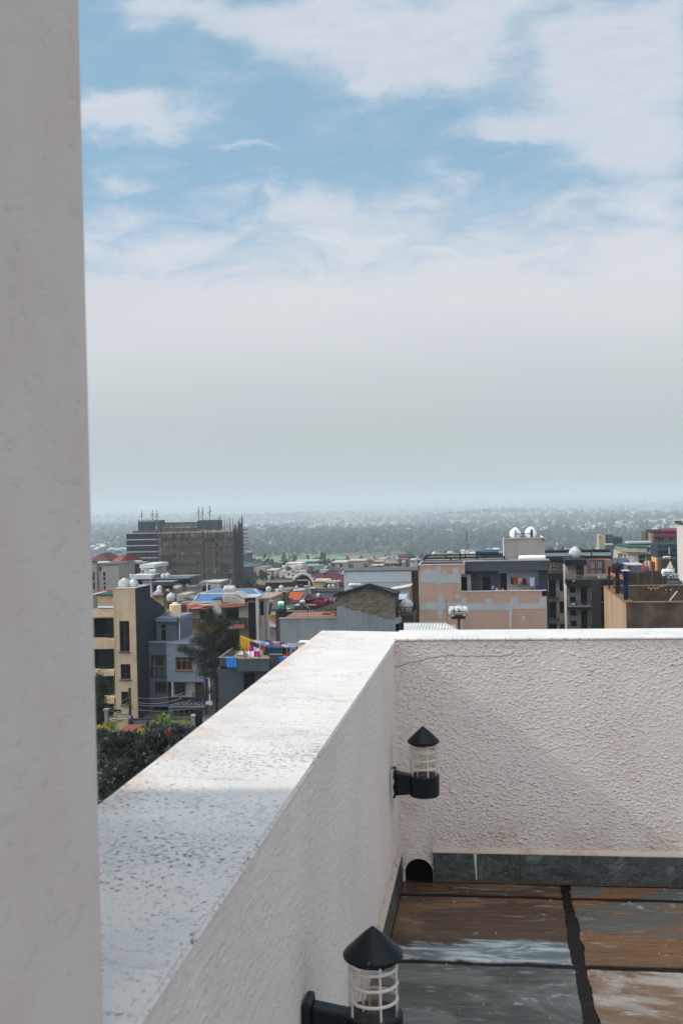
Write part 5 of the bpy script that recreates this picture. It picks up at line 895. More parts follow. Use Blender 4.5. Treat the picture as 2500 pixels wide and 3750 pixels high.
b.wall('right_wall', 946, 464, 1152, 578, wc_, 1.2, 8, [(986, 494, 1012, 538, 'dark'), (1046, 488, 1074, 516, 'dark')]); b.wall('lower_right', 828, 578, 1116, None, P('6c6a66'), 2.4, 7, [(836, 586, 948, 650, 'dark'), (836, 672, 948, 740, 'dark'), (1000, 590, 1030, 615, 'dark'), (1052, 590, 1086, 612, 'dark'), (1000, 668, 1030, 690, 'dark'), (1052, 668, 1088, 705, 'dark')]); b.box('band', 828, 655, 950, 668, P('8d8981'), 2.1, .4); b.box('pier', 946, 578, 962, None, wc_, 1.9, 1); b.box('pier', 1102, 578, 1116, None, wc_, 1.9, 1)
for x in (500, 535, 600): b.win(x, 562 if x < 560 else 585, x + 22, 635, 'dark', 5 - (x - 500) * .03)
b = Bd('H7', 330, 'twin cream and grey stair tower rising left of the curved building', 'tower', 'twin_tower', ref=(300, 500)); b.wall('cream_face', 180, 262, 262, None, P('a69a86'), 0, 6, [(206, 292, 222, 322, 'dark')]); b.box('cream_edge', 262, 270, 288, None, P('b5aa98'), -.3, 6); b.wall('grey_face', 288, 262, 422, None, P('4c5055'), .4, 6, [(318, 292, 334, 325, 'dark')]); b.box('right_block', 422, 305, 570, None, P('3f474b'), 1, 8); b.box('low_white_roof', 300, 414, 420, 432, P('a9b3b8'), -6, 4); b.box('low_block', 300, 430, 470, None, P('53585d'), -6, 8)
b = Bd('H7', 300, 'brown apartment block with red roof bands behind the curved building', 'apartment block', 'red_roof_block', ref=(1250, 600)); b.wall('wall', 1080, 290, 1530, None, P('5f564c'), 0, 10, [(1100, 304, 1142, 334, 'dark'), (1150, 302, 1206, 356, 'dark'), (1216, 302, 1252, 356, 'dark'), (1346, 300, 1398, 352, 'dark'), (1100, 394, 1142, 422, 'dark'), (1150, 392, 1206, 436, 'dark'), (1216, 392, 1252, 436, 'dark')]); b.box('red_band', 1080, 244, 1530, 288, P('7c2c3c'), -1, 10); b.box('dark_band', 1040, 186, 1530, 242, P('34343a'), 0, 10); b.poly('red_roof', [(1195, 184, -1), (1520, 180, -1), (1480, 148, 8), (1200, 152, 8)], P('7a3a48'), (0, 0, -.4)); b.box('stair_tower', 1036, 240, 1080, 500, P('8a7a66'), -1.5, 8); b.box('left_wing', 946, 215, 1036, None, P('50504e'), 3, 8); b.box('yellow_panel', 1262, 418, 1300, 515, P('8a8468'), -2, .4)
tankp('H7', 1057, 143, 1150, 184, 301, 'white tank on the brown apartment block with red bands', 'x')
b = Bd('H7', 225, 'navy painted long building under the red banded block', 'building', 'navy_building', ref=(1330, 640)); b.wall('wall', 1150, 420, 1540, None, P('2a3442'), 0, 10, [(1396, 492, 1452, 545, 'dark'), (1436, 580, 1470, 620, 'dark'), (1365, 590, 1390, 620, 'dark')], .2); b.box('roof_ledge', 1150, 505, 1310, 520, P('32414c'), -2, 3); solo('thin_mast', MB().tube(W('H7', 1338, 580, 215), W('H7', 1336, 465, 215), .12, 5), plain('9a9fa2'), 'thin pale mast in front of the navy building', 'mast')
b = Bd('H7', 170, 'dark hip roofed house below the curved building', 'house', 'dark_hip_house', ref=(560, 780)); b.box('wall', 400, 720, 710, None, P('343b42'), 0, 8); b.poly('roof', [(392, 722, -1), (712, 728, -1), (650, 640, 6), (430, 640, 6)], P('4a5259'), (0, 0, -.3)); b.poly('blue_panel', [(590, 640, 3), (650, 660, 1), (655, 700, .5), (640, 690, .5)], plain('23488a'), (0, -.1, -.1)); b.box('blue_door', 540, 795, 640, 850, plain('1f3a78', .5), -.4, .2)
# =================================================================== middle distance houses, left
def hs(z, Y, ref, label, cat='house', name='house'): return Bd(z, Y, label, cat, name, ref=ref)
b = hs('H1', 190, (400, 960), 'plain grey concrete block of flats with a column of small windows, left', 'flats', 'concrete_flats')
gc = P('9a948e', .88, .12, .3); b.wall('wall', 188, 452, 600, None, gc, 0, 9, [(232, 500, 272, 578, 'hole'), (305, 603, 350, 680, 'dark'), (308, 695, 350, 760, 'dark'), (310, 790, 352, 843, 'dark'), (315, 868, 355, 937, 'dark')], .3); b.wall('left_wall', 20, 456, 190, None, P('8d8883'), -.3, 8, [(100, 605, 143, 760, 'dark'), (105, 795, 148, 932, 'dark')], .3)
b.box('roof_edge', 20, 446, 602, 455, P('5d5a58'), -.3, 9.5); b.box('pipe_shaft', 184, 455, 192, None, P('6b6763'), -.4, .3); b.rail(30, 705, 100, 760, -.9, 5, plain('3a3a3c'), .04, 1); b.rail(30, 880, 100, 932, -.9, 5, plain('3a3a3c'), .04, 1)
tankp('H1', 203, 388, 443, 446, 192, 'long white tank on the grey concrete flats', 'x')
b = hs('H1', 330, (200, 500), 'brown red hipped roof house behind the grey flats'); b.box('wall', 40, 385, 380, None, P('6a4f48'), 0, 14); b.hip(30, 385, 385, 14, 2.2, P('6b413c', .8, .15, .2, False)); 
b = hs('H1', 300, (600, 500), 'faded orange roof house left of the blue banded tower'); b.box('wall', 440, 425, 760, None, P('7a5e54'), 0, 12); b.hip(430, 765, 425, 12, 2.0, P('a0604c', .8, .15, .2, False))
b = hs('H1', 255, (680, 600), 'maroon roof house behind the pink red roof'); b.box('wall', 590, 520, 800, None, P('5e4a48'), 0, 10); b.hip(590, 800, 520, 12, 3.0, P('75343c', .8, .1, .2, False)); solo('skylight', MB().box(*(lambda a, c: (a[0], c[0], 258, 260, a[2] - .3, a[2]))(W('H1', 662, 476, 258), W('H1', 718, 476, 258))), plain('d5d8da'), 'small bright skylight on the maroon roof', 'skylight')
b = hs('H1', 215, (800, 800), 'grey house with a flat pink red metal roof left of the white modern house'); b.wall('wall', 602, 614, 1040, None, P('4a4c4f'), 0, 10, [(612, 640, 735, 780, 'hole')], 1.0); b.poly('roof', [(602, 614, -1), (1040, 612, -1), (1020, 500, 9), (760, 505, 9)], P('b4564e', .55, .1, .3, False), (0, 0, -.35)); b.box('post', 738, 622, 748, 815, P('9a9a98'), -.4, .4); b.rail(610, 770, 735, 800, -.2, 5, plain('8a8a88'), .04, 1, style='lines'); b.box('white_box', 615, 668, 662, 712, plain('b9c3d2'), .2, .3)
b = hs('H1', 178, (1000, 860), 'white modern house with stacked terraces below the blue banded tower'); wm = P('c2c3c0', .8, .05, .4)
b.box('top_fascia', 1000, 455, 1290, 522, wm, 0, 8); b.poly('side_wall', [(1290, 455, .02), (1512, 432, 12), (1512, 900, 12), (1290, 900, .02)], P('a8a49c', .85, .05, .3), (-.2, 0, 0)); b.wall('upper_wall', 1028, 521, 1205, 660, wm, 1.4, 6, [(1042, 566, 1086, 656, 'blue'), (1174, 538, 1203, 630, 'hole')], .2); b.box('terrace_fascia', 812, 664, 1228, 736, wm, -4, 5.5); b.poly('fascia_left', [(812, 640, -3), (846, 664, -4), (846, 712, -4), (812, 708, -3)], wm, (0, .5, 0)); b.poly('terrace_floor', [(850, 662, -3.9), (1225, 660, -3.9), (1210, 640, 1.2), (840, 640, 1.2)], P('777a7a'), (0, 0, -.15))
b.wall('lower_wall', 845, 735, 1232, None, wm, -2.6, 6, [(966, 746, 1056, 850, 'dark')], .3); b.box('post', 836, 712, 858, 790, wm, -3.8, .6); b.box('blue_grey_box', 1228, 650, 1352, 780, P('5c6874'), -2.4, 6); b.box('roof_edge', 1215, 425, 1400, 437, P('8d8a84'), 9, 3)
tankp('H1', 1180, 540, 1322, 625, 176.5, 'white round ended tank on a frame beside the white modern house', 'x'); tankp('H1', 880, 374, 1055, 436, 200, 'ribbed white tank on the flat roof in front of the blue banded tower', 'x')
b = hs('H1', 200, (870, 500), 'low dark flat roofed block carrying the ribbed white tank', 'building'); b.box('wall', 845, 440, 1010, None, P('4b4845'), 0, 6); b.box('roof_edge', 760, 434, 1000, 445, P('a3a09a'), -.3, 6)
b = hs('H2', 160, (300, 480), 'dark slate flat roofed house with stepped parapets, centre left'); ds = P('434a51', .8, .08, .4); b.box('lower_slab', -10, 268, 372, 332, ds, -2, 8); b.box('slab_cap', -12, 262, 378, 270, P('7f8488'), -2.1, 8.2); b.poly('upper_slab', [(40, 200, 1), (690, 198, 1), (720, 186, 3), (720, 300, 3), (372, 300, 1), (40, 268, 1)], P('3a4046'), (0, .4, 0)); b.box('upper_cap', 36, 194, 700, 202, P('8a8d8e'), .9, .6)
b.wall('wall', 0, 330, 360, None, P('8d7c72'), 0, 8, [(240, 345, 360, 400, 'hole')], .5); b.box('left_pier', -12, 330, 10, None, ds, -1.9, 3); b.poly('brown_side', [(720, 186, 3.1), (938, 122, 22), (945, 300, 22), (720, 330, 3.1)], P('5d544c'), (-.2, 0, 0)); b.poly('rear_cap', [(262, 160, 14), (730, 158, 14), (940, 118, 24), (850, 126, 24), (300, 132, 22)], P('7d8480'), (0, 0, -.4)); b.poly('pink_wall', [(372, 290, -1), (425, 252, 2), (660, 262, 4), (560, 300, 2), (560, 520, 2), (360, 520, -1)], P('a38878'), (0, .3, 0))
tankp('H2', 162, 158, 250, 200, 161.5, 'left of a pair of low white tanks on the slate flat roof', 'y'); tankp('H2', 235, 158, 332, 200, 161.7, 'right of a pair of low white tanks on the slate flat roof', 'y')
solo('roof_box', MB().box(*(lambda a, c: (a[0], c[0], 158, 160, c[2], a[2]))(W('H2', 398, 346, 158), W('H2', 490, 388, 158))), plain('c5cde8'), 'pale lilac white box on the small terrace in front of the slate house', 'box')
b = hs('H2', 155, (330, 700), 'cream yellow house with two maroon gable roofs below the slate house'); b.box('wall', 30, 522, 330, None, P('a8986f'), 0, 8); b.poly('left_gable', [(0, 520, -1), (-10, 470, 0), (80, 430, 3), (180, 440, 4), (200, 520, -1)], P('8b8580'), (0, .5, -.1)); b.poly('roof', [(165, 520, -.5), (178, 430, 4), (280, 440, 4), (400, 505, 0), (350, 530, -.5)], P('5e2a34', .8, .1, .4, False), (0, .2, -.2)); b.poly('red_roof', [(-30, 600, -2), (-10, 520, 0), (50, 525, 0), (30, 610, -2)], P('8a4a3a'), (0, 0, -.2)); b.poly('verge', [(278, 432, 3.9), (290, 432, 3.9), (410, 505, -.2), (396, 507, -.2)], P('c5c0b9'), (0, 0, -.15)); b.box('chimney', 248, 412, 288, 445, P('b9b4ac'), 2, 1)
tankp('H2', 84, 370, 172, 432, 156.5, 'round white tank above the square one on the cream yellow house', 'y'); tankp('H2', 66, 432, 166, 514, 154.5, 'squat white tank on legs below the round one', 'y')
b = hs('H2', 135, (350, 700), 'dark iron tank stand behind the beige upright tank', 'tank stand', 'tank_stand'); mb = MB()
for x in (272, 300, 330, 395, 418): mb.tube(W('H2', x, 636, 135), W('H2', x + 4, 780, 135), .08, 5)
mb.tube(W('H2', 262, 636, 135), W('H2', 430, 636, 135), .07, 5); obj('frame', mb, plain('2b2826'), b.o); tankp('H2', 280, 514, 422, 634, 135, 'round white tank strapped on the dark iron stand', 'y', strap=False)
b = hs('H2', 150, (600, 600), 'low off-white walled house left of the blue roof'); b.box('wall', 455, 508, 650, None, P('a39d97'), 0, 5); b.poly('wall_right', [(640, 505, .2), (650, 540, .2), (790, 585, .2), (790, 700, .2), (640, 700, .2)], P('9a958f'), (0, 3, 0)); b.poly('lean_to_roof', [(580, 548, -.3), (650, 535, 1), (790, 575, 1), (770, 602, -.3)], P('6d6461'), (0, 0, -.1)); b.box('rubble_edge', 470, 640, 740, 662, P('4f4742'), -4, 2); b.box('lower_band', 525, 660, 760, 715, P('8a7f7a'), -6, 2); b.box('maroon_wall', 533, 712, 655, None, P('5a2a33'), -7, 2)
b = hs('H2', 175, (900, 450), 'white L shaped walled building behind the blue roofed house', 'building', 'white_wall_building'); b.wall('wall', 500, 292, 1286, None, P('aeb4b6', .85, .05, .3), 0, 8, [(600, 408, 630, 498, 'hole')], .4); b.box('dark_pier', 500, 296, 533, None, P('565b58'), -.15, 3); b.poly('upper_step', [(935, 292, 0), (985, 268, 0), (1288, 262, 0), (1288, 300, 0), (935, 300, 0)], P('b0b3b2'), (0, 6, 0)); b.box('edge_pier', 1284, 262, 1315, None, P('7b7b78'), -.1, 6); b.poly('right_face', [(1315, 270, 0), (1358, 245, 8), (1358, 330, 8), (1315, 340, 0)], P('3f4143'), (-.1, 0, 0)); b.box('ledge', 1318, 345, 1418, 366, P('a5a5a1'), 2, 3)
b.wall('front_box', 632, 372, 890, 560, P('97938c'), -5, 5, [(632, 385, 640, 490, 'dark')]); b.box('box_edge', 630, 366, 892, 373, P('77736e'), -5.1, 5.2); b.box('green_panel', 890, 356, 1004, 460, P('2c443d'), -3, 3); solo('white_pole', MB().tube(W('H2', 1040, 482, 160), W('H2', 1040, 284, 160), .11, 6), plain('c9c8c2'), 'thin white pole behind the left end of the blue roof', 'pole')
# left edge bits
b = hs('H1', 130, (250, 1250), 'orange red roof and wall house at the far left beyond the cream house'); b.poly('roof', [(40, 1020, 0), (40, 962, 4), (385, 968, 4), (300, 1018, 0)], P('a3472f', .7, .1, .5, False), (0, 0, -.2)); b.box('wall', 110, 1005, 200, None, P('9b4c38'), 0, 5); b.wall('lower_wall', 116, 1135, 210, None, P('55504c'), -.3, 4, [(122, 1155, 196, 1300, 'dark')])
b = hs('H1', 118, (80, 1250), 'narrow grey rendered house end at the far left'); b.box('wall', 20, 1038, 118, None, P('94908e'), 0, 5); b.poly('roof_edge', [(15, 1042, -.2), (118, 1030, -.2), (118, 1040, -.2), (15, 1052, -.2)], P('c5c1ba'), (0, 4, 0))
# =================================================================== unfinished tower
YT = 400
b = Bd('A', YT, 'unfinished high rise with a blue glass wing and a scaffolded grey concrete core', 'tower', 'unfinished_tower', ref=(850, 790))
nv = P('20283a', .5, .08, .05); cg_ = P('6e6459', .9, .2, .12); bw = P('a3a4a4', .8, .05, .1)
b.box('glass_wing', 364, 346, 632, None, glassdark('1c2638', .35), 0, 18)
for i in range(14): x = 372 + i * 19; b.box('mullion', x, 348, x + (7 if i % 3 else 10), None, P('2a3850' if i % 2 else '1a2231', .4, .05, .1, False), -.25, .3)
for k, y in enumerate((341, 391, 440, 491, 541, 590)): b.box('white_band', 362, y, 632, y + (5 if k == 0 else 8), bw, -.9, 1.2)
hl = [(740, 352, 768, 394, 'hole'), (742, 430, 770, 470, 'hole'), (744, 500, 772, 542, 'hole'), (746, 572, 774, 612, 'hole'), (748, 645, 776, 685, 'hole')]
b.wall('concrete_core', 630, 330, 986, None, cg_, -.4, 18, hl, 1.0)
h2 = []
for k, y in enumerate((345, 420, 492, 566, 640, 714)): h2 += [(1093, y, 1122, y + 42, 'hole'), (1026, y + 4, 1040, y + 24, 'hole'), (1050, y + 4, 1064, y + 24, 'hole')]
b.wall('concrete_core', 1003, 338, 1246, None, cg_, -.4, 15, h2, 1.0); b.box('gap_wall', 986, 345, 1003, None, P('2a2c2f'), 2, 12)
for i, (x0, y0, x1, y1) in enumerate(((778, 356, 812, 420), (820, 440, 905, 500), (660, 520, 735, 640), (930, 370, 978, 430), (1150, 420, 1215, 500), (860, 590, 930, 670), (1010, 380, 1090, 418), (640, 368, 646, 420), (1212, 355, 1222, 412), (700, 440, 738, 560), (1140, 590, 1210, 660))): b.box('render_patch', x0, y0, x1, y1, P(('6e6962', '625c54', '332e2a', '746f68')[i % 4], .9, .15, .2), -.55, .14)
rq = random.Random(9); pm_ = [P(c_, .9, .2, .3) for c_ in ('8a8177', '655a4f', '4a4139', '958c81', '766b5f')]
for _ in range(78):
    cx_ = rq.choice([632 + 44 * i for i in range(8)] + [1066 + 0 * 1, 1128, 1165, 1200]); cy_ = 346 + 36.5 * rq.randrange(0, 12)
    if cx_ < 740 or cx_ > 780: b.box('render_patch', cx_ + 2, cy_, cx_ + rq.choice((24, 38)), cy_ + 33, pm_[rq.randrange(5)], -.52 - .002 * rq.randrange(9), .1)
for k in range(0, 12, 2): b.box('scaffold_deck', 632, 378 + 36.5 * k, 984, 380.5 + 36.5 * k, plain('2e251f', .9), -1.5, .9); b.box('scaffold_deck', 1004, 380 + 36.5 * k, 1246, 382.5 + 36.5 * k, plain('2e251f', .9), -1.5, .9)
b.box('slab_line', 628, 332, 985, 342, P('9a958d'), -.8, 1); b.box('slab_line', 1003, 326, 1165, 334, P('bcbab4'), -.8, 1)
b.box('top_storey', 420, 322, 640, 346, P('57534e'), 2, 14); b.box('left_penthouse', 462, 246, 590, 330, P('3a4650'), 3, 10); b.box('left_penthouse_side', 588, 236, 632, 330, P('5a5c5c'), 3.5, 8); b.win(484, 288, 500, 318, 'dark', 3); b.win(558, 286, 575, 306, 'dark', 3); b.win(608, 285, 617, 318, 'white', 3.4)
b.box('rear_wall', 630, 258, 950, 296, P('6e6b64'), 8, 4); b.box('rear_wall_top', 628, 254, 950, 259, P('34373a'), 7.8, 4.4); b.box('glass_band', 640, 292, 948, 300, P('8fa09c'), 6, 1); b.box('mid_storey', 640, 298, 990, 334, P('5b554c'), 5, 8); b.box('right_penthouse', 948, 236, 1086, 312, P('3b4751'), 3, 9); b.box('right_penthouse_edge', 1086, 236, 1111, 318, P('55534f'), 3, 8); b.win(1032, 276, 1044, 306, 'dark', 3); b.poly('rubble_roof', [(945, 312, 3), (1110, 312, 3), (1180, 330, 2), (1000, 334, 2)], P('6a6258'), (0, 3, -.3)); b.poly('side_face', [(1246, 338, -.3), (1300, 328, 14), (1300, 900, 14), (1246, 900, -.3)], P('3a3530'), (-.4, 0, 0))
b.rail(462, 234, 632, 246, 3, 12, plain('8a8a88'), .12, 4)
sm_ = plain('40342b', .8); rr = random.Random(5); mb = MB(); X0, X1, Z0, Z1 = b.r(632, 330, 1248, 800, 0); sp = X1 - X0
x = X0
while x < X1:
    dx = rr.uniform(-.2, .2); mb.tube((x, YT - 1.8 + rr.uniform(-.4, .2), Z0), (x + dx, YT - 1.8, Z1 + rr.uniform(-1, 2.0)), .11 + .05 * rr.random(), 4); x += rr.uniform(.7, 2.0)
z = Z0
while z < Z1:
    segs = 5
    for i in range(segs):
        if rr.random() < .9: mb.tube((X0 + sp * i / segs, YT - 1.9, z + rr.uniform(-.25, .25)), (X0 + sp * (i + 1) / segs, YT - 1.9, z + rr.uniform(-.25, .25)), .10, 4)
    z += rr.choice((1.2, 1.4, 2.3, 1.8))
for k in range(44):
    p = W('A', 1244 + (k % 11) * 7.2, 330, YT - 1.4 + (k % 11) * 1.4); mb.tube((p[0] + rr.uniform(-.3, .3), p[1], Z0), (p[0] + rr.uniform(-.3, .3), p[1], p[2] + rr.uniform(1, 7.5) * (.25 + .75 * (k % 11) / 11)), .13, 4)
for k in range(15):
    a = W('A', 1240, 316 + k * 31, YT - 1.5); c = W('A', 1326, 316 + k * 31 + (k % 3) * 2, YT + 16); mb.tube(a, c, .2, 4)
    for q in (.35, .6, .9): p = a + (c - a) * q; mb.tube(p, p + np.array([2.3, 0, .2]), .16, 4)

for k in range(60): x = rr.uniform(640, 1240); y = 318 if x < 950 else 322; p = W('A', x, y, YT + rr.uniform(0, 6)); mb.tube(p, p + np.array([rr.uniform(-.3, .3), 0, rr.uniform(1., 2.5) if x < 1115 else rr.uniform(3, 6.4)]), .08, 4)  # rebar rods standing on the tower top, merged into the scaffold mesh
obj('scaffolding_and_rebar', mb, sm_, b.o)
def mast(x, y0, y1, lab, z='A', Y=YT + 4):
    a = W(z, x, y1, Y); c = W(z, x, y0, Y); h = c[2] - a[2]; o = thing('antenna_mast', lab, 'antenna', a, 'phone masts on the unfinished tower'); obj('pole', MB().tube(a, c, .16, 6), plain('55585a'), o)
    mb = MB()
    for k, (dx, f) in enumerate(((.5, .72), (-.4, .6), (.1, .86))): mb.box(a[0] + dx - .18, a[0] + dx + .18, Y - .5, Y - .2, a[2] + h * (f - .17), a[2] + h * f)
    obj('antenna_panel', mb, plain('a8a5a0'), o); obj('brace', MB().tube(a + np.array([2.4, 0, 0]), a + np.array([0, 0, h * .5]), .05, 4).tube(a + np.array([-1.8, 0, 0]), a + np.array([0, 0, h * .45]), .05, 4), plain('77797a'), o)
for x, y0, y1, l in ((492, 158, 236, 'leftmost phone mast on the left penthouse of the tower'), (580, 155, 236, 'middle phone mast on the left penthouse of the tower'), (617, 158, 236, 'right phone mast on the left penthouse of the tower'), (958, 124, 236, 'left phone mast on the right penthouse of the tower'), (990, 124, 236, 'middle phone mast on the right penthouse of the tower'), (1050, 118, 234, 'right and tallest phone mast on the right penthouse of the tower')): mast(x, y0, y1, l)
# =================================================================== middle distance, centre
b = hs('H3', 420, (150, 570), 'long blue glazed hall with a teal roof right of the scaffolded tower', 'hall', 'blue_hall'); b.wall('wall', 60, 396, 246, None, P('3a4d66', .5, .06, .1), 0, 25, [], .3); b.poly('front_slope', [(60, 396, 0), (246, 350, 14), (246, 420, 14), (60, 440, 0)], P('3d5068'), (0, .4, 0)); b.poly('roof', [(15, 312, 10), (170, 312, 30), (256, 352, 14), (66, 400, -1)], P('54807e', .6, .06, .1, False), (0, 0, -.6))
for i in range(8): b.box('mullion', 82 + i * 21, 400 - i * 5, 86 + i * 21, 580, P('6a7c94'), -.2, .3)
for y in (455, 530): b.poly('band', [(60, y + 10, -.3), (246, y - 30, 13.6), (246, y - 22, 13.6), (60, y + 18, -.3)], P('8a99aa'), (0, .3, 0))
b = hs('H3', 520, (90, 310), 'grey and white box building just right of the scaffold', 'building'); b.wall('wall', 10, 134, 130, None, P('565c5c'), 0, 12, [(70, 220, 100, 250, 'dark')]); b.poly('white_side', [(120, 134, 0), (168, 130, 8), (168, 400, 8), (120, 400, 0)], P('b5b8b4'), (0, .5, 0)); b.box('cap', 8, 126, 120, 136, P('c2c5c2'), -.3, 12)
b = hs('H3', 400, (360, 550), 'cream cube house with one square window behind the dark trees'); b.wall('wall', 272, 404, 490, None, P('a59e90'), 0, 12, [(390, 455, 425, 498, 'hole')], .4); b.poly('left_face', [(245, 412, 6), (272, 404, 0), (272, 700, 0), (245, 700, 6)], P('b9b3a6'), (0, .3, 0))
b = hs('H3', 370, (600, 560), 'low white house with a red brown roof line right of the cream cube'); b.wall('wall', 488, 458, 700, None, P('b3aea4'), 0, 12, [(500, 528, 560, 560, 'dark')]); b.box('roof_line', 486, 464, 640, 478, P('a0847a'), -.4, 1); b.box('grey_box', 760, 420, 870, 480, P('7b858d'), 5, 6)
b = hs('H3', 350, (950, 590), 'large white multi-level house with dark square windows, centre', 'house', 'white_stepped_house'); wb = P('b0aaa0', .85, .06, .15); b.wall('lower_wall', 740, 476, 1140, 590, wb, 0, 14, [(908, 512, 940, 562, 'hole'), (988, 552, 1030, 590, 'hole'), (990, 440, 1026, 498, 'hole')], .4); b.wall('upper_wall', 925, 376, 1186, 480, wb, 3, 10, [(932, 412, 965, 460, 'dark'), (1168, 416, 1188, 456, 'hole')], .4); b.box('top_wall', 862, 334, 1182, 404, P('bdb8ae'), 8, 8); b.box('roof_edge', 862, 324, 1186, 336, P('c9c6bf'), 7.6, 9); b.box('low_front', 862, 592, 1105, None, P('b5b3ac'), -3, 14); b.box('stair_box', 985, 420, 1050, 480, wb, -.6, 4); b.box('ledge', 1055, 478, 1230, 490, P('c5c1b8'), -1, 5); b.poly('dark_gable', [(868, 470, 1), (870, 400, 1), (895, 388, 1), (915, 404, 1), (905, 470, 1)], P('6b4b42'), (0, 4, 0))
for q in (((797, 360, 832, 416), 'small ball shaped tank left of the white stepped house'), ((832, 385, 880, 415), 'low white tank beside the ball shaped one'), ((990, 376, 1042, 425), 'squat white tank on the stair box of the white stepped house')): tankp('H3', *q[0], 352, q[1], 'y')
tankp('H3', 1085, 340, 1178, 380, 354, 'wide white tank on the upper terrace of the white stepped house', 'x')
b = hs('H3', 480, (1250, 330), 'long low building with a pale grey metal roof behind the white stepped house', 'hall', 'long_hall'); b.wall('wall', 1068, 284, 1490, None, P('5c6264'), 0, 14, [], .3); b.poly('roof', [(1058, 286, -1), (1480, 276, -1), (1495, 248, 12), (1080, 258, 12)], P('b3bab8', .6, .06, .1, False), (0, 0, -.5)); b.box('dark_end', 1490, 268, 1568, None, P('3e454b'), 2, 12); b.poly('end_roof', [(1480, 272, 1), (1580, 270, 1), (1580, 248, 12), (1500, 250, 12)], P('9ba3a4', .6, .05, .1, False), (0, 0, -.5)); 
for x in (1250, 1385): b.box('pilaster', x, 288, x + 20, 330, P('8f9496'), -.3, .5)
b = hs('H3', 430, (1360, 380), 'low hall with a pale teal roof in front of the long grey hall', 'hall', 'teal_hall'); b.box('wall', 1200, 376, 1530, None, P('777a70'), 0, 12); b.poly('roof', [(1195, 378, -1), (1530, 372, -1), (1480, 334, 14), (1190, 338, 14)], P('7fa69b', .6, .06, .1, False), (0, 0, -.5)); b.poly('red_roof', [(1205, 440, -8), (1220, 392, -2), (1300, 388, -2), (1345, 460, -8)], P('6d4140'), (0, 0, -.4))
b = hs('H4', 330, (190, 380), 'grey hipped roof house with a white ridge line, centre'); b.wall('wall', 0, 350, 130, None, P('6a6a66'), 0, 8, [(84, 350, 124, 360, 'dark')]); b.poly('roof', [(-20, 360, -2), (0, 280, 10), (190, 272, 12), (130, 325, -1)], P('586064', .7, .06, .1, False), (0, 0, -.4)); b.poly('roof', [(130, 325, -1), (192, 272, 12), (330, 302, 8), (372, 318, 4), (350, 355, -1)], P('4b5258', .7, .06, .1, False), (0, 0, -.4)); b.poly('ridge', [(140, 320, -1.2), (186, 272, 11.8), (196, 276, 11.8), (152, 322, -1.2)], plain('c9cbca'), (0, 0, -.2)); b.box('white_front', 80, 340, 200, 385, P('a8a59d'), -6, 3); tankp('H4', 208, 252, 236, 280, 342, 'small white ball tank behind the white ridge line', 'y')
b = hs('H4', 230, (250, 500), 'big maroon hipped roof house left of the long pale wall', 'house', 'maroon_roof_house'); mr = P('5a323a', .75, .08, .3, False)
b.box('wall', -60, 490, 470, None, P('8a7a70'), 2, 16); b.poly('roof', [(-80, 500, 0), (90, 500, 0), (270, 480, 0), (110, 388, 16), (0, 392, 16)], mr, (0, 0, -.4)); b.poly('roof', [(90, 500, -.5), (245, 334, 14), (430, 420, 6), (430, 490, -.5)], mr, (0, 0, -.4)); b.poly('roof', [(430, 420, 6), (245, 334, 14), (120, 392, 16), (300, 380, 20)], mr, (0, 0, -.4)); b.poly('white_verge', [(-72, 490, -.3), (-66, 490, -.3), (-54, 400, 14), (-60, 396, 14)], plain('c9c7c2'), (0, 0, -.3))
b = hs('H3', 215, (1190, 790), 'pale stone house with an arched window under the maroon roof', 'house', 'arch_window_house'); b.box('wall', 1090, 652, 1300, None, P('9f9a92'), 0, 8); b.box('cornice', 1086, 644, 1290, 660, P('b5b0a8'), -.6, 1)
ac = W('H3', 1198, 760, 214.7); obj('arched_window', MB().prism([(ac[0] + 1.9 * math.cos(a), 214.9, ac[2] + 1.9 * math.sin(a) * 1.1) for a in np.linspace(0, math.pi, 13)], (0, -.15, 0)), DARK(), b.o)
mb = MB(); aa = [(ac[0] + 2.2 * math.cos(a), 214.8, ac[2] + 2.2 * math.sin(a) * 1.1) for a in np.linspace(0, math.pi, 13)]; obj('arch_trim', mb.path(aa, .25, 5), P('c0bbb2'), b.o); b.box('pier', 1296, 668, 1330, None, P('b3aea5'), -1, 2)
b = hs('H4', 200, (140, 600), 'pale yellow flat roofed house with small white tanks in the centre', 'house', 'yellow_flat_house'); b.wall('wall', -10, 505, 152, None, P('bda87e', .85, .05, .3), 0, 8, [(128, 568, 158, 594, 'hole')], .3); b.box('cornice', -15, 498, 150, 510, P('c9b892'), -.5, 1); b.box('right_wall', 150, 520, 328, None, P('a9a090'), 1.2, 6); b.box('right_cornice', 145, 500, 330, 530, P('b5aea2'), -.3, 1.4); b.win(185, 535, 250, 570, 'dark', 1.2); b.box('black_box', 0, 0, 1, 1, BR, 0, 1) if False else None; b.box('red_roof_strip', 320, 514, 425, 540, P('93382e'), 4, 4); b.box('pale_strip', 320, 540, 425, 566, P('a59d8c'), 4.5, 4); b.box('dark_strip', 320, 566, 425, 600, P('2d2a28'), 4.2, 4)
tankp('H4', 24, 464, 118, 498, 202, 'long white tank on the pale yellow house', 'x'); tankp('H4', 156, 478, 190, 500, 203, 'first of two short white tanks on the pale yellow house', 'x'); tankp('H4', 214, 476, 248, 500, 203, 'second of two short white tanks on the pale yellow house', 'x'); tankp('H4', 196, 545, 238, 596, 188, 'left of two pointed white tanks before the pale yellow house', 'y'); tankp('H4', 254, 543, 294, 596, 188, 'right of two pointed white tanks before the pale yellow house', 'y')
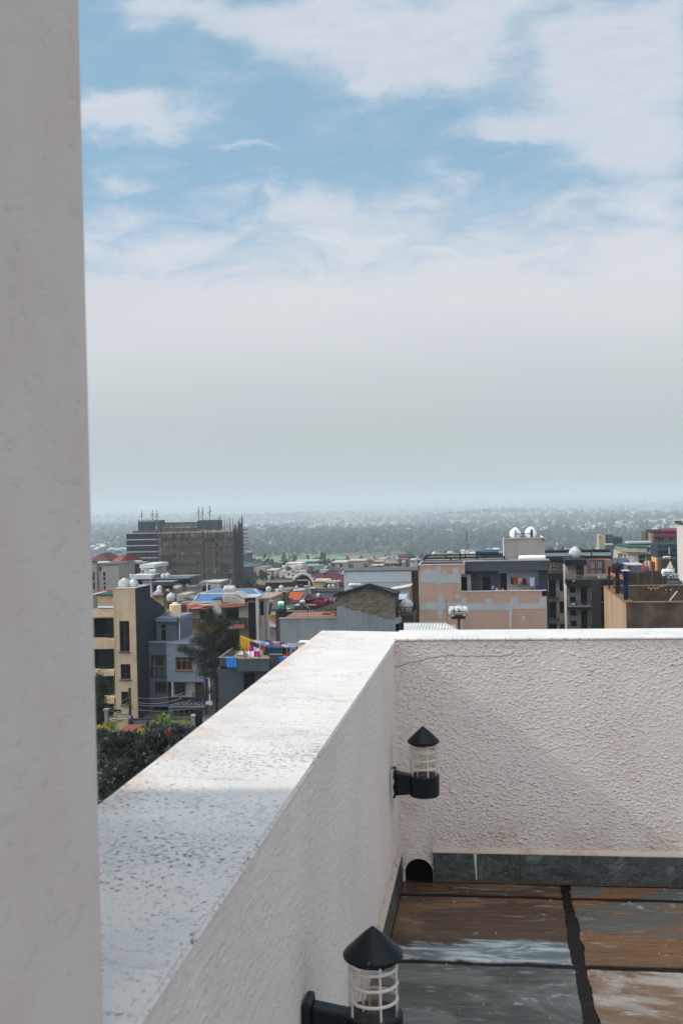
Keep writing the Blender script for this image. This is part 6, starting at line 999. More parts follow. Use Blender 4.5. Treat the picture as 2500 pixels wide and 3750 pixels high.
b = hs('H4', 180, (200, 650), 'long bare concrete parapet wall across the centre', 'wall', 'concrete_wall'); b.box('wall', -60, 604, 430, 652, P('6d6962', .92, .18, .3), 0, .6); b.box('lower_wall', -60, 652, 430, None, P('8a8884', .9, .12, .3), .5, 5); b.box('white_post', -68, 650, -50, 700, P('b5b3ad'), -.2, .5); b.poly('glass_sheet', [(-60, 602, -1), (12, 602, -1), (6, 592, 1), (-52, 592, 1)], plain('a9c3c0'), (0, 0, -.1))
b = hs('H3', 210, (750, 860), 'dark weathered concrete shed with a buckled pale tin roof edge', 'shed', 'dark_concrete_shed'); b.box('wall', 478, 680, 1010, None, P('48423c', .92, .25, .3), 0, 10); b.poly('roof', [(478, 682, -1), (560, 672, -1), (740, 678, -1), (1005, 668, -1), (1012, 650, 4), (800, 648, 6), (520, 650, 6)], P('8f8d85', .8, .2, .5, False), (0, 0, -.25)); b.poly('low_wall', [(230, 790, 0), (350, 742, 4), (480, 745, 4), (480, 900, 4), (230, 900, 0)], P('5f564c', .9, .2), (0, .5, 0)); b.box('wide_wall', 60, 800, 480, None, P('4d463f', .9, .2), 4, 2)
b = hs('H3', 165, (720, 1000), 'beige house with curved parapets and three small dome tanks'); bg = P('77695c', .88, .12, .5); b.box('wall', 560, 905, 870, None, bg, 0, 8); b.poly('parapet', [(470, 868, 3), (560, 875, 1), (620, 905, -.5), (830, 900, -.5), (872, 880, 2), (872, 905, 2), (830, 930, -.5), (610, 930, -.5), (470, 885, 3)], P('8f7d6c'), (0, .5, 0)); b.poly('arch_trim', [(620, 870, 2), (640, 826, 2), (660, 824, 2), (870, 878, 2), (870, 888, 2), (655, 834, 2), (636, 880, 2)], P('a39b92'), (0, 1, 0)); b.wall('tower', 745, 838, 940, None, P('7b726a'), 4, 6, [(840, 900, 870, 1000, 'dark')]); b.poly('parapet_tip', [(868, 880, 2), (930, 822, 8), (940, 826, 8), (880, 900, 2)], P('9a948b'), (0, 0, -.4)); b.poly('red_roof', [(585, 1045, -2), (640, 945, 1), (780, 935, 1), (770, 1045, -2)], P('84403f', .7, .1, .3, False), (0, 0, -.2))
for q in (((496, 825, 590, 872), 'low white dome tank, left of three on the beige parapet house'), ((676, 845, 748, 892), 'small pointed white tank, middle of three on the beige parapet house'), ((740, 768, 826, 838), 'tallest round white tank, right of three on the beige parapet house')): tankp('H3', *q[0], 166.5, q[1], 'y')
b = hs('H3', 158, (1070, 1000), 'house with a bright orange sheet roof in the centre'); b.poly('roof', [(925, 995, -2), (950, 875, 3), (1200, 870, 3), (1205, 900, 2), (1170, 995, -2)], P('b8552c', .6, .12, .5, False), (0, 0, -.2)); b.poly('roof_side', [(1170, 995, -2), (1205, 880, 2.9), (1225, 960, .5)], P('a34c2a'), (0, 0, -.2)); b.box('wall', 935, 990, 1200, None, P('7b6f66'), -1, 4); b.box('white_wall', 1010, 835, 1222, 915, P('a5a5a1'), 6, .5); b.poly('white_cap', [(985, 840, 5.8), (1222, 832, 5.8), (1222, 840, 5.8), (1060, 876, 5.8)], plain('c5c4bf'), (0, .2, 0)); b.poly('orange_roof', [(1020, 870, 4)] + [(1080, 858, 4), (1200, 862, 4), (1200, 875, 4)], P('a8502e'), (0, 0, -.1))
b = hs('H6', 150, (1000, 330), 'low dark navy hipped roof house left of the block gable'); b.box('wall', 745, 318, 1320, None, P('3a3d44'), 1, 9); b.poly('roof', [(740, 332, -1), (770, 232, 8), (1080, 226, 8), (1180, 300, 0), (1320, 345, -1)], P('3a434e', .6, .06, .3, False), (0, 0, -.2)); b.poly('roof', [(1080, 226, 8), (1140, 262, 6), (1318, 265, 6), (1320, 345, -1), (1180, 300, 0)], P('434b55', .6, .06, .3, False), (0, 0, -.2)); b.poly('fascia_tip', [(1290, 268, 5), (1322, 266, 5), (1322, 300, 4), (1314, 298, 4)], P('a9aaa8'), (0, .2, 0))
b = hs('H6', 135, (1000, 450), 'crimson roofed house with small gables and a pointed white tank', 'house', 'crimson_roof_house'); cr = P('6d2632', .65, .1, .5, False)
b.poly('roof', [(655, 352, -1), (735, 248, 1.5), (812, 335, 1.5), (800, 352, -1)], cr, (0, 3, -.1)); b.poly('verge', [(652, 352, -1.1), (735, 248, 1.4), (738, 258, 1.4), (668, 352, -1.1)], P('b5b0ad'), (0, 0, -.1)); b.poly('roof', [(440, 408, -1), (455, 350, 3), (625, 345, 3), (620, 408, -1)], P('5c2a32'), (0, 0, -.15)); b.poly('ridge', [(480, 338, 3), (520, 318, 4), (650, 322, 4), (650, 332, 4), (520, 330, 3.4)], P('b0a9a4'), (0, 0, -.1))
b.poly('roof', [(850, 390, 0), (870, 325, 4), (1205, 318, 4), (1210, 372, 0)], cr, (0, 0, -.15)); b.poly('wall', [(700, 420, -1.5), (1110, 395, -1.5), (1110, 440, -1.5), (820, 520, -1.5), (690, 440, -1.5)], P('6a2430'), (0, .3, 0)); b.box('pale_band', 735, 436, 935, 460, P('a39a7c'), -1.8, .3); b.poly('verge', [(676, 425, -2), (690, 425, -2), (815, 515, -2), (800, 520, -2)], P('a3a09c'), (0, .2, 0)); b.poly('tank_gable', [(905, 330, 1.8), (965, 285, 1.8), (1050, 328, 1.8)], P('8a3038'), (0, 2, 0)); b.box('dark_back_wall', 720, 352, 860, 400, P('2b2629'), .5, 3); b.box('wall_side', 1100, 350, 1195, 440, cr, 1, 2); b.box('white_post', 1193, 314, 1214, 415, P('b3aeaa'), .6, .3); b.box('white_post', 1262, 312, 1272, 390, P('b3aeaa'), .6, .3); b.box('white_post', 1103, 345, 1116, 432, P('b3aeaa'), .4, .3); b.box('orange_wall', 1218, 335, 1262, 385, P('a85238'), .8, 1)
tankp('H6', 934, 216, 1000, 292, 137.4, 'pointed white tank with a dark band on the crimson gable', 'y', strap=False); tankp('H6', 614, 348, 718, 410, 134, 'squat white tank in the valley of the crimson roof', 'x'); tankp('H6', 540, 412, 622, 480, 132, 'white tank behind the terrace railing', 'x'); tankp('H6', 490, 432, 545, 490, 133, 'smaller white tank left of the one behind the railing', 'x'); tankp('H6', 195, 370, 325, 460, 124, 'large mint white tank above the green roof', 'x', mat=P('bcd0c6', .45, .08, 3, False, .78))
tankp('H6', 365, 500, 440, 560, 118, 'white bundle shaped tank behind the left end of the railing', 'x')
b = hs('H6', 122, (270, 530), 'dark green sheet roof below the mint white tank'); b.poly('roof', [(130, 528, -2), (205, 455, 2), (345, 455, 2), (340, 530, -2)], P('2f6a52', .6, .1, .5, False), (0, 0, -.15)); b.poly('roof', [(335, 530, -2), (345, 430, 3), (520, 425, 3), (500, 530, -2)], P('4a6a60', .6, .1, .5, False), (0, 0, -.15)); b.box('wall', 150, 525, 500, None, P('4d3436'), -1, 4); b.box('maroon_base', 75, 528, 210, 575, P('6a3236'), -.5, 2)
b = hs('H6', 128, (120, 680), 'grey house with a bold yellow band right of the orange trimmed house'); b.box('top_wall', 60, 578, 205, 642, P('a3a3a0'), 0, 5); b.box('yellow_band', 30, 640, 200, 742, P('b07a24'), .3, 4); b.poly('sheet_roof', [(35, 855, -3), (40, 745, 3), (200, 800, 1), (198, 875, -3)], corrugated('a3a09c', 'x', .3), (0, 0, -.1)); b.wall('wall', 30, 868, 205, None, P('8d9094'), -2, 4, [(65, 975, 118, 1060, 'white')]); b.box('cornice', 35, 845, 205, 870, P('a3a19c'), -2.3, .4)
b = hs('H6', 170, (640, 200), 'low maroon and grey sheds behind the orange sheet roof', 'shed'); b.box('maroon_wall', 580, 108, 722, 135, P('5a2a38'), 0, 3); b.box('wall', 480, 150, 700, None, P('9a9c9b'), -4, 3); b.box('dark', 520, 70, 640, 110, P('2f2d30'), 1, 3); tankp('H6', 527, 104, 578, 138, 166, 'tiny cone topped tank by the maroon shed', 'y')
for i, (x, y) in enumerate(((715, 88), (745, 84), (765, 98))): tankp('H6', x - 16, y - 4, x + 16, y + 20, 172, ('left', 'middle', 'right')[i] + ' of three tiny white tanks below the arched window', 'y')
# H4 far houses row
b = hs('H4', 400, (480, 320), 'long cream flat roofed house behind the long pale wall', 'house', 'long_cream_house'); cm_ = P('9d9689', .85, .06, .12); b.wall('wall', 300, 236, 480, None, cm_, 0, 12, [(368, 260, 404, 308, 'dark')], .4); b.box('wall_right', 475, 216, 725, None, P('a39c8f'), 2, 12); b.box('dark_wing', 252, 252, 302, None, P('3f4a58'), 1, 8); b.box('roof_edge', 246, 228, 478, 240, P('b9b5aa'), -.5, 13); b.box('roof_edge', 470, 206, 728, 218, P('b5ab9f'), 1.5, 13)
b = hs('H4', 450, (390, 230), 'small house with a mint green roof carrying two tanks'); b.box('wall', 322, 190, 448, None, P('7d7a6c'), 0, 8); b.poly('roof', [(320, 192, -1), (450, 192, -1), (440, 172, 8), (330, 172, 8)], P('5fa08c', .6, .05, .1, False), (0, 0, -.4)); tankp('H4', 357, 163, 392, 178, 455, 'left tank on the mint green roof', 'x'); tankp('H4', 406, 162, 440, 178, 455, 'right tank on the mint green roof', 'x')
for (x0, y0, x1, y1, Y, wc, rc, ry, l) in ((498, 188, 602, 216, 440, '8c6a4a', '6d4a3a', 182, 'small orange brown walled house'), (660, 205, 855, 280, 460, 'a09a92', 'a04a54', 184, 'house with a faded red roof and white tanks left of centre'), (850, 220, 1000, 262, 430, '9d947f', '8d8676', 214, 'low olive cream house between the faded red and pink roofs'), (900, 188, 1005, 230, 450, 'b0a68e', 'a89e88', 184, 'cream house carrying a row of round tanks'), (812, 278, 905, 345, 380, 'b5a998', 'a08f84', 272, 'small pinkish cream house above the long pale wall'), (905, 276, 1002, 335, 382, 'b3aaa0', '6c4f4a', 268, 'white walled house left of the columned house'), (1225, 190, 1330, 230, 460, '9a5a60', '9b4c5a', 172, 'house with a thin red roof right of the columned house'), (1370, 195, 1450, 275, 420, 'b5b3ae', 'a8a6a2', 190, 'white arched top house near the pink house edge'), (1450, 196, 1520, 290, 440, '7f8f98', '8d4a54', 180, 'blue grey house under a thin red roof'), (1240, 225, 1290, 300, 400, '8d8f8f', 'b3b5b4', 222, 'grey white house beside the conifer')):
    b = hs('H4', Y, ((x0 + x1) / 2, y1), l); hl_ = []
    for i in range(int((x1 - x0) // 40)): hl_.append((x0 + 12 + i * 38, y0 + 12, x0 + 26 + i * 38, y0 + 30, 'dark'))
    b.wall('wall', x0, y0, x1, None, P(wc, .85, .06, .12), 0, 10, hl_, .3); b.poly('roof', [(x0 - 5, y0 + 1, -1), (x1 + 5, y0 + 1, -1), (x1 - 5, ry - 2, 11), (x0 + 5, ry - 2, 11)], P(rc, .7, .06, .1, False), (0, 0, -.4))
tankp('H4', 800, 170, 855, 190, 462, 'white tank pair on the faded red roof', 'x'); 
for i, x in enumerate((952, 976, 1002, 1025, 1075, 1040)): tankp('H4', x - 14, (174, 174, 166, 168, 150, 156)[i], x + 14, (190, 190, 186, 186, 170, 174)[i], 455, ('first', 'second', 'third', 'fourth', 'sixth and highest', 'fifth')[i] + ' of the row of round tanks on the cream house', 'y')
tankp('H4', 1100, 156, 1130, 176, 455, 'round tank left of the columned house ridge', 'y'); tankp('H4', 1172, 155, 1202, 178, 455, 'round tank right of the columned house ridge', 'y')
b = hs('H4', 360, (1110, 330), 'house with a grey hip roof and a columned dark porch', 'house', 'columned_house'); b.wall('wall', 1002, 240, 1218, None, P('3c4145'), 0, 10, [(1012, 245, 1080, 270, 'white'), (1140, 245, 1205, 270, 'white')], .3); b.poly('roof', [(996, 242, -1), (1222, 238, -1), (1170, 204, 8), (1030, 206, 8)], P('8d8a80', .7, .06, .1, False), (0, 0, -.4)); b.box('balcony', 1005, 290, 1210, 302, P('a3a09a'), -.8, 2); b.box('wing', 1210, 180, 1222, None, P('5f6466'), 4, 4); b.poly('rear_roof', [(1090, 192, 10), (1220, 190, 10), (1215, 168, 18), (1100, 170, 18)], P('7f8486'), (0, 0, -.4)); b.poly('red_roof', [(1000, 212, 12), (1095, 206, 12), (1085, 180, 20), (1005, 184, 20)], P('9c4f5c'), (0, 0, -.4))
for i, x in enumerate((1083, 1128)): b.box('column', x, 245, x + 12, 292, P('a8a8a2'), -.7, .6)
# blue roofed distant box right of centre, behind pink roof
b = hs('D', 300, (868, 390), 'dark blue flat building with a bright blue roof edge behind the pink roof railing', 'building'); b.box('wall', 758, 356, 980, None, P('2b333c'), 0, 8); b.poly('roof', [(758, 356, -.5), (830, 360, -.5), (980, 358, -.5), (982, 344, 6), (762, 346, 6)], P('4a86ac', .6, .05, .1, False), (0, 0, -.3))
for i, (x, y, w_) in enumerate(((363, 380, 22), (502, 374, 16), (526, 372, 16))): tankp('D', x - w_, y, x + w_, y + 22 + (10 if i == 0 else 0), 240, ('pointed tank behind the left part of the pink roof railing', 'left of a small tank pair behind the pink roof railing', 'right of a small tank pair behind the pink roof railing')[i], 'y')
b = hs('D', 242, (430, 420), 'low pale house behind the left part of the pink roof railing'); b.box('wall', 320, 400, 620, None, P('9c9a94'), 0, 8)
# =================================================================== vegetation
def leafmat(h, h2, name):
    kk = ('leaf', h, h2)
    if kk in MATS: return MATS[kk]
    m, t, b = newmat(name); g = t.n('ShaderNodeNewGeometry'); f = g.outputs['Random Per Island']; c1 = tuple(lin(h)) + (1,); c2 = tuple(lin(h2)) + (1,); b.inputs['Specular IOR Level'].default_value = .15
    n = t.noise(g.outputs['Position'], .8, 3); col = t.mix(t.m('MULTIPLY', t.m('ADD', f, n), .55), c1, c2); t.L.new(col, b.inputs['Base Color']); b.inputs['Roughness'].default_value = .5
    MATS[kk] = m; return m
def leafcloud(C, size, asp, rg, up=.0, mi=None, spread=None):
    """C (N,3) leaf centres; returns quads"""
    N = len(C); d = rg.normal(size=(N, 3)); d[:, 2] += up; d /= np.linalg.norm(d, axis=1)[:, None]; e = np.cross(d, rg.normal(size=(N, 3))); e /= np.linalg.norm(e, axis=1)[:, None]
    s = size * rg.uniform(.6, 1.35, (N, 1)); V = np.stack([C - d * s, C + e * s * asp, C + d * s, C - e * s * asp], 1).reshape(-1, 3); return V
def npmesh(name, V, mats, parent=None, loc=(0, 0, 0), mi=None):
    me = bpy.data.meshes.new(name); n = len(V) // 4; me.vertices.add(len(V)); me.vertices.foreach_set('co', (V - np.array(loc)).astype(np.float32).ravel())
    me.loops.add(len(V)); me.loops.foreach_set('vertex_index', np.arange(len(V), dtype=np.int32)); me.polygons.add(n); me.polygons.foreach_set('loop_start', np.arange(0, len(V), 4, dtype=np.int32))
    for m in (mats if isinstance(mats, list) else [mats]): me.materials.append(m)
    if mi is not None: me.polygons.foreach_set('material_index', np.asarray(mi, dtype=np.int32))
    me.update(calc_edges=True); me.validate(); o = link(bpy.data.objects.new(name, me)); LOC[o.name] = tuple(loc)
    if parent is not None: o.parent = parent
    else: o.location = loc
    return o
def clumps(rg, blobs, n, leaf_per, cr):
    """blobs (cx,cy,cz,rx,ry,rz): leaf centres gathered in clumps near the shells"""
    w = np.array([b[3] * b[5] for b in blobs]); w = w / w.sum(); out = []
    for b, k in zip(blobs, (w * n).astype(int) + 1):
        d = rg.normal(size=(k, 3)); d /= np.linalg.norm(d, axis=1)[:, None]; r = rg.uniform(.35, 1.0, (k, 1)) ** .5; c = np.array(b[:3]) + d * r * np.array(b[3:])
        out.append((c[:, None, :] + rg.normal(size=(k, leaf_per, 3)) * np.array([cr, cr, cr * .8])).reshape(-1, 3))
    return np.concatenate(out)
BARK = plain('4a3d32', .9, 1.)
M_dk = leafmat('181e14', '363d26', 'dark_foliage'); M_md = leafmat('202c1a', '414d2c', 'green_foliage'); M_br = leafmat('3c5a24', '7c9a45', 'bright_foliage'); M_bl = leafmat('1a2824', '30443a', 'blue_green_foliage')
PROTO = {}
def proto(kind, seed):
    if (kind, seed) in PROTO: return PROTO[(kind, seed)]
    rg = np.random.default_rng(seed)
    if kind == 'round': bl = [(rg.normal() * .2, rg.normal() * .2, rg.uniform(.45, .84), rg.uniform(.15, .28), rg.uniform(.15, .28), rg.uniform(.08, .15)) for _ in range(11)]; C = clumps(rg, bl, 190, 22, .035); C[:, :2] *= .92; s = .026; m = M_dk
    elif kind == 'cone': t_ = rg.uniform(0, 1, 3600) ** .7; a = rg.uniform(0, 6.28, 3600); r = (1 - t_) * .42 * (.5 + .5 * rg.uniform(0, 1, 3600)) * (1 + .35 * np.sin(t_ * 40)); C = np.stack([r * np.cos(a), r * np.sin(a), .12 + t_ * .88], 1); s = .022; m = M_bl
    elif kind == 'spire': t_ = rg.uniform(0, 1, 3000); a = rg.uniform(0, 6.28, 3000); r = np.sin(np.clip(t_ * 1.02 + .06, 0, 1) * math.pi) ** .5 * .42 * (.6 + .4 * rg.uniform(0, 1, 3000)); C = np.stack([r * np.cos(a), r * np.sin(a), .04 + t_ * .96], 1); s = .022; m = M_dk
    else: bl = [(rg.normal() * .22, rg.normal() * .22, rg.uniform(.3, .92), rg.uniform(.1, .17), rg.uniform(.1, .17), rg.uniform(.05, .1)) for _ in range(16)]; C = clumps(rg, bl, 210, 18, .03); s = .024; m = M_md
    cr = npmesh('crown', leafcloud(C, s, .5, rg, -.3), m); mb = MB().tube((0, 0, 0), (0, 0, .45), .03, 7, .018)
    if kind in ('round', 'loose'):
        for i in range(6): a = i * 1.05; mb.tube((0, 0, .28 + i * .03), (.26 * math.cos(a), .26 * math.sin(a), .55 + (i % 3) * .1), .014, 5, .004)
    else: mb.tube((0, 0, .45), (0, 0, .93), .018, 6, .004)
    tr = obj('trunk', mb, BARK, None, 50, loc=(0, 0, 0)); PROTO[(kind, seed)] = (cr, tr, [0]); return PROTO[(kind, seed)]
def treep(z, x0, y0, x1, y1, Y, kind, label, seed=1, name='tree', group=None, mat=None):
    a = W(z, x0, y0, Y)[0]; c = W(z, x1, y0, Y)[0]; X = (a + c) / 2; top = W(z, (x0 + x1) / 2, y0, Y)[2]; g = G(X, Y); h = top - g; w = c - a
    if y1: w_ = w
    kind_w = {'round': .92, 'cone': .95, 'spire': .9, 'loose': .95}[kind]; t = thing(name, label, 'tree', (X, Y, g), group); cr, tr, used = proto(kind, seed)
    for o in (cr, tr):
        q = o if not used[0] else link(o.copy()); q.name = o.name.split('.')[0]; q.parent = t; q.location = (0, 0, 0)
        if kind in ('cone', 'spire') or h < w * 1.6: q.scale = (w / kind_w, w / kind_w, h)
        else:   # tall stem, crown kept in proportion at the top
            q.scale = (w / kind_w, w / kind_w, h)
        q.rotation_euler = (0, 0, 0)
        if mat and q.name.startswith('crown'): q.material_slots[0].link = 'OBJECT'; q.material_slots[0].material = mat
    used[0] = 1; return t
T = lambda *a, **k: treep(*a, **k)
T('H2', 192, 385, 256, 760, 148, 'spire', 'tall thin cypress between the two white tanks left of centre', 3, 'cypress'); T('H2', 405, 440, 470, 640, 151, 'spire', 'shorter thin cypress right of the tank stand', 3, 'cypress')
T('H2', 945, 275, 1195, 400, 188, 'round', 'round bushy tree in front of the white L shaped wall', 1)
for q in (('H3', 190, 430, 360, 760, 318, 'loose', 'dark pine-like tree at the left of the group under the cream cube house', 5), ('H3', 330, 450, 540, 760, 310, 'loose', 'broad dark tree in the middle of the group under the cream cube house', 6), ('H3', 545, 480, 690, 650, 330, 'loose', 'dark tree left of the white pole below the white stepped house', 7), ('H3', 650, 485, 775, 650, 325, 'loose', 'dark tree right of the white pole below the white stepped house', 5), ('H3', 788, 555, 865, 640, 300, 'loose', 'small olive tree below the white stepped house', 6),
          ('H3', 1140, 440, 1260, 520, 300, 'round', 'green tree left of the maroon roof ridge', 1), ('H3', 1240, 430, 1370, 520, 310, 'round', 'second green tree left of the maroon roof ridge', 2), ('H3', 1380, 345, 1500, 420, 410, 'round', 'tree in front of the pale teal roof', 2), ('H3', 20, 560, 250, 760, 290, 'round', 'dark tree mass just right of the scaffold foot', 2),
          ('H4', 490, 248, 580, 345, 395, 'loose', 'slender tree in front of the long cream house', 6), ('H4', 560, 288, 660, 345, 390, 'round', 'low round tree in front of the long cream house', 1), ('H4', 648, 212, 815, 345, 385, 'round', 'large dark tree right of the long cream house', 2), ('H4', 350, 290, 475, 360, 318, 'round', 'tree above the grey roof left of the pale wall', 1), ('H4', 1268, 188, 1385, 340, 372, 'cone', 'dark conifer between the columned house and the white arched one', 4), ('H4', 1020, 285, 1210, 345, 345, 'round', 'low dark tree under the columned porch', 2), ('H4', 890, 305, 960, 345, 360, 'round', 'small dark tree between the two pale low houses', 1), ('H4', 945, 302, 1005, 345, 366, 'round', 'small tree left of the columned house', 2), ('H4', 455, 130, 505, 205, 640, 'loose', 'lone dark tree behind the mint green roof', 6),
          ('H4', -30, 265, 60, 330, 420, 'round', 'small tree at the left of the grey hipped roof', 2),
          ('D', 55, 440, 150, 540, 372, 'cone', 'dark conifer just left of the pink house', 4), ('E', 845, 478, 935, 660, 109, 'loose', 'dark green tree behind the rusty posts', 7), ('E', 870, 560, 905, 660, 108, 'cone', 'small dark sapling right of the thick rusty post', 4), ('L1', 735, 205, 830, 255, 100, 'round', 'small green shrub behind the dark house terrace washing', 1)):
    z, x0, y0, x1, y1, Y, k, l, s = q; T(z, x0, y0, x1, y1, Y, k, l, s)
GF = 'hazy trees beyond the last roofs'
far = [('H3', 765, 100, 915, 850, 'loose', 7, 'tall leafy clump'), ('H3', 905, 115, 960, 860, 'spire', 3, 'narrow dark tree'), ('H3', 960, 125, 1110, 840, 'loose', 5, 'broad mixed clump'), ('H3', 985, 190, 1090, 700, 'round', 1, 'low round crown'), ('H3', 1145, 175, 1180, 820, 'spire', 3, 'thin spire'), ('H3', 1185, 185, 1225, 820, 'spire', 3, 'second thin spire'), ('H3', 1255, 155, 1325, 830, 'loose', 6, 'paired crowns'), ('H3', 450, 220, 620, 900, 'round', 1, 'pale round crown in the field'), ('H3', 690, 330, 860, 600, 'round', 2, 'dark round crown behind the ball shaped tank'), ('H3', 380, 355, 560, 620, 'round', 1, 'round crown behind the cream cube house'), ('H3', 240, 330, 330, 640, 'loose', 6, 'small clump by the blue hall'),
       ('H4', 0, 130, 160, 900, 'round', 1, 'wide low crown'), ('H4', 140, 150, 260, 880, 'round', 2, 'wide low crown right of the long hall'), ('H4', 240, 160, 340, 900, 'round', 1, 'low crown left of the mint roof'), ('H4', 500, 150, 610, 820, 'round', 2, 'low crown above the orange brown house'), ('H4', 680, 145, 720, 860, 'cone', 4, 'small cone'), ('H4', 725, 155, 760, 860, 'round', 1, 'small round crown'), ('H4', 815, 125, 905, 760, 'round', 2, 'full round crown'), ('H4', 900, 128, 1010, 820, 'round', 1, 'broad crown behind the row of tanks'), ('H4', 1000, 118, 1060, 840, 'loose', 6, 'loose crown'), ('H4', 1042, 88, 1092, 900, 'loose', 7, 'tallest loose crown'), ('H4', 1165, 130, 1260, 800, 'round', 2, 'low crown right of the tank row'), ('H4', 1195, 95, 1240, 900, 'round', 1, 'ball crown'), ('H4', 1285, 98, 1318, 900, 'spire', 3, 'thin crown'), ('H4', 1250, 110, 1320, 820, 'round', 2, 'crown by the thin red roof'), ('H4', 1318, 68, 1420, 820, 'loose', 5, 'big crown, highest of the row'), ('H4', 1395, 110, 1490, 800, 'round', 1, 'crown left of the pink house'), ('H4', 1500, 60, 1580, 900, 'round', 2, 'crown at the pink house corner'),
       ('D', 85, 355, 190, 780, 'round', 2, 'dark crown over the thin red roofs'), ('D', 10, 375, 90, 820, 'round', 1, 'low crown at the far left of the pink house'), ('D', 300, 360, 390, 880, 'round', 1, 'low crown behind the pointed tank'), ('D', 450, 335, 540, 860, 'loose', 5, 'loose crown behind the pipe railing'), ('D', 530, 325, 620, 900, 'round', 2, 'tall crown behind the black roof post'), ('D', 1415, 300, 1560, 700, 'round', 1, 'wide crown right of the stair tower'), ('E', 250, 330, 420, 650, 'round', 2, 'wide crown above the flats roof'), ('E', 430, 335, 560, 640, 'round', 1, 'second crown above the flats roof'), ('E', 560, 320, 690, 680, 'round', 2, 'crown left of the twin tower'), ('L3', 340, 545, 395, 900, 'round', 2, 'dark crown left of the glass wing'), ('L3', 130, 560, 260, 950, 'round', 1, 'low crown behind the left red roofs')]
for z, x0, y0, x1, Y, k, s, l in (f for f in far if len(f) == 8): T(z, x0, y0, x1, None, Y, k, l + ' in the hazy tree line', s, group=GF)
# feathery dark tree in front of the siding house
def bigtree(name, label, Y, blobs, n, per, cr, size, asp, mats, trunk, z='B', seed=3, mifrac=None, droop=-.3, cat='tree', dy=1.2):
    rg = np.random.default_rng(seed); bl = []
    for x, y, rx, ry in blobs: c = W(z, x, y, Y); k = ZM[z][2] * Y / F; bl.append((c[0], c[1] + rg.uniform(-dy, dy), c[2], rx * k, max(rx, ry) * k * .9, ry * k))
    C = clumps(rg, bl, n, per, cr); V = leafcloud(C, size, asp, rg, droop); loc = (trunk[0][0], trunk[0][1], trunk[0][2]); t = thing(name, label, cat, loc)
    mi = None
    if mifrac: u = np.sin(C[:, 0] * 1.9 + 1) * np.sin(C[:, 1] * 1.3) * np.sin(C[:, 2] * 2.3 + .5) + rg.normal(size=len(C)) * .12; mi = (u > mifrac).astype(int)
    npmesh('crown', V, mats, t, loc, mi); mb = MB()
    for a, c, r1, r2 in trunk[1:]: mb.tube(a, c, r1, 7, r2)
    obj('trunk', mb, BARK, t, 50); return t, bl
Yt = 95; tw = lambda x, y, d=0: W('B', x, y, Yt + d); base = tw(1100, 1000); base = np.array([base[0], Yt, -19.3])
mid_ = tw(1095, 700); br = [base, (base, mid_, .22, .16), (mid_, tw(1080, 400), .16, .08), (tw(1080, 400), tw(1075, 190), .08, .03), (mid_, tw(930, 520, -.6), .08, .02), (tw(1085, 560), tw(1230, 400, .6), .08, .02), (tw(1090, 620), tw(950, 640), .06, .02), (tw(1095, 800), tw(950, 880, -.5), .06, .015), (tw(1085, 480), tw(960, 400), .06, .02), (tw(1080, 380), tw(1180, 300), .05, .015), (tw(1098, 780), tw(1090, 940), .08, .03)]
bigtree('feathery_tree', 'large dark feathery leaved tree standing in front of the siding house', Yt,
        [(1075, 200, 38, 34), (1110, 245, 70, 36), (1020, 290, 62, 30), (980, 330, 55, 22), (1085, 320, 110, 50), (1180, 300, 50, 40), (1180, 380, 80, 45), (1040, 400, 110, 40), (960, 450, 90, 30), (880, 500, 80, 26), (830, 505, 42, 16), (930, 545, 90, 26), (1090, 470, 120, 55), (1230, 450, 50, 60), (1180, 500, 80, 50), (1060, 560, 130, 40), (960, 590, 80, 28), (1120, 620, 90, 40), (1020, 650, 100, 30), (1000, 700, 50, 24), (1090, 710, 60, 36), (1100, 780, 40, 30), (1030, 855, 70, 14), (960, 872, 48, 13), (1095, 860, 34, 30), (1098, 920, 30, 34), (1270, 420, 25, 50)] , 2300, 20, .16, .07, .25, [M_dk, leafmat('4a4220', '6b5a28', 'browning_foliage')], br, mifrac=.68, droop=-.8)
# near flowering hedge / mango crown below the parapet
def rosettes(C, rg, n=8, L=.2, wd=.028, droop=.35):
    V = []; 
    for c in C:
        ax = np.array([rg.normal() * .5, rg.normal() * .5 - .25, 1.]); ax /= np.linalg.norm(ax); e1 = np.cross(ax, [1, 0, 0]); e1 /= np.linalg.norm(e1); e2 = np.cross(ax, e1)
        for i in range(n):
            a = 6.283 * i / n + rg.uniform(-.3, .3); r = e1 * math.cos(a) + e2 * math.sin(a); d = r * .9 + ax * rg.uniform(-droop, .35); l = L * rg.uniform(.65, 1.2); s = np.cross(d, ax); s /= np.linalg.norm(s) + 1e-9; m = c + d * l * .5 + ax * .015
            V += [c, m + s * wd, c + d * l - np.array([0, 0, .03]), m - s * wd]
    return np.array(V)
rg = np.random.default_rng(21); Yh = 44
def top_y(px): return float(np.interp(px, [340, 380, 430, 470, 520, 560, 600, 640, 680, 730, 800, 900], [2682, 2672, 2690, 2690, 2672, 2652, 2660, 2655, 2662, 2672, 2690, 2760]))
C = []
for _ in range(6500):
    px = rg.uniform(300, 900); f = rg.uniform(0, 1); y0 = top_y(px); dpt = rg.uniform(0, 1) ** 1.3
    if f < .3: p = W('S', px, y0 + rg.uniform(0, 14) - 6 * math.sin(px * .09), Yh + 5 * dpt * 1.2 - 1 + 3); C.append(p)          # top sheet
    else: yy = y0 + 8 + (2990 - y0) * rg.uniform(0, 1) ** 1.05; b_ = (yy - y0) / 300; p = W('S', px, yy, Yh + 2 - 3.0 * min(1, b_ * 1.2) + rg.uniform(-.5, .5) + .6 * math.sin(px * .04) * math.sin(yy * .05)); C.append(p)
C = np.array(C); V = rosettes(C, rg, 8, .19, .018)
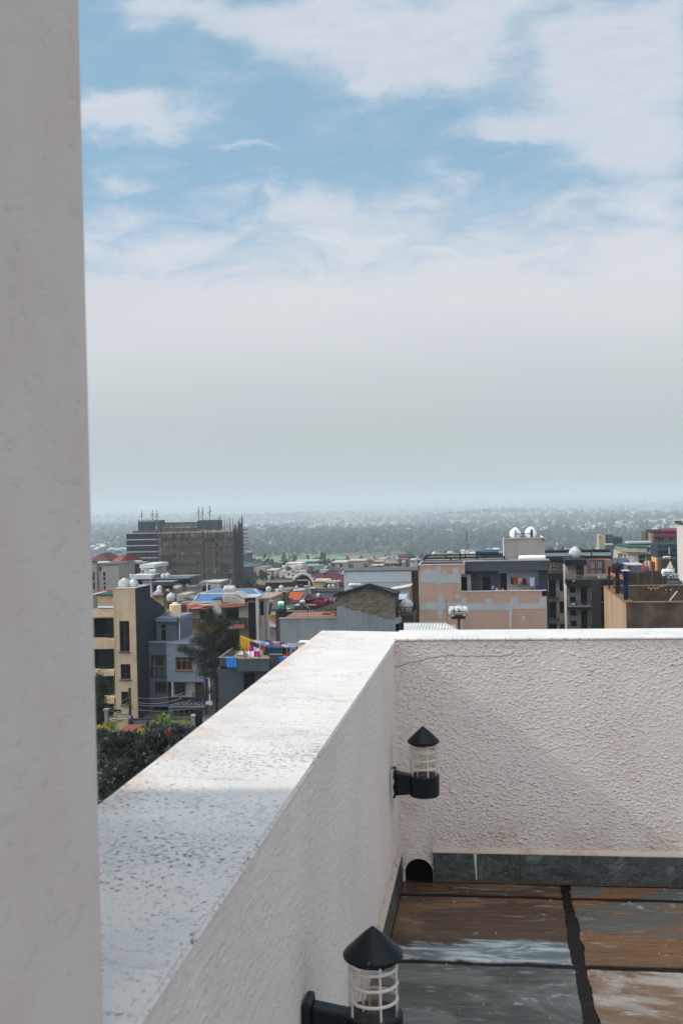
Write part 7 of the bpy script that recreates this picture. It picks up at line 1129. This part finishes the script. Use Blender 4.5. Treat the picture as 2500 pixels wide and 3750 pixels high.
u = np.sin(C[:, 0] * 2.1 + 2) * np.sin(C[:, 2] * 3.1 + 1) + rg.normal(size=len(C)) * .2; mi = np.repeat(((u > .80) & (C[:, 2] > -8.6)).astype(int), 8)
hx = float(C[:, 0].mean()); t = thing('flowering_hedge', 'dense dark long leaved crown with yellow tips and one red flower below the parapet', 'tree', (hx, Yh, -19.3))
M_hd = leafmat('0e1410', '27332a', 'glossy_dark_leaves'); M_hd.node_tree.nodes['Principled BSDF'].inputs['Roughness'].default_value = .33
npmesh('crown', V, [M_hd, leafmat('6b6a1e', '9a8c28', 'yellow_tip_leaves')], t, (hx, Yh, -19.3), mi)
rr = random.Random(3); mb = MB(); [mb.tube((hx + rr.uniform(-.3, .3), Yh + 1, -19.3), (hx + rr.uniform(-2.5, 2.5), Yh + rr.uniform(-1, 3), -11), .2, 7, .08) for _ in range(7)]; obj('trunk', mb, BARK, t)
# shaded body of the crown: inner leaves, larger and sparser
Ci = np.array([W('S', rg.uniform(300, 900), rg.uniform(2720, 3050), Yh + rg.uniform(-1.2, 1.4)) for _ in range(3600)]) + np.array([0, 2.2, 0]); npmesh('inner_leaves', leafcloud(Ci, .2, .35, rg), M_hd, t, (hx, Yh, -19.3))
fm_ = plain('b8241c', .7, 1.2); fb_ = W('B', 703, 1192, Yh - .6); mb = MB(); fr_ = random.Random(2)
for i in range(9):
    a = fr_.uniform(0, 6.28); e = fr_.uniform(-1.2, 1.4); d = Vector((math.cos(a) * math.cos(e), math.sin(a) * math.cos(e), math.sin(e))); s = d.orthogonal().normalized() * .06; c = Vector(fb_); mb.add([c, c + d * .07 + s, c + d * .14, c + d * .07 - s], [(0, 1, 2, 3)])
obj('red_flower', mb, fm_, t)
# small plants at the left foot of the cream house
def bush(z, blobs, Y, label, mat, n=160, size=.09, name='bush', per=14, cr=.14, asp=.4, seed=8):
    c = W(z, blobs[0][0], blobs[0][1] + blobs[0][3], Y); g = np.array([c[0], Y, -19.3]); bigtree(name, label, Y, blobs, n, per, cr, size, asp, [mat], [g, (g, c, .08, .03)], z=z, seed=seed, cat='bush', dy=.4)
bush('B', [(668, 1100, 46, 32), (650, 1130, 30, 20), (700, 1135, 30, 18)], 62, 'bright green rounded bush in front of the blue grey garden wall', M_br, 200, .09)
bush('B', [(175, 1200, 60, 22), (140, 1215, 30, 20), (215, 1215, 30, 12)], 50, 'yellow green leafy shrub at the left foot of the view', leafmat('6b6a1e', 'a09436', 'yellow_shrub_leaves'), 200, .1)
bush('B', [(150, 760, 22, 60), (155, 830, 34, 70), (150, 930, 42, 90), (155, 1040, 50, 110), (150, 1130, 55, 60)], 70, 'tall dark columnar conifer against the left edge wall', M_dk, 420, .09, 'conifer', asp=.25)
bush('B', [(235, 1150, 30, 26), (215, 1185, 30, 24)], 64, 'spiky palm like plant beside the columnar conifer', leafmat('3c4f2a', '8c965c', 'palm_leaves'), 60, .22, 'palm_shrub', asp=.08)
bush('B', [(780, 1140, 50, 12), (800, 1150, 60, 12)], 56, 'olive spiky shrub tips behind the red flower', leafmat('55602a', '8b8f48', 'spiky_leaves'), 70, .16, 'spiky_shrub', asp=.1)
# young papaya like tree
Yp = 60; c0 = W('B', 278, 1205, Yp); c1 = W('B', 290, 1020, Yp); t = thing('young_palm_tree', 'young thin stemmed tree with tiered star shaped leaves beside the power pole', 'tree', (c0[0], Yp, -19.3)); obj('trunk', MB().tube((c0[0], Yp, -19.3), c0, .08, 7, .05).tube(c0, c1, .05, 7, .025), plain('8a8468', .8), t)
Cs = []
for yy, k, L_ in ((1012, 10, .42), (1030, 9, .5), (1105, 9, .6)): p = W('B', 289, yy, Yp); Cs.append(rosettes([p], rg, k, L_, .07, .15))
npmesh('leaves', np.concatenate(Cs), leafmat('26341f', '46573a', 'star_leaves'), t, (c0[0], Yp, -19.3))
mb = MB(); a = W('B', 205, 1005, 64); mb.box(a[0] - .17, a[0] + .15, 63.8, 64.2, a[2] - .06, a[2] + .06).box(a[0] - .1, a[0] + .08, 63.85, 64.1, -19.3, a[2] - .06); solo('lamp_post_head', mb, P('7d807e'), 'grey white capped gate post beside the columnar conifer', 'post')
b = Bd('B', 66, 'low rust red roof peeping over the hedge at the left', 'shed', 'red_shed', ref=(350, 1180)); b.box('wall', 300, 1180, 430, None, P('7b4a3c'), 0, 2); b.poly('roof', [(290, 1186, -.3), (440, 1180, -.3), (430, 1162, 2), (305, 1166, 2)], P('8f4030'), (0, 0, -.08))
# =================================================================== far landmarks
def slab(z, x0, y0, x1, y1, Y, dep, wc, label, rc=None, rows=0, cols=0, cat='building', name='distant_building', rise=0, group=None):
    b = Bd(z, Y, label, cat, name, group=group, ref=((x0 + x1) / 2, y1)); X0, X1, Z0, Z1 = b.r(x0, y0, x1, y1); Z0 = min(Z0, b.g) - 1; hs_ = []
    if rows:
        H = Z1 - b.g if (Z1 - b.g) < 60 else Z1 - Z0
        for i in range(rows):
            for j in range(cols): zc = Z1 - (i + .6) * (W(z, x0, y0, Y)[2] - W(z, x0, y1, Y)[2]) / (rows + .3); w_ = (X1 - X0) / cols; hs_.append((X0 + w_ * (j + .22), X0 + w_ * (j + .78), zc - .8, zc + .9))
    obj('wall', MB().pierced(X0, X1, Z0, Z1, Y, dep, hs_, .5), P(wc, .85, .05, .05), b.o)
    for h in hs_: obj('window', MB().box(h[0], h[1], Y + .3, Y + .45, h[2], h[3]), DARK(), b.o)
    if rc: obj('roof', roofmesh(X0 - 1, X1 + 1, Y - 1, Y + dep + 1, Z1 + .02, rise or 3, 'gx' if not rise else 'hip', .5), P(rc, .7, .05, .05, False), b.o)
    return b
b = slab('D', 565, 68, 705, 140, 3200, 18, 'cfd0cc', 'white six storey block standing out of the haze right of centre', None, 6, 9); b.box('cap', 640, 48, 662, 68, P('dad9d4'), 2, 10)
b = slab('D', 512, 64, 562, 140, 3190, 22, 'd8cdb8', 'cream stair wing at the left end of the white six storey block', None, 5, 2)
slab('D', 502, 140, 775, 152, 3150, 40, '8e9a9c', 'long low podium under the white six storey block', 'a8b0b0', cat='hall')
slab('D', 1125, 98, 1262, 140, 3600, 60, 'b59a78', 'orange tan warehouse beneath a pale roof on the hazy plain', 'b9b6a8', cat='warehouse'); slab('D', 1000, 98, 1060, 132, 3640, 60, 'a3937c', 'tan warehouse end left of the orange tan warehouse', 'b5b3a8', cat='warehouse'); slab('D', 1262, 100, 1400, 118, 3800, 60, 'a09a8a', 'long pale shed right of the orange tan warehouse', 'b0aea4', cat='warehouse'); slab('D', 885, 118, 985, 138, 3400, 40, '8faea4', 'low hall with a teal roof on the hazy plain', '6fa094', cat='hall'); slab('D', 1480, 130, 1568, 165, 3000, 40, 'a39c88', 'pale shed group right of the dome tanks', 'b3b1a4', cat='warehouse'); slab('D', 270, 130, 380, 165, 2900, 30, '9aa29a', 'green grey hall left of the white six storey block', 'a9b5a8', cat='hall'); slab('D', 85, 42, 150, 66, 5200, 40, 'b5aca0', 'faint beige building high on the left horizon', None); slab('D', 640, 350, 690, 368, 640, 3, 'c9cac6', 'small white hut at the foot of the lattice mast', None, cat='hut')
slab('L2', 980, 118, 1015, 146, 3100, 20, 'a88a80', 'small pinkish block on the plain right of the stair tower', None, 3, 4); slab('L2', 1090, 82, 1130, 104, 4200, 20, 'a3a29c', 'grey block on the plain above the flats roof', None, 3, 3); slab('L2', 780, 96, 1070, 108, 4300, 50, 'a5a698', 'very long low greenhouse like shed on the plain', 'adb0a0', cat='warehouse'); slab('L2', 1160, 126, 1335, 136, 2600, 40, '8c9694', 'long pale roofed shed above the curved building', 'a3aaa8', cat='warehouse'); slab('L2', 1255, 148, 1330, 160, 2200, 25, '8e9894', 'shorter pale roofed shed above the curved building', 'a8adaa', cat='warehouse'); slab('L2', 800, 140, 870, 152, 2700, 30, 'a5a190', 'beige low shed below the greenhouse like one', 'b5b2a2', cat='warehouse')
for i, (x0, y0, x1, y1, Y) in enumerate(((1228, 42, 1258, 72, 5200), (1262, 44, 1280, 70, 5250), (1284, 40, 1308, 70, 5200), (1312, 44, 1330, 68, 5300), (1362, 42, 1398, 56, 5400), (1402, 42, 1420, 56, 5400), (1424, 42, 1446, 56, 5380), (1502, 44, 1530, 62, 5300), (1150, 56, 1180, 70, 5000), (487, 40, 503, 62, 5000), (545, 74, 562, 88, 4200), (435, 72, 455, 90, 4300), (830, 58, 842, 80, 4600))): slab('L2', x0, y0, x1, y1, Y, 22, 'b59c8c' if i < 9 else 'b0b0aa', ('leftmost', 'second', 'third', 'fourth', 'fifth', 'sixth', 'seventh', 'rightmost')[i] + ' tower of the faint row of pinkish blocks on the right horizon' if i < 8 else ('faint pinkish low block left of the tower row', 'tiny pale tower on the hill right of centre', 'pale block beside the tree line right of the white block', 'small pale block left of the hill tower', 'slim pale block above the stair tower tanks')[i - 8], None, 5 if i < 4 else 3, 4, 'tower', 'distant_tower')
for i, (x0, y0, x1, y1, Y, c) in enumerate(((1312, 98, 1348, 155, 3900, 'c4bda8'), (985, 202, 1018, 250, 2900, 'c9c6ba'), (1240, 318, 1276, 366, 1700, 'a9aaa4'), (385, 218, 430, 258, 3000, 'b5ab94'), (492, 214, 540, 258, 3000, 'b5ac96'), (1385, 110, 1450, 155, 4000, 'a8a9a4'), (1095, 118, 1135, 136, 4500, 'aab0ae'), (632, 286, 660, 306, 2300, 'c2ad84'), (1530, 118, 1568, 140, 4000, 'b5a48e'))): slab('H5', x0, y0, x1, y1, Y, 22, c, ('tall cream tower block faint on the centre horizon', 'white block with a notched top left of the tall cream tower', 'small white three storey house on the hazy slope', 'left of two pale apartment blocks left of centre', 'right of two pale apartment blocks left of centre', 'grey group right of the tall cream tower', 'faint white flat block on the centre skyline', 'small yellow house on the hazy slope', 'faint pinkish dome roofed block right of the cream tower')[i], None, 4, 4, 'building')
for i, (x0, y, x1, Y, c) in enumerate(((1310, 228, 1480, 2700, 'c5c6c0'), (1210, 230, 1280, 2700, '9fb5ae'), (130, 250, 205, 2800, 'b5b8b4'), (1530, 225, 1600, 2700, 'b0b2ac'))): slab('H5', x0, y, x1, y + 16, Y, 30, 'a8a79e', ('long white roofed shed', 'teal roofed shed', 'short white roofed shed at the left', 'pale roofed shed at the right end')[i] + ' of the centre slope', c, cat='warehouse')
b = Bd('L3', 1450, 'wide hall with a white zigzag roof edge in the haze left of the glass wing', 'hall', 'zigzag_hall', ref=(285, 545)); b.wall('wall', 200, 500, 400, None, P('6f7f88', .85, .05, .05), 0, 30, [(225, 510, 245, 524, 'dark'), (265, 512, 345, 530, 'dark')], 1.0)
zz = [(200, 498), (238, 482), (262, 484), (300, 492), (345, 478), (372, 480), (395, 486)]; mb = MB()
for a, c in zip(zz[:-1], zz[1:]): mb.tube(W('L3', *a, 1446), W('L3', *c, 1446), .8, 6).tube(W('L3', a[0], a[1] + 5, 1446), W('L3', c[0], c[1] + 5, 1446), .5, 6)
obj('roof_edge', mb, plain('e2e4e2', .5), b.o); slab('L3', 132, 465, 166, 560, 1430, 10, '5e7480', 'small dark blue tower with a white cap left of the zigzag hall', 'c9cdcc', cat='tower'); slab('L3', -10, 474, 35, 500, 1500, 30, '6f7f88', 'white roofed hall at the far left behind the wall corner', 'd5d8d8', cat='hall'); slab('L3', 60, 492, 95, 512, 1450, 30, '7c8a90', 'low pale roofed hall between the far left hall and the small tower', 'b9c0c2', cat='hall')
a = W('D', 676, 352, 620); c = W('D', 672, 178, 620); o = thing('lattice_mast', 'thin dark lattice telecom mast left of the white stair tower', 'mast', a); mb = MB(); h = c[2] - a[2]
for s in ((-1, -1), (1, -1), (1, 1), (-1, 1)): mb.tube((a[0] + s[0] * 1.3, 620 + s[1] * 1.3, a[2] - 8), (a[0] + s[0] * .25, 620 + s[1] * .25, c[2]), .12, 4)
for i in range(16):
    z0 = a[2] + h * i / 16; w0 = 1.3 - 1.05 * i / 16; mb.tube((a[0] - w0, 620 - w0, z0), (a[0] + w0, 620 - w0, z0 + h / 16), .08, 4).tube((a[0] + w0, 620 - w0, z0), (a[0] - w0, 620 - w0, z0 + h / 16), .08, 4)
obj('lattice', mb, plain('3b4348', .8), o); mb = MB(); [mb.box(a[0] + d - .3, a[0] + d + .3, 618, 618.4, c[2] - q - 2, c[2] - q) for d, q in ((-1.2, 2), (1.2, 3), (0, 5), (-1, 7))]; obj('antenna_panel', mb, plain('7f898c'), o)
# =================================================================== far city and woods (nobody could count them)
def fields(n, y0, y1, rg, p=1.0):
    Y = (y0 ** -p + (y1 ** -p - y0 ** -p) * rg.uniform(0, 1, n)) ** (-1 / p); u = rg.uniform(-.47, .25, n); return u * Y, Y
def nf(x, y): return np.sin(x / 230 + np.sin(y / 360) * 2) * np.sin(y / 330 + 1.3) + .6 * np.sin(x / 63 + 2) * np.sin(y / 90) + .5 * np.sin((x + y) / 420)
rg = np.random.default_rng(5); X, Y = fields(15000, 1500, 8500, rg, .55); keep = (nf(X, Y) + rg.normal(size=len(X)) * .3 > -.2) & ~((Y < 1900) & (X < -60)) & ~((Y < 2500) & (X > 60) & (rg.uniform(size=len(X)) < .75)); X, Y = X[keep], Y[keep]
mb = MB(); wallc = ['b5b1a8', 'a39b8e', '8f8a84', 'c2b8a4', 'a88f84', '8c9598']; roofc = ['8a6258', '8d9294', 'b9bcba', '6f7f86', '7c5a52', 'c9cac8']
for x, y in zip(X, Y):
    w, d, h = rg.uniform(6, 15), rg.uniform(6, 14), rg.uniform(2.8, 5.5) * (2.2 if rg.uniform() < .10 else 1); z = G(x, y); a = rg.uniform(-.5, .5); co_, si = math.cos(a), math.sin(a); q = [(x + co_ * i * w / 2 - si * j * d / 2, y + si * i * w / 2 + co_ * j * d / 2) for i, j in ((-1, -1), (1, -1), (1, 1), (-1, 1))]
    vs = [(px, py, z - 1) for px, py in q] + [(px, py, z + h) for px, py in q]; r = rg.uniform(.5, 2.2); vs += [((q[0][0] + q[3][0]) / 2, (q[0][1] + q[3][1]) / 2, z + h + r), ((q[1][0] + q[2][0]) / 2, (q[1][1] + q[2][1]) / 2, z + h + r)]
    wi = int(rg.integers(0, 6)); ri = 6 + int(rg.integers(0, 6)); mb.add(vs, [(0, 1, 5, 4), (1, 2, 6, 5), (2, 3, 7, 6), (3, 0, 4, 7), (4, 8, 7), (5, 6, 9)], wi); mb.add([vs[4], vs[5], vs[9], vs[8]], [(0, 1, 2, 3)], ri); mb.add([vs[8], vs[9], vs[6], vs[7]], [(0, 1, 2, 3)], ri)
tag(obj('far_city', mb, [plain(h_, .85, .95) for h_ in wallc] + [plain(h_, .6, .9) for h_ in roofc]), 'pale small houses packed over the hazy plain beyond the trees', 'far city', kind='stuff')
def wood(name, X, Y, sz, per, label, mat, rg):
    Z = np.array([G(x, y) for x, y in zip(X, Y)]); S = sz * rg.uniform(.6, 1.35, len(X)); C = rg.normal(size=(len(X), per, 3)) * np.array([.33, .33, .22]) ; C = C * S[:, None, None] + np.stack([X, Y, Z + S * .5], 1)[:, None, :]
    V = leafcloud(C.reshape(-1, 3), 1.0, .75, rg); V = V.reshape(-1, 4, 3); cc = V.mean(1, keepdims=True); V = cc + (V - cc) * np.repeat(S, per)[:, None, None] * .3; o = npmesh(name, V.reshape(-1, 3), mat); tag(o, label, 'woods', kind='stuff')
X, Y = fields(17000, 1550, 11500, rg, .45); k = (nf(X, Y) + rg.normal(size=len(X)) * .3 < -.2) | (rg.uniform(size=len(X)) < .14); wood('far_woodland', X[k], Y[k], 15, 9, 'dark tree patches scattered between the hazy far houses', M_bl, rg)
X, Y = fields(1500, 560, 1500, rg, 1.); k = (nf(X, Y) + rg.normal(size=len(X)) * .4 < .35) & ~((X < -20) & (Y > 950) & (rg.uniform(size=len(X)) < .85)); wood('near_woodland', X[k], Y[k], 10, 26, 'low scrub and treetops filling the valley below the last houses', M_dk, rg)
X, Y = fields(260, 150, 520, rg, 1.); k = X > -1e9; wood('city_scrub', X[k], Y[k], 5, 40, 'low garden greenery between the houses', M_dk, rg)
# =================================================================== camera, sun, sky, air
cam = bpy.data.cameras.new('camera'); co = link(bpy.data.objects.new('camera', cam)); SC.camera = co
Mx = Matrix([list(RW[0]), list(RW[1]), list(RW[2])]).to_4x4(); Mx.translation = Vector((0, 0, EYE)); co.matrix_world = Mx
cam.sensor_fit = 'VERTICAL'; cam.sensor_height = 36; cam.sensor_width = 24; cam.lens = 36 * F / 3750; cam.clip_start = .02; cam.clip_end = 60000
cam.dof.use_dof = True; cam.dof.focus_distance = 20; cam.dof.aperture_fstop = 12
el = math.radians(37); az = math.radians(4.5)   # light travels to +x, a touch to +y
ldir = Vector((math.cos(el) * math.cos(az), math.cos(el) * math.sin(az), -math.sin(el)))
sun = bpy.data.lights.new('sun', 'SUN'); sun.energy = SUN_E; sun.angle = math.radians(1.0); sun.color = (1, .93, .84)
so = link(bpy.data.objects.new('sun', sun)); so.rotation_euler = ldir.to_track_quat('-Z', 'Y').to_euler(); so.location = (-6, -1, 9)
w = bpy.data.worlds.new('World'); SC.world = w; w.use_nodes = True; nt = w.node_tree; nt.nodes.clear(); t = NT(tree=nt)
outw = t.n('ShaderNodeOutputWorld'); sky = t.n('ShaderNodeTexSky', sky_type='NISHITA', sun_disc=False, sun_elevation=el)
sky.sun_rotation = math.atan2(-ldir.x, -ldir.y); sky.air_density = 1.0; sky.dust_density = 1.2; sky.ozone_density = 2.5; sky.altitude = 2300
tc = t.n('ShaderNodeTexCoord').outputs['Generated']; X = t.xyz(tc)
# clouds in gnomonic coordinates of the sky in front (u to the right, v up), plain 3-D noise elsewhere
ya = t.m('MAXIMUM', X[1], .12); u = t.m('DIVIDE', X[0], ya); v = t.m('DIVIDE', X[2], ya)
wn = t.n('ShaderNodeTexNoise'); wn.inputs['Scale'].default_value = 9; wn.inputs['Detail'].default_value = 6; wn.inputs['Roughness'].default_value = .6
cvn = t.n('ShaderNodeCombineXYZ'); t.L.new(u, cvn.inputs[0]); t.L.new(t.m('MULTIPLY', v, 1.5), cvn.inputs[1]); t.L.new(cvn.outputs[0], wn.inputs['Vector'])
wc = t.n('ShaderNodeSeparateColor'); t.L.new(wn.outputs['Color'], wc.inputs[0])
ud = t.m('ADD', u, t.m('MULTIPLY', t.m('SUBTRACT', wc.outputs[0], .5), .15)); vd = t.m('ADD', v, t.m('MULTIPLY', t.m('SUBTRACT', wc.outputs[1], .5), .075))
def px2uv(dx, dy): d = dirw(dx * 1.5944, dy * 1.5944); return d[0] / d[1], d[2] / d[1]
acc = None
for cx_, cy_, rx, ry, st in CLOUDS:
    cu, cv_ = px2uv(cx_, cy_); s = 1.5944 / F
    a = t.m('MULTIPLY', t.m('SUBTRACT', ud, cu), 1 / (rx * s)); b_ = t.m('MULTIPLY', t.m('SUBTRACT', vd, cv_), 1 / (ry * s))
    d2 = t.m('ADD', t.m('MULTIPLY', a, a), t.m('MULTIPLY', b_, b_)); g_ = t.m('MULTIPLY', t.m('EXPONENT', t.m('MULTIPLY', d2, -1.0)), st)
    acc = g_ if acc is None else t.m('ADD', acc, g_)
fb = t.noise(t.map(cvn.outputs[0], (1, 1.7, 1)), 11, 9, .62, .5)
f2 = t.noise(t.map(cvn.outputs[0], (1, 2.0, 1)), 34, 6, .6, .6); dens = t.m('ADD', t.m('MULTIPLY', acc, .95), t.m('ADD', t.m('MULTIPLY', t.m('SUBTRACT', fb, .5), 1.9), t.m('MULTIPLY', t.m('SUBTRACT', f2, .5), .6)))
cl = t.ramp(dens, -.1, 1.7)
veil = t.ramp(t.m('ADD', v, t.m('MULTIPLY', t.m('SUBTRACT', fb, .5), .22)), .315, .20)
back = t.ramp(t.noise(tc, 2.2, 7, .6), .36, .6, .8, 1.0)
front = t.ramp(X[1], .05, .3); cl = t.m('ADD', t.m('MULTIPLY', cl, front), t.m('MULTIPLY', back, t.m('SUBTRACT', 1, front)))
mask = t.m('MAXIMUM', t.m('MULTIPLY', cl, .95), veil); mask = t.m('MINIMUM', mask, 1)
wh = tuple(lin('dde2ea')) + (1,); mid = tuple(lin('dadee2')) + (1,); low = tuple(lin('bdc6c6')) + (1,)
c1 = t.mix(t.ramp(v, .30, .17), wh, mid); c2 = t.mix(t.ramp(v, .19, .05), c1, low)
nz = t.noise(t.map(cvn.outputs[0], (1, 2.6, 1)), 3, 4); c2 = t.mix(t.ramp(nz, .35, .7, .0, .22), c2, tuple(lin('c4c8d8')) + (1,))
thick = t.m('MULTIPLY', t.ramp(dens, .7, 1.9, 0, .6), t.ramp(f2, .3, .7, .5, 1)); c2 = t.mix(thick, c2, tuple(lin('c2cad6')) + (1,))
bgS = t.n('ShaderNodeBackground'); t.L.new(t.mix(.62, sky.outputs[0], (2.7, 4.5, 5.6, 1)), bgS.inputs[0]); bgS.inputs[1].default_value = SKY_S
bgC = t.n('ShaderNodeBackground'); t.L.new(c2, bgC.inputs[0]); sd = t.n('ShaderNodeVectorMath', operation='DOT_PRODUCT'); t.L.new(tc, sd.inputs[0]); sd.inputs[1].default_value = tuple(-ldir)
t.L.new(t.m('ADD', t.m('ADD', 1.0, t.m('ADD', t.ramp(X[1], .1, -.35, 0, .65), t.ramp(X[2], .5, .95, 0, .5))), t.ramp(sd.outputs['Value'], .55, 1.0, 0, 2.0)), bgC.inputs[1])
mx = t.n('ShaderNodeMixShader'); t.L.new(mask, mx.inputs[0]); t.L.new(bgS.outputs[0], mx.inputs[1]); t.L.new(bgC.outputs[0], mx.inputs[2]); t.L.new(mx.outputs[0], outw.inputs[0])
if HAZE:
    hm = bpy.data.materials.new('haze_air'); hm.use_nodes = True; ht = hm.node_tree; ht.nodes.clear(); ho = ht.nodes.new('ShaderNodeOutputMaterial'); pv = ht.nodes.new('ShaderNodeVolumePrincipled')
    pv.inputs['Color'].default_value = HAZE_C; pv.inputs['Density'].default_value = HAZE; pv.inputs['Anisotropy'].default_value = .0; ht.links.new(pv.outputs[0], ho.inputs['Volume'])
    tag(obj('haze', MB().box(-17000, 17000, -400, 25000, -140, 75), hm), 'pale blue haze lying over the distant city', 'haze', kind='stuff')
r = SC.render; SC.cycles.use_denoising = True
try: SC.cycles.denoiser = 'OPENIMAGEDENOISE'
except Exception: pass
SC.cycles.max_bounces = 7; SC.cycles.diffuse_bounces = 3; SC.cycles.glossy_bounces = 3; SC.cycles.transmission_bounces = 7; SC.cycles.volume_bounces = 3; SC.cycles.transparent_max_bounces = 16
SC.cycles.sample_clamp_indirect = 6; SC.cycles.use_adaptive_sampling = True; SC.cycles.adaptive_threshold = .02
SC.cycles.caustics_refractive = False; SC.cycles.caustics_reflective = False
vs = SC.view_settings; vs.view_transform = 'Standard'; vs.look = 'None'; vs.gamma = 1; vs.use_curve_mapping = False; vs.exposure = EXPO
